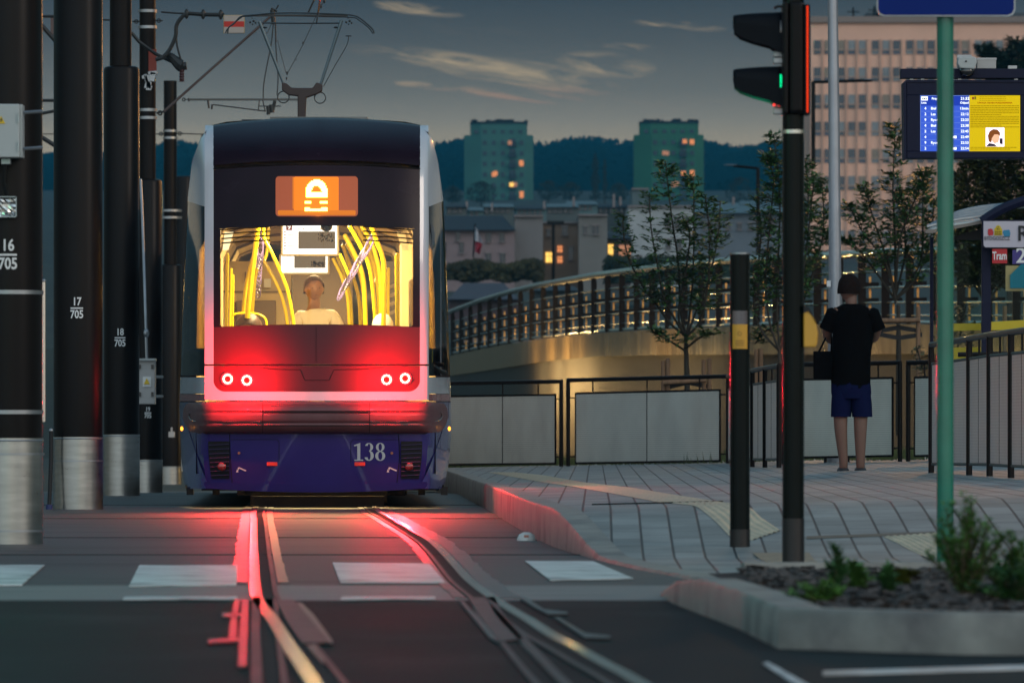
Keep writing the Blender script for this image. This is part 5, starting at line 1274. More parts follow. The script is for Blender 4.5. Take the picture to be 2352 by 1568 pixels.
for k, (a, b, c) in enumerate(rows_):
    y = 249.6+k*13.1; tx(a, 2125.5, y, .022, mSW, sc1, b=.02)
    if b: tx(b[:4], 2138, y, .022, mSW, sc1, 'LEFT', .015)
    else: g = MB(); g.pprism([(2186, y-2.2), (2197, y-3), (2197, y+3), (2186, y+2.4)], Yt, .002); g.build('row_mark', mSW, sc1)
    tx(c, 2225, y, .022, mSW, sc1, 'RIGHT', .015)
tx('UWAGA OSOBA POSZUKIWANA', 2285, 236.8, .0135, emis('notice_red', (.42, .07, 0), .9), sc2, b=.04, sx=1.05)
random.seed(11)
g = MB()
for k in range(13):
    y = 243.5+k*4.05; x = 2229
    xe = 2341 if k % 6 != 5 else 2300
    while x < xe:
        w_ = random.uniform(2.5, 9); g.pbox(x, y-.75, min(x+w_, xe), y+.75, Yt, .001); x += w_+1.0
for y in (223, 227, 231):
    x = 2250
    while x < 2310: w_ = random.uniform(2, 7); g.pbox(x, y-.5, x+w_, y+.5, Yt, .001); x += w_+1
for y in (339, 343):
    x = 2229
    while x < 2328-(y-339)*3: w_ = random.uniform(2, 7); g.pbox(x, y-.7, x+w_, y+.7, Yt, .001); x += w_+1
g.build('fine_print', mSI, sc2)
g = MB(); g.pbox(2233, 223, 2237, 229, Yt, .001); g.build('logo_mark', mat('logo_red', (.5, .02, .02), .6), sc2)
g = MB(); g.pbox(2238, 222, 2242, 229, Yt, .001); g.build('logo_mark', mat('logo_brown', (.4, .3, 0), .6), sc2)
g = MB(); g.pbox(2264, 293.5, 2307, 337, Yt, .002); ph = g.build('notice_photo', emis('photo_bg', (1, .85, .95), 1.7), sc2)
mHair = emis('photo_hair', (.35, .11, .03), .7); mFace = emis('photo_face', (1, .55, .35), 1.1)
g = MB(); g.pprism([(2276, 307), (2282, 303), (2292, 305), (2296, 315), (2293, 327), (2284, 330), (2277, 322)], Yt-.002, .001); g.build('photo_portrait', mFace, ph)
g = MB(); g.pprism([(2271, 325), (2269, 312), (2273, 302), (2281, 297), (2291, 298), (2297, 305), (2297, 313), (2292, 309), (2284, 309), (2278, 318), (2277, 328)], Yt-.003, .001); g.build('photo_portrait', mHair, ph)
g = MB(); g.pprism([(2265, 336.5), (2272, 329), (2284, 331), (2290, 336.5)], Yt-.003, .001); g.pprism([(2296, 318), (2303, 318), (2303, 332), (2296, 330)], Yt-.003, .001); g.build('photo_portrait', emis('photo_dark', (.06, .05, .08), .6), ph)
t = thing('camera_unit', 'white surveillance camera standing on top of the departure display', 'camera', tuple(P(2218, 180, Yd)))
g = MB(); g.pprism([(2201, 131), (2237, 130), (2243, 134), (2244, 143), (2239, 159), (2205, 157), (2199, 146)], Yd-.06, .14); g.build('camera_hood', mWhite, t, bevel=.01)
g = MB(); g.sphere(P(2221, 164, Yd), .065, 16, 10, (1, .9, .8)); g.build('camera_dome', mat('dome_black', (.008, .008, .01), .1, coat=1), t, True)
g = MB(); g.pbox(2198, 126, 2232, 182, Yd+.1, .03); g.build('camera_plate', mGalv, t, bevel=.004)
g = MB(); g.sphere(P(2219, 141, Yd-.065), .008, 8, 6); g.build('camera_badge', mBlack, t)
t = thing('junction_box', 'grey finned junction box on the display beam right of the surveillance camera', 'box', tuple(P(2266, 158, Yd)))
g = MB(); g.pbox(2244, 134, 2288, 158, Yd+.05, .14); g.build('housing', mat('box_grey', (.42, .41, .40), .5), t, bevel=.006)
g = MB(); g.pbox(2243, 133, 2289, 138, Yd+.045, .15); g.build('lid', mGalv, t)
g = MB(); g.pbox(2316, 158, 2336, 163-12, Yd+.05, .1); tag(g.build('cable_gland', mGalv), 'tiny round fitting at the right end of the display beam', 'fitting')
dp_ = thing('display_pole', 'thin support mast of the departure display below its right part', 'post', tuple(P(2390, 1085, Yd+.3)))
g = MB(); g.tube([P(2400, 1085, Yd+.3), P(2400, 170, Yd+.3)], .06, 20); g.build('post_tube', mCase, dp_, True)

# ------------------------------------------------------------------ shelter
Ys = 74.0
Zt = lambda pts: zc(pts, 3600, 760, 2.24)
st = thing('tram_shelter', 'tram stop shelter with a curved ribbed roof, navy posts and glass walls', 'shelter', tuple(P(2270, 1060, Ys)))
# curved roof sheet
g = MB(); vs = []; NU, NV = 12, 40
for i in range(NU+1):
    f = i/NU
    for j in range(NV+1):
        v = j/NV
        # near edge (arched, rising right) and far edge
        xf, yf = 2132+ (2230-2132)*v, 527-(527-506)*v
        q = crv(Zt([(240, 352), (480, 300), (750, 262), (900, 180), (1120, 98), (1400, 60)]), 8); qn = q[min(len(q)-1, int(f*(len(q)-1)))]
        q2 = crv(Zt([(250, 350), (480, 225), (700, 165), (940, 148), (1120, 140), (1400, 120)]), 8); qf = q2[min(len(q2)-1, int(f*(len(q2)-1)))]
        x = qn[0]+(qf[0]-qn[0])*v; y = qn[1]+(qf[1]-qn[1])*v
        vs.append(P(x, y, Ys+v*4)+Vector((0, 0, .012*(j % 2)*0)))
W = NV+1
g.add(vs, [(i*W+j, i*W+j+1, (i+1)*W+j+1, (i+1)*W+j) for i in range(NU) for j in range(NV)])
rf = g.build('roof', mat('roof_sheet', (.42, .45, .44), .35, .4, var=.1), st, True, auto=False); sd = rf.modifiers.new('thick', 'SOLIDIFY'); sd.thickness = .03
for k in range(1, 9):
    g = MB(); pts = []
    for i in range(0, NU+1): pts.append(vs[i*W+int(k*NV/9)]+Vector((0, 0, .03)))
    g.tube(pts, .018, 5); g.build('roof_rib', mGalv, rf, True)
g = MB(); q = crv(Zt([(735, 285), (900, 180), (1120, 98), (1400, 60)]), 6); g.tube([P(a, b, Ys-.05) for a, b in q], .055, 8); g.build('roof_arch', mCase, st, True)
g = MB(); g.pprism(Zt([(232, 352), (232, 388), (300, 385), (735, 300), (735, 268), (480, 328), (340, 352)]), Ys-.02, .06); g.build('fascia', mat('fascia_grey', (.20, .17, .15), .5), st)
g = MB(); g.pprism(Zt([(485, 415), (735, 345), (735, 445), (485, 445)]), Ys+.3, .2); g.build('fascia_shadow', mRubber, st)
for x0, x1, Y_ in ((2136.5, 2144, Ys+3.5), (2255, 2276, Ys)):
    g = MB(); g.pbox(x0, 500 if x1 > 2200 else 545, x1, 1058, Y_, .1); g.build('post', mCase, st, bevel=.006)
g = MB(); g.pprism([(2187, 743), (2253, 742), (2253, 758), (2187, 760)], Ys+.5, .05); g.build('yellow_band', mat('yellow_band', (.55, .42, .01), .45), st)
g = MB(); g.pprism([(2277, 739), (2420, 731), (2420, 757), (2277, 758)], Ys+.02, .05); g.build('yellow_band', mat('yellow_band', (.55, .42, .01), .45), st)
g = MB(); g.pprism([(2189, 798), (2253, 797), (2253, 830), (2189, 830)], Ys+.5, .04); g.build('yellow_band', mat('yellow_band', (.55, .42, .01), .45), st)
g = MB(); g.pprism([(2145, 545), (2255, 545), (2255, 1040), (2145, 1040)], Ys+1, .012); g.build('glass_wall', glassy('shelter_glass', (.80, .88, .84), -.037), st)
g = MB(); g.pprism([(2277, 600), (2420, 600), (2420, 1040), (2277, 1040)], Ys+.1, .012); g.build('glass_wall', glassy('shelter_glass', (.80, .88, .84), -.037), st)
for q in ((2276, 570, 2282, 640), ): pass
# station sign
t = thing('station_sign', 'pale stop name board with three little coloured houses above the word BYDGOSZCZ', 'sign', tuple(P(2300, 570, Ys-.1)))
g = MB(); g.pprism([(2256, 505), (2420, 505), (2420, 570), (2262, 570), (2257, 567), (2256, 562)], Ys-.16, .06); g.build('board_edge', mCase, t)
g = MB(); g.pprism([(2259, 508), (2420, 508), (2420, 568), (2264, 568), (2260, 565), (2259, 561)], Ys-.17, .02); sb = g.build('board_face', mat('board_pale', (.50, .47, .54), .45), t)
text_at('BYDGOSZCZ', P(*Zt([(870, 433)])[0], Ys-.18), .040, mat('ink_black', (.01, .01, .015), .6), sb, 'sign_lettering', sx=.84)
text_at('R', P(*Zt([(1102, 395)])[0], Ys-.18), .165, mat('ink_black', (.01, .01, .015), .6), sb, 'sign_lettering', 'CENTER', .9, .02)
def house(pts, m, nm='house_emblem'):
    g = MB(); g.pprism(Zt(pts), Ys-.176, .008); return g.build(nm, m, sb)
house([(790, 352), (810, 345), (832, 352), (828, 362), (838, 375), (832, 405), (795, 408), (790, 395), (784, 388), (792, 380), (784, 368), (792, 364)], mat('emblem_red', (.50, .02, .03), .5))
hy = house([(845, 345), (858, 338), (862, 322), (880, 316), (898, 322), (905, 338), (915, 350), (917, 405), (845, 408)], mat('emblem_yellow', (.62, .45, .01), .5))
house([(922, 372), (932, 360), (975, 356), (988, 366), (982, 372), (990, 385), (985, 410), (975, 418), (935, 420), (930, 400), (922, 385)], mat('emblem_blue', (.02, .22, .38), .5))
g = MB()
for x, y in ((858, 375), (872, 375), (890, 375), (904, 375), (858, 395), (872, 395), (890, 395), (904, 395), (872, 350), (888, 350), (880, 332)): a = Zt([(x-4, y-6), (x+4, y+6)]); g.pbox(*a[0], *a[1], Ys-.185, .004)
g.build('emblem_window', mat('emblem_brown', (.2, .12, 0), .6), hy)
t = thing('tram_plate', 'square red plate reading Tram below the stop name board', 'sign', tuple(P(2298, 606, Ys-.1)))
g = MB(); a = Zt([(827, 528), (960, 657)]); g.pbox(*a[0], *a[1], Ys-.15, .03); g.build('plate', mat('plate_red', (.48, .012, .02), .45), t)
text_at('Tram', P(*Zt([(893, 592)])[0], Ys-.155), .085, mMark, t, 'plate_lettering', 'CENTER', .60, .035)
t = thing('line_plate', 'violet plate reading 2 at the right edge below the stop name board', 'sign', tuple(P(2345, 606, Ys-.1)))
g = MB(); g.pbox(2325.5, 574, 2400, 606.5, Ys-.15, .03); g.build('plate', mat('plate_violet', (.045, .03, .20), .45), t)
text_at('2', P(*Zt([(1085, 592)])[0], Ys-.155), .165, mMark, t, 'plate_lettering', 'CENTER', 1.0, .02)
t = thing('advert_panel', 'bright teal and cream poster seen through the shelter glass', 'poster', tuple(P(2335, 668, Ys+6)))
g = MB(); g.pbox(2310, 610, 2380, 668, Ys+6, .05); g.build('poster_board', mat('poster_cream', (.62, .42, .20), .5), t)
g = MB(); g.pprism([(2320, 632), (2352, 600), (2380, 600), (2380, 662), (2320, 662)], Ys+5.98, .02); g.build('poster_print', mat('poster_teal', (.0, .22, .34), .5), t)

# ------------------------------------------------------------------ people
mSkin = mat('skin', (.32, .17, .11), .55, var=.08, vs=20)
def skin_mesh(name, nodes, edges, m, parent, sub=2, root=0):
    # nodes: (x,y,z,rx,ry)
    org = ORG[parent.name]; me = bpy.data.meshes.new(name)
    me.from_pydata([Vector(n[:3])-org for n in nodes], edges, []); me.materials.append(m)
    o = bpy.data.objects.new(name, me); COL.objects.link(o); o.parent = parent; ORG[o.name] = org
    sk = o.modifiers.new('skin', 'SKIN'); sk.use_smooth_shade = True; sk.branch_smoothing = .6
    if not me.skin_vertices: me.skin_vertices.new()
    for i, n in enumerate(nodes):
        me.skin_vertices[0].data[i].radius = (n[3], n[4]); me.skin_vertices[0].data[i].use_root = (i == root)
    sb_ = o.modifiers.new('sub', 'SUBSURF'); sb_.levels = sub; sb_.render_levels = sub
    dg = bpy.context.evaluated_depsgraph_get(); bpy.context.view_layer.update()
    m2 = bpy.data.meshes.new_from_object(o.evaluated_get(dg)); o.modifiers.clear(); o.data = m2
    for p in m2.polygons: p.use_smooth = True
    return o
def loft(g, rings, n=20):
    # rings: (centre, rx, ry)
    vs = []
    for c, rx, ry in rings:
        for k in range(n):
            a = 2*math.pi*k/n; w_ = 1+.03*math.sin(a*5+c[2]*9); vs.append(Vector(c)+Vector((math.cos(a)*rx*w_, math.sin(a)*ry*w_, 0)))
    g.add(vs, [(i*n+k, i*n+(k+1) % n, (i+1)*n+(k+1) % n, (i+1)*n+k) for i in range(len(rings)-1) for k in range(n)]+[tuple(range(n)), tuple((len(rings)-1)*n+k for k in range(n))])
def head(c, s, parent, skin, hair, long=False, cap=None, turn=0):
    # head of height 2s looking at -Y: continuous lofted skull with nose, brow, mouth, ears
    c = Vector(c); M = Matrix.Rotation(turn, 3, 'Z'); g = MB(); vs = []; n = 24; m = 16
    for j in range(m+1):
        t = math.pi*j/m; zz = math.cos(t)
        for i in range(n):
            a = 2*math.pi*i/n; rx = math.sin(t)*(.72 if zz > -.2 else .72*(1-.28*(-.2-zz)/.8)); ry = math.sin(t)*(.86 if zz > -.3 else .80)
            x, y = math.cos(a)*rx, math.sin(a)*ry; z = zz
            f = math.exp(-((math.cos(a))**2)*60)*(1 if math.sin(a) < 0 else 0)
            y -= f*.16*math.exp(-((zz+.18)/.14)**2)+f*.05*math.exp(-((zz+.55)/.07)**2)+f*.05*math.exp(-((zz+.85)/.12)**2)
            if math.sin(a) < 0: y += .06*math.exp(-((abs(math.cos(a))-.38)/.14)**2)*math.exp(-((zz-.05)/.12)**2)
            if abs(math.cos(a)) > .93 and abs(zz+.08) < .2: x *= 1.1
            vs.append(c+M @ Vector((x, y, z))*s)
    g.add(vs, [(j*n+i, (j+1)*n+i, (j+1)*n+(i+1) % n, j*n+(i+1) % n) for j in range(m) for i in range(n)])
    h = g.build('head', skin, parent, True, auto=False)
    g = MB()
    for e in (-.28, .28): g.sphere(c+M @ Vector((e, -.74, .03))*s, s*.055, 8, 6)
    g.sphere(c+M @ Vector((0, -.80, -.5))*s, s*.08, 8, 5, (1.9, .4, .18)); g.build('eyes_and_mouth', mat('feature_dark', (.06, .02, .015), .4), h, True)
    if hair:
        g = MB(); vs = []; n = 28; m = 12
        for j in range(m+1):
            for i in range(n):
                a = 2*math.pi*i/n; fr = max(0, -math.sin(a)); tm = (2.5 if long else 1.95)*(1-.52*fr**.6); t = tm*j/m
                k = 1.07+.03*math.sin(a*7+j); x, y, z = math.cos(a)*math.sin(min(t, 1.7))*.76*k*(1.12 if long else 1), math.sin(a)*math.sin(min(t, 1.7))*.90*k, math.cos(t)*1.06
                vs.append(c+M @ Vector((x, y, z))*s)
        g.add(vs, [(j*n+i, (j+1)*n+i, (j+1)*n+(i+1) % n, j*n+(i+1) % n) for j in range(m) for i in range(n)])
        g.build('cap' if cap else 'hair', hair, parent, True, auto=False)
def PZ(x, y, Y, dy=0): p = P(x, y, Y); return (p.x, p.y+dy, p.z)
Yq = 65.5
pr = thing('person', 'person in black t-shirt and dark blue shorts standing by the grey lamp column', 'person', tuple(P(1955, 1092, Yq)))
J = lambda x, y, dy, r, r2=None: (*PZ(1955+(x-1955)*1.16, y, Yq, -dy), r*1.28, (r2 or r)*1.28)
mSkinP = mat('skin_dusk', (.15, .085, .062), .65)
nodes = [J(1953, 872, 0, .115, .09), J(1952, 800, 0, .09, .06), J(1955, 730, 0, .10, .06), J(1957, 703, 0, .07, .06), J(1955, 684, -.03, .048), J(1952, 665, -.06, .055),
         J(1926, 716, 0, .045), J(1908, 748, -.02, .044), J(1908, 775, -.12, .034), J(1932, 790, -.26, .026),
         J(1989, 716, 0, .045), J(2008, 748, -.02, .044), J(2003, 778, -.12, .034), J(1950, 792, -.26, .026),
         J(1936, 890, 0, .085), J(1934, 950, -.01, .058), J(1934, 985, .02, .052), J(1940, 1065, .02, .034), J(1939, 1082, .0, .036),
         J(1972, 890, 0, .085), J(1974, 950, -.01, .058), J(1973, 985, .02, .052), J(1973, 1065, .02, .034), J(1974, 1082, .0, .036)]
skin_mesh('body', nodes, [(0, 1), (1, 2), (2, 3), (3, 4), (4, 5), (2, 6), (6, 7), (7, 8), (8, 9), (2, 10), (10, 11), (11, 12), (12, 13), (0, 14), (14, 15), (15, 16), (16, 17), (17, 18), (0, 19), (19, 20), (20, 21), (21, 22), (22, 23)], mSkinP, pr)
head(PZ(1951, 662, Yq, .05), .134, pr, mSkinP, mat('hair_dark', (.012, .008, .007), .9, spec=.1, bump=.5, bs=60), turn=2.8)
mTee = mat('black_tshirt', (.003, .003, .0035), .9, spec=.05, bump=.3, bs=9)
Q = lambda x, y, rx, ry, dy=0: (PZ(x, y, Yq, -dy), rx, ry)
g = MB(); loft(g, [Q(1955, 893, .185, .13), Q(1955, 870, .187, .13), Q(1956, 820, .182, .128), Q(1958, 770, .195, .13), Q(1959, 740, .20, .12), Q(1959, 718, .185, .11), Q(1958, 706, .15, .09), Q(1957, 698, .085, .07)])
for s_, sh, el in ((-1, 1918, 1901), (1, 1999, 2015)):
    a, b = Vector(PZ(sh, 717, Yq)), Vector(PZ(el, 758, Yq, .03)); g.tube([a.lerp(b, -.15), a, a.lerp(b, .5), b], [.05, .082, .082, .085], 14)
g.build('tshirt', mTee, pr, True)
g = MB(); loft(g, [Q(1955, 868, .175, .125), Q(1955, 885, .188, .13), Q(1955, 902, .19, .13), Q(1955, 915, .18, .12)])
for x0, x1 in ((1935, 1931), (1975, 1980)): loft(g, [Q(x0, 895, .098, .11), Q((x0+x1)/2, 925, .10, .105), Q(x1, 957, .096, .10)], 14)
g.build('shorts', mat('navy_shorts', (.006, .009, .042), .9, spec=.05, bump=.3, bs=10), pr, True)
for x in (1937, 1977):
    g = MB(); c = P(x, 1086, Yq); g.sphere(c+Vector((0, .05, .01)), .068, 14, 10, (.9, 2.0, .9)); g.box(c+Vector((0, .05, -.035)), (.11, .27, .02)); g.build('shoe', mat('dark_shoe', (.02, .02, .022), .5), pr, True)
# hands with five fingers each, holding a small phone
for hx, s in ((1934, 1), (1949, -1)):
    g = MB(); c = Vector(PZ(hx, 792, Yq, .33)); nodes = [(*c, .024, .016), (*(c+Vector((s*.035, .03, .008))), .03, .014)]
    ed = [(0, 1)]
    for k in range(4):
        b = c+Vector((s*.045, .035, .03-.018*k)); l_ = (.9, 1, .95, .75)[k]; i0 = len(nodes)
        nodes += [(*b, .009, .009), (*(b+Vector((s*.025*l_, .022*l_, 0))), .0085, .0085), (*(b+Vector((s*.03*l_, .045*l_, .004))), .007, .007)]; ed += [(1, i0), (i0, i0+1), (i0+1, i0+2)]
    i0 = len(nodes); b = c+Vector((s*.015, .01, .03)); nodes += [(*b, .011, .011), (*(b+Vector((s*.022, .022, .022))), .009, .009)]; ed += [(0, i0), (i0, i0+1)]
    skin_mesh('hand', nodes, ed, mSkinP, pr, 1)
ph_ = MB(); c = Vector(PZ(1942, 788, Yq, .41)); ph_.box(c, (.075, .012, .15), rx=-.5); tag(ph_.build('phone', mBlack, None, bevel=.004), 'small dark phone held in both hands by the standing person', 'phone')
g = MB(); a = Vector(PZ(1893, 838, Yq, .05)); g.box(a, (.20, .13, .26)); g.tube([a+Vector((-.05, 0, .12)), Vector(PZ(1912, 745, Yq, .1)), a+Vector((.07, 0, .12))], .012, 6); tag(g.build('bag', mTee, None, bevel=.03), 'black bag hanging at the left side of the standing person', 'bag')
# passenger in pale clothes in the middle of the rear window
Y1 = 65.2
p1 = thing('person', 'passenger in a pale beige shirt standing in the middle of the tram rear window', 'person', tuple(P(722, 1080, Y1)))
K_ = lambda x, y, dy, r, r2=None: (*PZ(x, y, Y1, dy), r, r2 or r)
mShirt = mat('pale_shirt', (.70, .64, .52), .8, bump=.4, bs=7); mSkinW = mat('skin_warm', (.28, .14, .08), .55)
skin_mesh('body', [K_(728, 880, 0, .12, .1), K_(728, 800, 0, .12, .1), K_(727, 735, 0, .14, .1), K_(724, 705, 0, .06), K_(722, 690, -.02, .055), K_(721, 672, -.02, .06), K_(690, 722, 0, .055), K_(677, 790, 0, .045), K_(690, 850, -.1, .035), K_(764, 722, 0, .055), K_(778, 790, 0, .045), K_(768, 850, -.1, .035), K_(712, 960, 0, .08), K_(710, 1060, 0, .045), K_(742, 960, 0, .08), K_(744, 1060, 0, .045)],
          [(0, 1), (1, 2), (2, 3), (3, 4), (4, 5), (2, 6), (6, 7), (7, 8), (2, 9), (9, 10), (10, 11), (0, 12), (12, 13), (0, 14), (14, 15)], mSkinW, p1)
skin_mesh('shirt', [K_(728, 880, 0, .17, .12), K_(728, 820, 0, .165, .12), K_(727, 765, 0, .165, .12), K_(726, 728, 0, .15, .11), K_(724, 710, 0, .085), K_(692, 722, 0, .085), K_(676, 760, 0, .07), K_(674, 800, 0, .065), K_(762, 722, 0, .085), K_(779, 760, 0, .07), K_(781, 800, 0, .065)],
          [(0, 1), (1, 2), (2, 3), (3, 4), (3, 5), (5, 6), (6, 7), (3, 8), (8, 9), (9, 10)], mShirt, p1)
head(PZ(721, 663, Y1, -.02), .122, p1, mSkinW, mat('hair_sandy', (.10, .05, .025), .7), turn=.25)
# seated woman, lower left of the window
Y2 = 62.3
p2 = thing('person', 'dark haired passenger seated low at the left of the tram rear window', 'person', tuple(P(571, 1020, Y2)))
K2 = lambda x, y, dy, r, r2=None: (*PZ(x, y, Y2, dy), r, r2 or r)
skin_mesh('body', [K2(571, 900, 0, .13, .1), K2(571, 830, 0, .14, .1), K2(571, 795, 0, .05), K2(571, 775, 0, .05), K2(540, 825, 0, .06), K2(530, 880, 0, .045), K2(602, 825, 0, .06), K2(612, 880, 0, .045)], [(0, 1), (1, 2), (2, 3), (1, 4), (4, 5), (1, 6), (6, 7)], mSkinW, p2)
head(PZ(571, 756, Y2, 0), .140, p2, mSkinW, mat('hair_brown', (.045, .018, .012), .5), long=True)
Y3 = 63
p3 = thing('person', 'passenger in a white cap seated low at the right of the tram rear window', 'person', tuple(P(879, 1020, Y3)))
skin_mesh('body', [(*PZ(879, 900, Y3), .13, .1), (*PZ(879, 830, Y3), .14, .1), (*PZ(879, 800, Y3), .05, .05), (*PZ(879, 780, Y3), .05, .05)], [(0, 1), (1, 2), (2, 3)], mSkinW, p3)
head(PZ(879, 751, Y3), .12, p3, mSkinW, mat('cap_white', (.62, .60, .56), .7, bump=.3, bs=14), cap=True, turn=2.9)

# ------------------------------------------------------------------ saplings behind the railings
mBark = mat('sapling_bark', (.035, .03, .022), .8, var=.3, vs=20)
mLf = mat('sapling_leaf', (.05, .125, .035), .55, var=.55, vs=6)
def sapling(label, Y, trunk, limbs, dens=1.0, group='young trees behind the railings', m=mLf, fr=(.3, 1), sz=1, name='sapling', wr=1):
    t = thing(name, label, 'tree', tuple(P(*trunk[0], Y)), group); g = MB(); q = [P(a, b, Y) for a, b in trunk]
    g.tube(q, [L(8*(1-.45*i/max(1, len(q)-1)), Y) for i in range(len(q))], 10); g.build('trunk', mBark, t, True)
    lb = MB(); cr_ = MB()
    for li, pts in enumerate(limbs):
        c = crv(pts, 6) if len(pts) > 2 else pts; dy = random.uniform(-.8, .8)*Y/95; n = len(c)
        w3 = [P(a, b, Y)+Vector((0, dy*i/max(1, n-1), 0)) for i, (a, b) in enumerate(c)]
        lb.tube(w3, [L(2.9*(1-.75*i/max(1, n-1))+.5, Y) for i in range(n)], 6)
        ln = sum((w3[i+1]-w3[i]).length for i in range(n-1)); K2_ = int(ln*58*dens)
        for k in range(K2_):
            f = fr[0]+(fr[1]-fr[0])*random.random(); u_ = f*(n-1)*.9999; i = int(u_); p = w3[i].lerp(w3[i+1], u_-i); a = random.uniform(0, 6.28)
            taper = (1.0-.45*(f-fr[0])/(1.001-fr[0])); r_ = random.uniform(.10, .26)*taper*sz*wr
            d = Vector((math.cos(a), math.sin(a), random.uniform(.0, .55)))
            tip = p+d*r_; lb.tube([p, tip], [.0035, .0015], 3)
            for s in range(7):       # leaflets along the twig
                b = p.lerp(tip, .35+.65*s/6); dd = (d+Vector((random.uniform(-1, 1), random.uniform(-1, 1), random.uniform(-.55, .15)))*.9)
                leaf(cr_, b, dd, random.uniform(.06, .10)*sz, .019*sz)
    lb.build('limbs', mBark, t, True); cr_.build('crown', m, t); return t
Zw = lambda pts: zc(pts, 2400, 600, 1.742)
B0 = Zw([(600, 1390)])[0]
sapling('young tree in the middle with five upright shoots rising above the bridge railing', 94, [(1581, 1000)]+Zw([(605, 1560), (600, 1400), (598, 1290)]),
  [Zw(p) for p in ([(598, 1300), (480, 1200), (380, 1060), (300, 960), (200, 770), (160, 600), (155, 450)], [(598, 1300), (520, 1180), (440, 1030), (400, 830), (350, 560), (335, 310)], [(600, 1290), (560, 1120), (545, 800), (500, 500), (470, 260), (450, 85)], [(600, 1290), (625, 1150), (650, 820), (655, 400), (650, 185)], [(600, 1300), (700, 1180), (750, 900), (755, 600), (725, 330)], [(600, 1380), (720, 1290), (790, 1290)], [(598, 1400), (480, 1330), (350, 1265)], [(600, 1320), (660, 1150), (760, 900), (830, 560), (840, 350)], [(598, 1300), (545, 1150), (600, 800), (620, 600), (590, 500)])], 1.0)
sapling('young tree half hidden by the traffic light post, its shoots left of the post', 90, [(1795, 1000), (1795, 900)]+Zw([(1250, 1400)]),
  [Zw(p) for p in ([(1250, 1400), (1120, 1250), (1070, 1050), (1100, 800), (1120, 560), (1090, 330)], [(1250, 1400), (1180, 1200), (1150, 900), (1180, 500), (1200, 200), (1150, 60)], [(1250, 1380), (1230, 1100), (1240, 700), (1245, 300), (1200, -100)], [(1250, 1400), (1180, 1250), (1080, 1350)], [(1250, 1400), (1350, 1150), (1400, 800), (1460, 400), (1440, 60)], [(1250, 1400), (1400, 1100), (1530, 700), (1560, 500), (1545, 210)], [(1250, 1350), (1380, 1000), (1440, 600), (1480, 200)])], 1.25)
Zr = lambda pts: zc(pts, 2800, 0, 1.568)
sapling('young tree right of the lamp column with a tall central shoot reaching the display', 92, [(2065, 1000), (2064, 800), (2063, 700)],
  [Zr(p) for p in ([(1225, 1900), (1225, 1500), (1215, 1150), (1235, 780)], [(1225, 1880), (1160, 1650), (1010, 1450), (930, 1290)], [(1225, 1880), (1180, 1650), (1080, 1350), (1040, 1160)], [(1225, 1860), (1290, 1600), (1290, 1400), (1270, 1200)], [(1225, 1880), (1380, 1650), (1400, 1350), (1400, 1090)], [(1225, 1850), (1250, 1500), (1360, 1200), (1400, 1080)], [(1225, 1880), (1100, 1700), (990, 1560), (920, 1500)], [(1225, 1880), (1350, 1750), (1440, 1500), (1460, 1250)])], 1.35)
sapling('dense green tree right of the green post, crown below the departure display', 112, [(2262, 1000), (2262, 700)],
  [[(2262, 700), (2230, 600), (2215, 480), (2225, 370)], [(2262, 700), (2260, 560), (2262, 440), (2258, 340)], [(2262, 700), (2300, 560), (2310, 440), (2300, 350)], [(2262, 700), (2330, 600), (2350, 480), (2350, 340)], [(2262, 690), (2210, 600), (2196, 500), (2200, 400)], [(2262, 700), (2285, 520), (2280, 360)], [(2262, 690), (2340, 560), (2380, 400)]], 3.2, m=mat('tree_leaf_olive', (.05, .07, .022), .6, var=.5, vs=5), sz=1.4, fr=(.15, 1))
sapling('tree top showing between the blue sign and the departure display', 300, [(2318, 900), (2318, 300)],
  [[(2318, 300), (2300, 220), (2290, 150), (2268, 105)], [(2318, 300), (2320, 200), (2325, 150)], [(2318, 300), (2345, 200), (2360, 110)], [(2318, 300), (2340, 160), (2348, 92)], [(2318, 280), (2290, 190), (2262, 130)], [(2318, 300), (2310, 170), (2300, 120)]], .9, m=mat('tree_leaf_far', (.02, .04, .022), .7, var=.5, vs=1), sz=3.6, name='tree', fr=(.25, 1))
sapling('low olive bush growing behind the railing under the shelter', 90, [(2200, 1000), (2200, 960)],
  [[(2200, 960), (2170, 850), (2160, 720)], [(2200, 960), (2190, 850), (2215, 700)], [(2200, 960), (2215, 840), (2240, 740)], [(2200, 970), (2130, 880), (2100, 800)], [(2200, 960), (2180, 780), (2180, 660)]], .7, m=mat('leaf_grey', (.08, .10, .06), .6, var=.4), sz=.8, name='bush')
# stakes and cross bars
mWood = mat('stake_wood', (.20, .12, .07), .8, var=.3, vs=6, vstretch=(4, 4, .5))
for (x, y0, lb) in ((1524, 828, 'wooden stake left of the middle sapling, the left one of a close pair'), (1533.5, 822, 'wooden stake left of the middle sapling, the right one of a close pair'), (1617, 826, 'wooden stake right of the middle sapling, the shorter of a pair'), (1629, 822, 'wooden stake right of the middle sapling, the taller of a pair'), (1737, 802, 'wooden stake just right of the short push button post'), (1748, 800, 'second wooden stake right of the short push button post'), (2109, 704, 'tall wooden stake right of the standing person, carrying a cross bar'), (2307, 702, 'wooden stake seen through the shelter glass'), (1993, 706, 'wooden stake partly behind the standing person')):
    g = MB(); Y = 91.3; g.tube([P(x, 1068, Y), P(x+random.uniform(-1, 1), y0, Y)], [.033, .030], 9); tag(g.build('wooden_stake', mWood, None, True), lb, 'stake', 'stakes supporting the young trees')
g = MB(); g.tube([P(1990, 737, 91.2), P(2113, 735, 91.2)], .034, 9); tag(g.build('cross_bar', mWood, None, True), 'round wooden cross bar joining the stakes right of the standing person', 'bar')
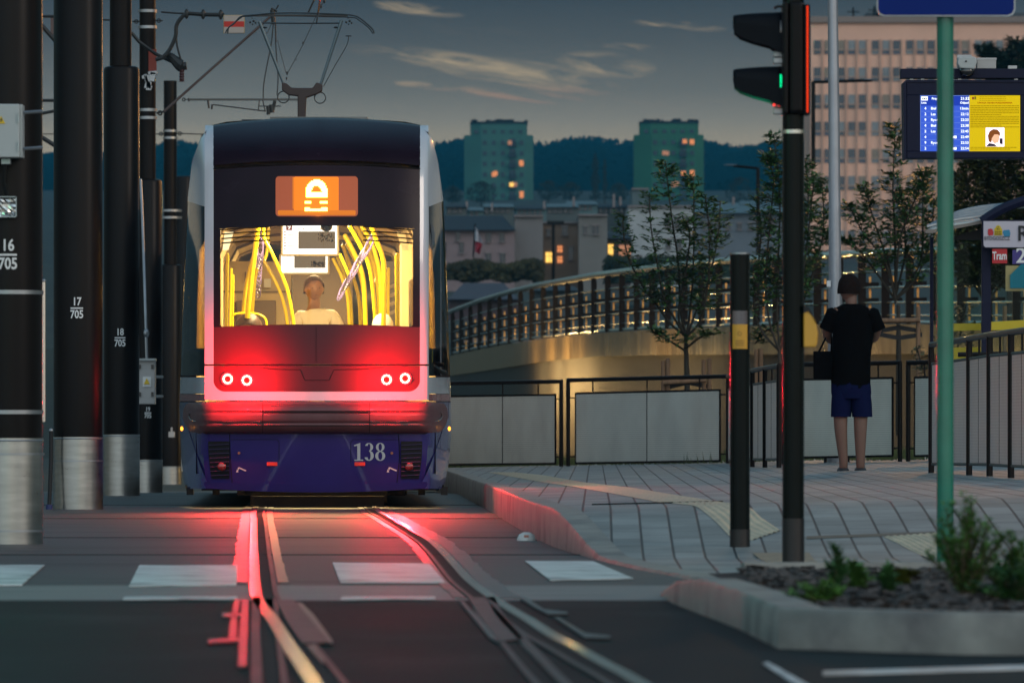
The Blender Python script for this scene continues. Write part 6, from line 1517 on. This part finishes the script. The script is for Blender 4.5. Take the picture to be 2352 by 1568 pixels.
g = MB(); g.tube([P(1622, 873, 91.2), P(1524, 879, 91.2)], .03, 9); tag(g.build('cross_bar', mWood, None, True), 'wooden cross bar low between the stakes of the middle sapling', 'bar')
for pts, lb in (([(1990, 765), (2064, 752), (2115, 760)], 'dark strap tying the right sapling to its stakes, upper one'), ([(1990, 762), (2064, 776), (2118, 768)], 'dark strap tying the right sapling to its stakes, lower one'), ([(1524, 892), (1580, 878), (1630, 888)], 'dark strap tying the middle sapling to its stakes')):
    g = MB(); q = [P(a, b, 91.3) for a, b in pts]
    for a, b in zip(q, q[1:]): g.prism([a+Vector((0, 0, .03)), b+Vector((0, 0, .03)), b-Vector((0, 0, .03)), a-Vector((0, 0, .03))], .008)
    tag(g.build('tree_tie', mRubber), lb, 'strap')

# ------------------------------------------------------------------ big office building on the right
Yo = 800
mOff = mat('office_facade', (.85, .50, .36), .75, var=.10, vs=.12, bump=.02, bs=2)
ob = thing('office_building', 'large pinkish office block with eight rows of paired windows filling the upper right', 'building', tuple(P(2100, 720, Yo)))
g = MB(); g.pbox(1862, 44, 2720, 800, Yo, 22); g.build('wall', mOff, ob)
g = MB(); g.pbox(1860, 38, 2722, 52, Yo-.5, 23); rfo = g.build('roof_edge', mat('office_trim', (.26, .20, .17), .7), ob)
for q in ((2012, 18, 2110, 44), (2055, 28, 2300, 46), (1990, 30, 2020, 46), (2110, 30, 2170, 45), (2330, 30, 2400, 46)):
    g = MB(); g.pbox(*q, Yo+6, 8); g.build('roof_plant', mat('plant_grey', (.07, .08, .09), .8), rfo)
for x, y in ((1960, 18), (2008, 14), (2030, 8), (2180, 14), (2260, 22), (2300, 10)):
    g = MB(); a = P(x, 42, Yo+5); b = P(x, y, Yo+5); g.tube([a, b], .12, 5); g.tube([(a.x-.7, a.y, b.z-.5), (a.x+.7, a.y, b.z-.5)], .08, 5); g.build('antenna', mDark, rfo)
mWinA = mat('window_dark', (.02, .03, .045), .12, spec=.8); mWinB = mat('window_blind', (.24, .26, .27), .6, var=.2, vs=.5); mWinC = mat('window_curtain', (.28, .23, .18), .7); mFr = mat('window_trim', (.52, .36, .28), .7); mSp = mat('spandrel', (.10, .12, .16), .4)
random.seed(21); cols = []
x = 1869.5
k = 0
while x < 2352: cols.append(x); x += 24.4 if k % 3 != 1 else 30.0; k += 1
rows_o = [93+62.3*k_*1.0*1.0 for k_ in range(9)]
rest = MB(); cnt = 0
pil = MB()
for x in cols: pil.pbox(x+18.2, 90, x+20.8, 770, Yo-.28, .28)
pil.build('pilasters', mFr, ob)
for r_, yy_ in enumerate(rows_o):
    for x in cols:
        m = random.choice([mWinA, mWinA, mWinA, mWinB, mWinB, mWinC]); 
        if cnt < 100 and yy_ < 500:
            g = MB(); g.pbox(x, yy_, x+15.5, yy_+20.5, Yo-.12, .10); wo = g.build('window', m, ob)
            g = MB(); g.pbox(x-.6, yy_+20.8, x+16, yy_+23.0, Yo-.25, .22); g.build('sill', mFr, wo)
            g = MB(); g.pbox(x, yy_+23.3, x+15.5, yy_+31.5, Yo-.13, .1); g.build('lower_light', random.choice([mSp, mWinA, mWinB]), wo)
            cnt += 1
        else:
            rest.mi = [mWinA, mWinB, mWinC].index(m); rest.pbox(x, yy_, x+15.5, yy_+20.5, Yo-.12, .10); rest.mi = 0; rest.pbox(x, yy_+23.3, x+15.5, yy_+31.5, Yo-.13, .1)
o = rest.build('window_rows', [mWinA, mWinB, mWinC], ob); o['kind'] = 'stuff'
def lamp_arm(x0, y0, x1, y1, Y, label):
    t = thing('street_lamp', label, 'street lamp', tuple(P(x1, y1+200, Y)))
    g = MB(); g.tube([P(x0+18, y0+2, Y), P(x1, y1, Y)], .05, 6); g.build('arm', mDark, t, True)
    g = MB(); g.sphere(P(x0+12, y0, Y), L(16, Y), 10, 6, (1, .3, .12)); g.build('lamp_head', mGalv, t, True)
    g = MB(); g.tube([P(x1, y1+200, Y), P(x1, y1-2, Y)], .06, 8); g.build('pole', mDark, t, True)
lamp_arm(1666, 379, 1741, 387, 230, 'slim street lamp arm left of the traffic light in front of the dark hill')
lamp_arm(1985, 183, 1868, 189, 200, 'slim street lamp arm in front of the office block beside the lamp column')

# ------------------------------------------------------------------ twin tower blocks
mLit1 = emis('lit_window_yellow', (1, .58, .12), 1.7); mLit2 = emis('lit_window_orange', (1, .34, .12), 1.0); mLit3 = emis('lit_window_pale', (1, .45, .25), .5)
def tower(x0, x1, xt0, xt1, ytop, ysh, ybot, Y, col, label, lits):
    t = thing('tower_block', label, 'building', tuple(P((x0+x1)/2, ybot+60, Y)), 'twin tower blocks below the wooded hill')
    m = mat('tower_wall_'+('east' if x0 > 1300 else 'west'), col, .8, var=.12, vs=.15); W_ = L(x1-x0, Y)
    g = MB(); a, b = P(x0, ysh, Y), P(x1, ybot+60, Y); ch = L(18, Y)
    def octo(xa, xb, za, zb, ch, Yf, dp):
        pts = [(xa+ch*2.2, Yf), (xb-ch, Yf), (xb, Yf+ch), (xb, Yf+dp-ch), (xb-ch, Yf+dp), (xa+ch, Yf+dp), (xa, Yf+dp-ch), (xa, Yf+ch*1.2)]
        g.prism([(p[0], p[1], za) for p in pts], zb-za, (0, 0, 1))
    octo(a.x, b.x, b.z, a.z, ch, Y, 18); g.build('wall', m, t)
    g = MB(); c, d = P(xt0, ytop, Y), P(xt1, ysh, Y); octo(c.x, d.x, d.z-.2, c.z, ch*.6, Y+1.5, 14); tp = g.build('top_storey', m, t)
    g = MB(); c0 = P(xt0-1, ytop, Y); octo(c0.x, P(xt1+1, ytop, Y).x, c.z-.1, c.z+.45, ch*.6, Y+1.3, 14.6); rr2 = g.build('roof', mat('roof_black', (.01, .012, .014), .8), t)
    g = MB(); g.box(((c.x+d.x)/2, Y+6.5, c.z+.5), (d.x-c.x-1.2, 1.4, .35))
    for k in range(16): g.box((c.x+(d.x-c.x)*random.random(), Y+6, c.z+.7), (random.uniform(.5, 1.6), 1.5, random.uniform(.3, 1.2)))
    g.build('roof_clutter', mDark, rr2)
    Wd = x1-x0
    for k in range(6):
        g = MB(); x = xt0+14+(xt1-xt0-30)*k/5; g.pbox(x-5, ytop+16, x+5, ytop+24, Y+1.35, .1); g.build('window', mat('tower_window', (.01, .03, .05), .2), tp)
    n = 6
    for r_ in range(n+1):
        y = ysh+18+24.3*r_
        for fx in (.30, .43, .56, .83):
            x = x0+Wd*fx; li = None
            for (lx, ly, lm) in lits:
                if abs(lx-x) < 8 and abs(ly-y) < 12: li = lm
            g = MB(); g.pbox(x-4.6, y-5, x+4.6, y+5, Y-.15, .12); g.build('window', li or mat('tower_window', (.01, .03, .05), .2), t)
        x = x0+Wd*.70
        li = None
        g = MB(); g.pbox(x-8.5, y-2, x+8.5, y+9, Y-1.2, 1.2); bl_ = g.build('balcony', mat('tower_balcony', (.02, .03, .04), .7), t)
        g = MB(); g.pbox(x-7, y-10, x+7, y-3, Y-.12, .1); g.build('balcony_door', mat('tower_window', (.01, .03, .05), .2), bl_)
        g = MB(); g.pbox(x1-1.5, y-5, x1+1.5, y+6, Y+2.5, 3); g.build('side_balcony', mat('tower_balcony', (.02, .03, .04), .7), t)
    for (lx, ly, lm) in lits:
        g = MB(); g.pbox(lx-4.8, ly-4.8, lx+4.8, ly+4.8, Y-1.35, .1); g.build('lit_window', lm, t)
    return t
tower(1066, 1225, 1080, 1211, 283, 310, 455, 1800, (.048, .155, .13), 'left tower block, blue green with a stepped top and several lit windows', [(1171, 328, mLit3), (1197, 373, mLit2), (1138, 398, mLit2), (1175, 424, mLit1), (1198, 444, mLit2), (1183, 424, mLit3)])
tower(1457, 1617, 1470, 1605, 282, 309, 430, 1800, (.028, .14, .08), 'right tower block, greener, with two lit windows side by side near its top', [(1573, 325, mLit2), (1589, 325, mLit2), (1532, 352, mLit3), (1570, 398, mLit2), (1590, 396, mLit2), (1554, 422, mLit3)])

# ------------------------------------------------------------------ wooded hill
mForest = mat('forest', (.006, .020, .022), .95, var=.3, vs=.02, spec=0)
random.seed(4)
def ridge(x): return 334+4*math.sin(x/90.0)-6*math.exp(-((x-1300)/160)**2)+(12 if x < 1000 else 0)+6*math.sin(x/37)+(4 if x > 1650 else 0)
g = MB(); vs = []; nx = 160
for j in range(9):
    f = j/8; Y = 2100+1500*f
    for i in range(nx+1):
        x = -900+4700*i/nx; yt = ridge(x); y = 452+(yt-452)*(1-(1-f)**1.6); vs.append(P(x, y+random.uniform(-1, 1), Y))
g.add(vs, [(j*(nx+1)+i, j*(nx+1)+i+1, (j+1)*(nx+1)+i+1, (j+1)*(nx+1)+i) for j in range(8) for i in range(nx)]); o = g.build('hill', mForest, smooth=True, auto=False); struct(o)
g = MB()
for _ in range(2600):
    f = random.random()**.4; x = random.uniform(300, 2400); yt = ridge(x); y = 452+(yt-452)*(1-(1-f)**1.6); Y = 2100+1500*f
    c = P(x, y, Y)+Vector((0, 0, random.uniform(-1.0, .5))); r_ = random.uniform(1.4, 2.8)
    for q in range(7):
        d = Vector((random.uniform(-1, 1), random.uniform(-1, 1), random.uniform(-.6, 1)))*r_*.7; s = r_*random.uniform(.4, .9); a = random.uniform(0, 3)
        g.add([c+d+Vector((math.cos(a)*s, math.sin(a)*s, 0)), c+d+Vector((-math.cos(a)*s, -math.sin(a)*s, s*.2)), c+d+Vector((0, 0, s))], [(0, 1, 2)])
tag(g.build('forest_canopy', mForest), 'dark forest covering the long hill behind the tower blocks', 'forest', kind='stuff')
# solitary trees in the town
def blobtree(x, y0, y1, w_, Y, label, m, name='tree', n=420):
    t = thing(name, label, 'tree', tuple(P(x, y1, Y)), 'dark trees among the town roofs'); g = MB(); g.tube([P(x, y1+8, Y), P(x, (y0+y1)/2, Y)], [L(2.2, Y), L(1, Y)], 6); g.build('trunk', mBark, t)
    g = MB(); H = y1-y0
    for _ in range(n):
        f = random.random(); rr3 = w_*math.sin(math.pi*(f*.85+.12))**.7 if name == 'tree' else w_*(1-f)**.5*(.5+.5*math.sin(f*9+1)**2)
        a = random.uniform(0, 6.28); r_ = rr3*random.random()**.5; c = P(x+r_*math.cos(a), y1-4-H*f*.95, Y)+Vector((0, L(r_*math.sin(a), Y), 0)); s = L(3.2, Y)*random.uniform(.5, 1.2); b = random.uniform(0, 3)
        g.add([c+Vector((math.cos(b)*s, math.sin(b)*s, -s*.3)), c+Vector((-math.cos(b)*s, -math.sin(b)*s, 0)), c+Vector((s*.2, s*.2, s))], [(0, 1, 2)])
    g.build('crown', m, t)
mTF = mat('town_tree', (.012, .028, .025), .9, var=.4, vs=.3)
blobtree(1367, 352, 462, 16, 1300, 'tall narrow dark poplar between the two tower blocks', mTF, 'poplar', 600)
blobtree(1389, 368, 462, 9, 1320, 'shorter poplar leaning on the right of the tall poplar', mTF, 'poplar', 300)
blobtree(1105, 420, 468, 40, 1250, 'round dark tree in front of the left tower block', mTF, n=600)
for x, y0, y1, w_, lb in ((1260, 418, 462, 34, 'broad dark tree right of the left tower block'), (1310, 422, 462, 30, 'low dark tree left of the poplar'), (1420, 424, 465, 26, 'low dark tree right of the poplar'), (1040, 430, 468, 25, 'dark tree between the tram and the left tower block'), (1700, 410, 470, 40, 'dark tree mass right of the right tower block')):
    blobtree(x, y0, y1, w_, 1280, lb, mTF, n=420)

# ------------------------------------------------------------------ town houses
def wmat(n, c): return mat(n, c, .8, var=.12, vs=.4)
mRoofD = mat('roof_slate', (.020, .028, .038), .7, var=.2, vs=.6); mRoofT = mat('roof_teal', (.10, .16, .18), .6, var=.2, vs=.4); mWin = mat('town_window', (.02, .03, .04), .15); mTrim = mat('town_trim', (.22, .19, .19), .7)
def house_(x0, y0, x1, y1, Y, col, label, wins=(), roof=None, name='town_house', lit=(), over=2):
    t = thing(name, label, 'house', tuple(P((x0+x1)/2, y1, Y))); g = MB(); g.pbox(x0, y0, x1, y1+40, Y, 12); g.build('wall', col, t)
    if roof:
        ry, m, k = roof; a, b = P(x0-over, y0, Y), P(x1+over, y0, Y); z1 = P(0, ry, Y+5).z; dx = L(k, Y); g = MB(); y_ = Y
        vs = [(a.x, y_-.6, a.z), (b.x, y_-.6, a.z), (b.x, y_+12.5, a.z), (a.x, y_+12.5, a.z), (a.x+dx, y_+6, z1), (b.x-dx, y_+6, z1)]
        g.add(vs, [(0, 1, 5, 4), (1, 2, 5), (2, 3, 4, 5), (3, 0, 4), (0, 3, 2, 1)]); g.build('roof', m, t)
    else: g = MB(); g.pbox(x0-over*.5, y0-2, x1+over*.5, y0+1.5, Y-.3, 12.5); g.build('roof_edge', mTrim, t)
    for (wx, wy, ww, wh) in wins:
        g = MB(); g.pbox(wx-ww/2, wy-wh/2, wx+ww/2, wy+wh/2, Y-.06, .05); wo = g.build('window', mWin, t)
        g = MB(); g.pbox(wx-ww/2-1.5, wy+wh/2, wx+ww/2+1.5, wy+wh/2+2, Y-.2, .2); g.pbox(wx-ww/2-1.5, wy-wh/2-2.5, wx+ww/2+1.5, wy-wh/2, Y-.16, .15); g.pbox(wx-.4, wy-wh/2, wx+.4, wy+wh/2, Y-.1, .03); g.build('window_trim', mTrim, wo)
    for (wx, wy, ww, wh, m) in lit:
        g = MB(); g.pbox(wx-ww/2, wy-wh/2, wx+ww/2, wy+wh/2, Y-.08, .06); wo = g.build('lit_window', m, t)
        g = MB(); g.pbox(wx-.5, wy-wh/2, wx+.5, wy+wh/2, Y-.12, .03); g.pbox(wx-ww/2, wy-wh*.12-.5, wx+ww/2, wy-wh*.12+.5, Y-.12, .03); g.build('window_bar', mRubber, wo)
    return t
Zh = lambda pts: zc(pts, 1700, 400, 1.96)
hg = house_(960, 529, 1182, 652, 450, wmat('wall_rose', (0.225, 0.173, 0.180)), 'long rose grey house with a dark roof and tall windows beside the tram', [(1052, 535+8, 9, 18), (1060, 569, 9, 24), (1122, 545, 11, 20), (1153, 545, 11, 20), (1122, 592, 12, 20), (1155, 592, 12, 20), (1020, 569, 10, 24)], (494, mRoofD, 30))
house_(1182, 496, 1247, 652, 452, wmat('wall_blank', (0.180, 0.173, 0.173)), 'blank grey gable wall in the middle of the town houses')
house_(1245, 511, 1331, 652, 456, wmat('wall_tan', (0.225, 0.158, 0.112)), 'tan house with three warm lit windows above the bridge railing', [(1260, 534, 8, 14), (1297, 530, 13, 19), (1311, 582, 10, 28)], None, 'town_house', [(1262, 591, 17, 23, mLit1), (1286, 572, 11, 15, mLit2), (1286, 596, 11, 15, mLit2)])
house_(1329, 494, 1395, 650, 452, wmat('wall_grey', (0.165, 0.165, 0.158)), 'grey house with one faint window between the tan house and the bright stairwell', [(1368, 528, 14, 20), (1345, 528, 6, 16)])
house_(1392, 548, 1450, 640, 460, wmat('wall_brown', (.075, .06, .055)), 'low brown house with a tall bright yellow stairwell window', [], (530, mRoofD, 8), 'town_house', [(1402.5, 572, 11, 22, mLit1), (1402.5, 590, 9, 18, mLit1), (1435, 580, 26, 34, mLit3)])
house_(1443, 474, 1592, 640, 480, wmat('wall_white', (0.360, 0.390, 0.405)), 'large pale house with a flat roof behind the middle sapling', [(1467, 600, 12, 24), (1535, 510, 12, 22), (1555, 510, 12, 22), (1575, 510, 12, 22), (1535, 560, 12, 20), (1560, 560, 12, 20)])
house_(1452, 434, 1490, 480, 700, wmat('wall_pale2', (.10, .14, .15)), 'pale narrow block directly below the right tower block')
house_(1590, 490, 1860, 640, 520, wmat('wall_blue', (.13, .16, .19)), 'long bluish building low on the right behind the traffic light', [(1620+26*k_, 520, 11, 14) for k_ in range(8)], (470, mRoofT, 20))
random.seed(9)
low_ = [(1025, 470, 1070, 500, 'pale low flat roofed block right beside the tram', mRoofD), (1075, 478, 1110, 496, 'small teal roofed shed behind the rose grey house', mRoofT), (1110, 470, 1180, 496, 'teal roofed hall left of the middle of the town', mRoofT), (1185, 474, 1255, 496, 'low dark hall behind the blank gable', mRoofD), (1255, 470, 1330, 505, 'low teal hall with a ribbed roof, left part', mRoofT), (1300, 464, 1372, 500, 'teal hall with a pale ribbed wall, the brightest of the halls', mRoofT), (1372, 470, 1445, 492, 'low dark green roofed hall left of the pale house', mRoofD), (1600, 468, 1700, 488, 'distant teal roofs left of the traffic light', mRoofT), (1700, 464, 1860, 486, 'distant pale roofs right of the traffic light', mRoofT), (860, 480, 1000, 520, 'low dark block mostly hidden by the tram', mRoofD)]
for k, (x0, y0, x1, y1, lb, rm) in enumerate(low_):
    Y = 620+k*14; house_(x0, y0+6, x1, y1+30, Y, wmat('low_wall_%s' % ('teal' if k % 2 else 'grey'), (.10, .17, .18) if k % 2 else (.09, .11, .11)), lb, [(x0+8+q*12, y0+13, 5, 6) for q in range(int((x1-x0)/14))], (y0-3, rm, 5), 'town_building')
for k, (x, y, h_) in enumerate(((1072, 462, 16), (1130, 466, 12), (1318, 452, 14), (1410, 446, 22), (1425, 452, 12), (1250, 462, 10), (1685, 452, 14))):
    g = MB(); g.pbox(x-2.5, y, x+2.5, y+h_+8, 640, 2); tag(g.build('chimney', mTrim), ('thin chimney number', 'square')[0:0] or ['thin chimney on the roofs right of the tram', 'small chimney below the left tower block', 'chimney on the teal hall left of the poplar', 'tallest chimney, right of the poplar', 'short chimney right of the tallest one', 'small chimney left of the poplar over the dark hall', 'chimney right of the right tower block'][k], 'chimney', 'chimneys on the town roofs')
# dark roof and yard at lower left of the town
house_(1030, 688, 1190, 720, 330, wmat('wall_plum', (.06, .045, .055)), 'low building with a broad plum grey roof just right of the tram', [], (649, mat('roof_plum', (.055, .045, .06), .6, var=.2, vs=1), 35), 'town_building')
house_(1225, 668, 1330, 700, 330, wmat('wall_teal_low', (.05, .07, .08)), 'low teal grey shed under the lit windows, just above the railing', [], (656, mRoofD, 10), 'town_building')
g = MB(); random.seed(31)
for _ in range(5200):
    x = random.uniform(1028, 1245); y = random.uniform(606-6*math.sin(x/21), 645+4*math.sin(x/13)); c = P(x, y, 400+random.uniform(-6, 6)); s = random.uniform(.10, .28); b = random.uniform(0, 3)
    g.add([c+Vector((math.cos(b)*s, math.sin(b)*s, -s*.3)), c+Vector((-math.cos(b)*s, -math.sin(b)*s, 0)), c+Vector((s*.2, s*.2, s))], [(0, 1, 2)])
tag(g.build('hedge', mat('hedge_leaf', (.035, .035, .015), .9, var=.5, vs=.6)), 'long dark olive hedge below the rose grey house', 'hedge')
g = MB()
for _ in range(5200):
    x = random.uniform(1390, 1870); y = random.uniform(606-12*abs(math.sin(x/31)), 650); c = P(x, y, 380+random.uniform(-6, 6)); s = random.uniform(.12, .36); b = random.uniform(0, 3)
    g.add([c+Vector((math.cos(b)*s, math.sin(b)*s, -s*.3)), c+Vector((-math.cos(b)*s, -math.sin(b)*s, 0)), c+Vector((s*.2, s*.2, s))], [(0, 1, 2)])
tag(g.build('hedge', mat('hedge_dark', (.015, .028, .018), .9, var=.5, vs=.6)), 'dark green hedge behind the saplings in the middle right', 'hedge')
# flag
t = thing('flag', 'white and red flag hanging on the front of the rose grey house', 'flag', tuple(P(1092, 575, 446)))
g = MB(); g.tube([P(1087, 590, 449), P(1091, 515, 446)], .06, 6); g.build('flag_pole', mDark, t)
for y0, y1, m in ((520, 553, mat('flag_white', (.55, .55, .60), .8)), (553, 578, mat('flag_red', (.35, .03, .05), .8))):
    g = MB(); vs = []
    for j in range(7):
        y = y0+(y1-y0)*j/6
        for i in range(7): f = i/6; xx = 1091+f*(4+13*min(1, max(0, (y-518)/30))*(1 if y < 555 else 1-.5*(y-555)/25)); vs.append(P(xx, y+f*6, 446+.25*math.sin(i*1.4+j*.5)))
    g.add(vs, [(j*7+i, j*7+i+1, j*7+8+i, j*7+7+i) for j in range(6) for i in range(6)]); g.build('cloth', m, t, True)
t = thing('street_lamp', 'dark slim post in front of the tan house between its lit windows', 'post', tuple(P(1271, 690, 400)))
g = MB(); g.tube([P(1271, 700, 400), P(1271, 512, 400)], L(3.6, 400), 8); g.build('pole', mDark, t)
g = MB(); g.box(P(1276, 512, 400), (1.0, .3, .2)); g.build('lamp_head', mDark, t)

# ------------------------------------------------------------------ evening air
HZ = True
if HZ:
    g = MB(); g.box((0, 1850, 85), (5200, 3720, 178)); hz = g.build('haze', mDark); hz['kind'] = 'stuff'; hz['label'] = 'thin blue evening haze over the whole town'
    hz['category'] = 'haze'
    m = bpy.data.materials.new('haze_air'); m.use_nodes = True; nt = m.node_tree; nt.nodes.clear(); o = nt.nodes.new('ShaderNodeOutputMaterial'); v = nt.nodes.new('ShaderNodeVolumePrincipled')
    v.inputs['Color'].default_value = (.03, .31, .52, 1); v.inputs['Density'].default_value = .00017; v.inputs['Anisotropy'].default_value = 0
    nt.links.new(v.outputs[0], o.inputs['Volume']); hz.data.materials.clear(); hz.data.materials.append(m)
scene.view_settings.view_transform = 'Standard'; scene.view_settings.look = 'None'; scene.view_settings.exposure = 0; scene.view_settings.gamma = 1
cy = scene.cycles
cy.max_bounces = 8; cy.transparent_max_bounces = 24; cy.volume_bounces = 0; cy.sample_clamp_indirect = 4; cy.caustics_reflective = False; cy.caustics_refractive = False
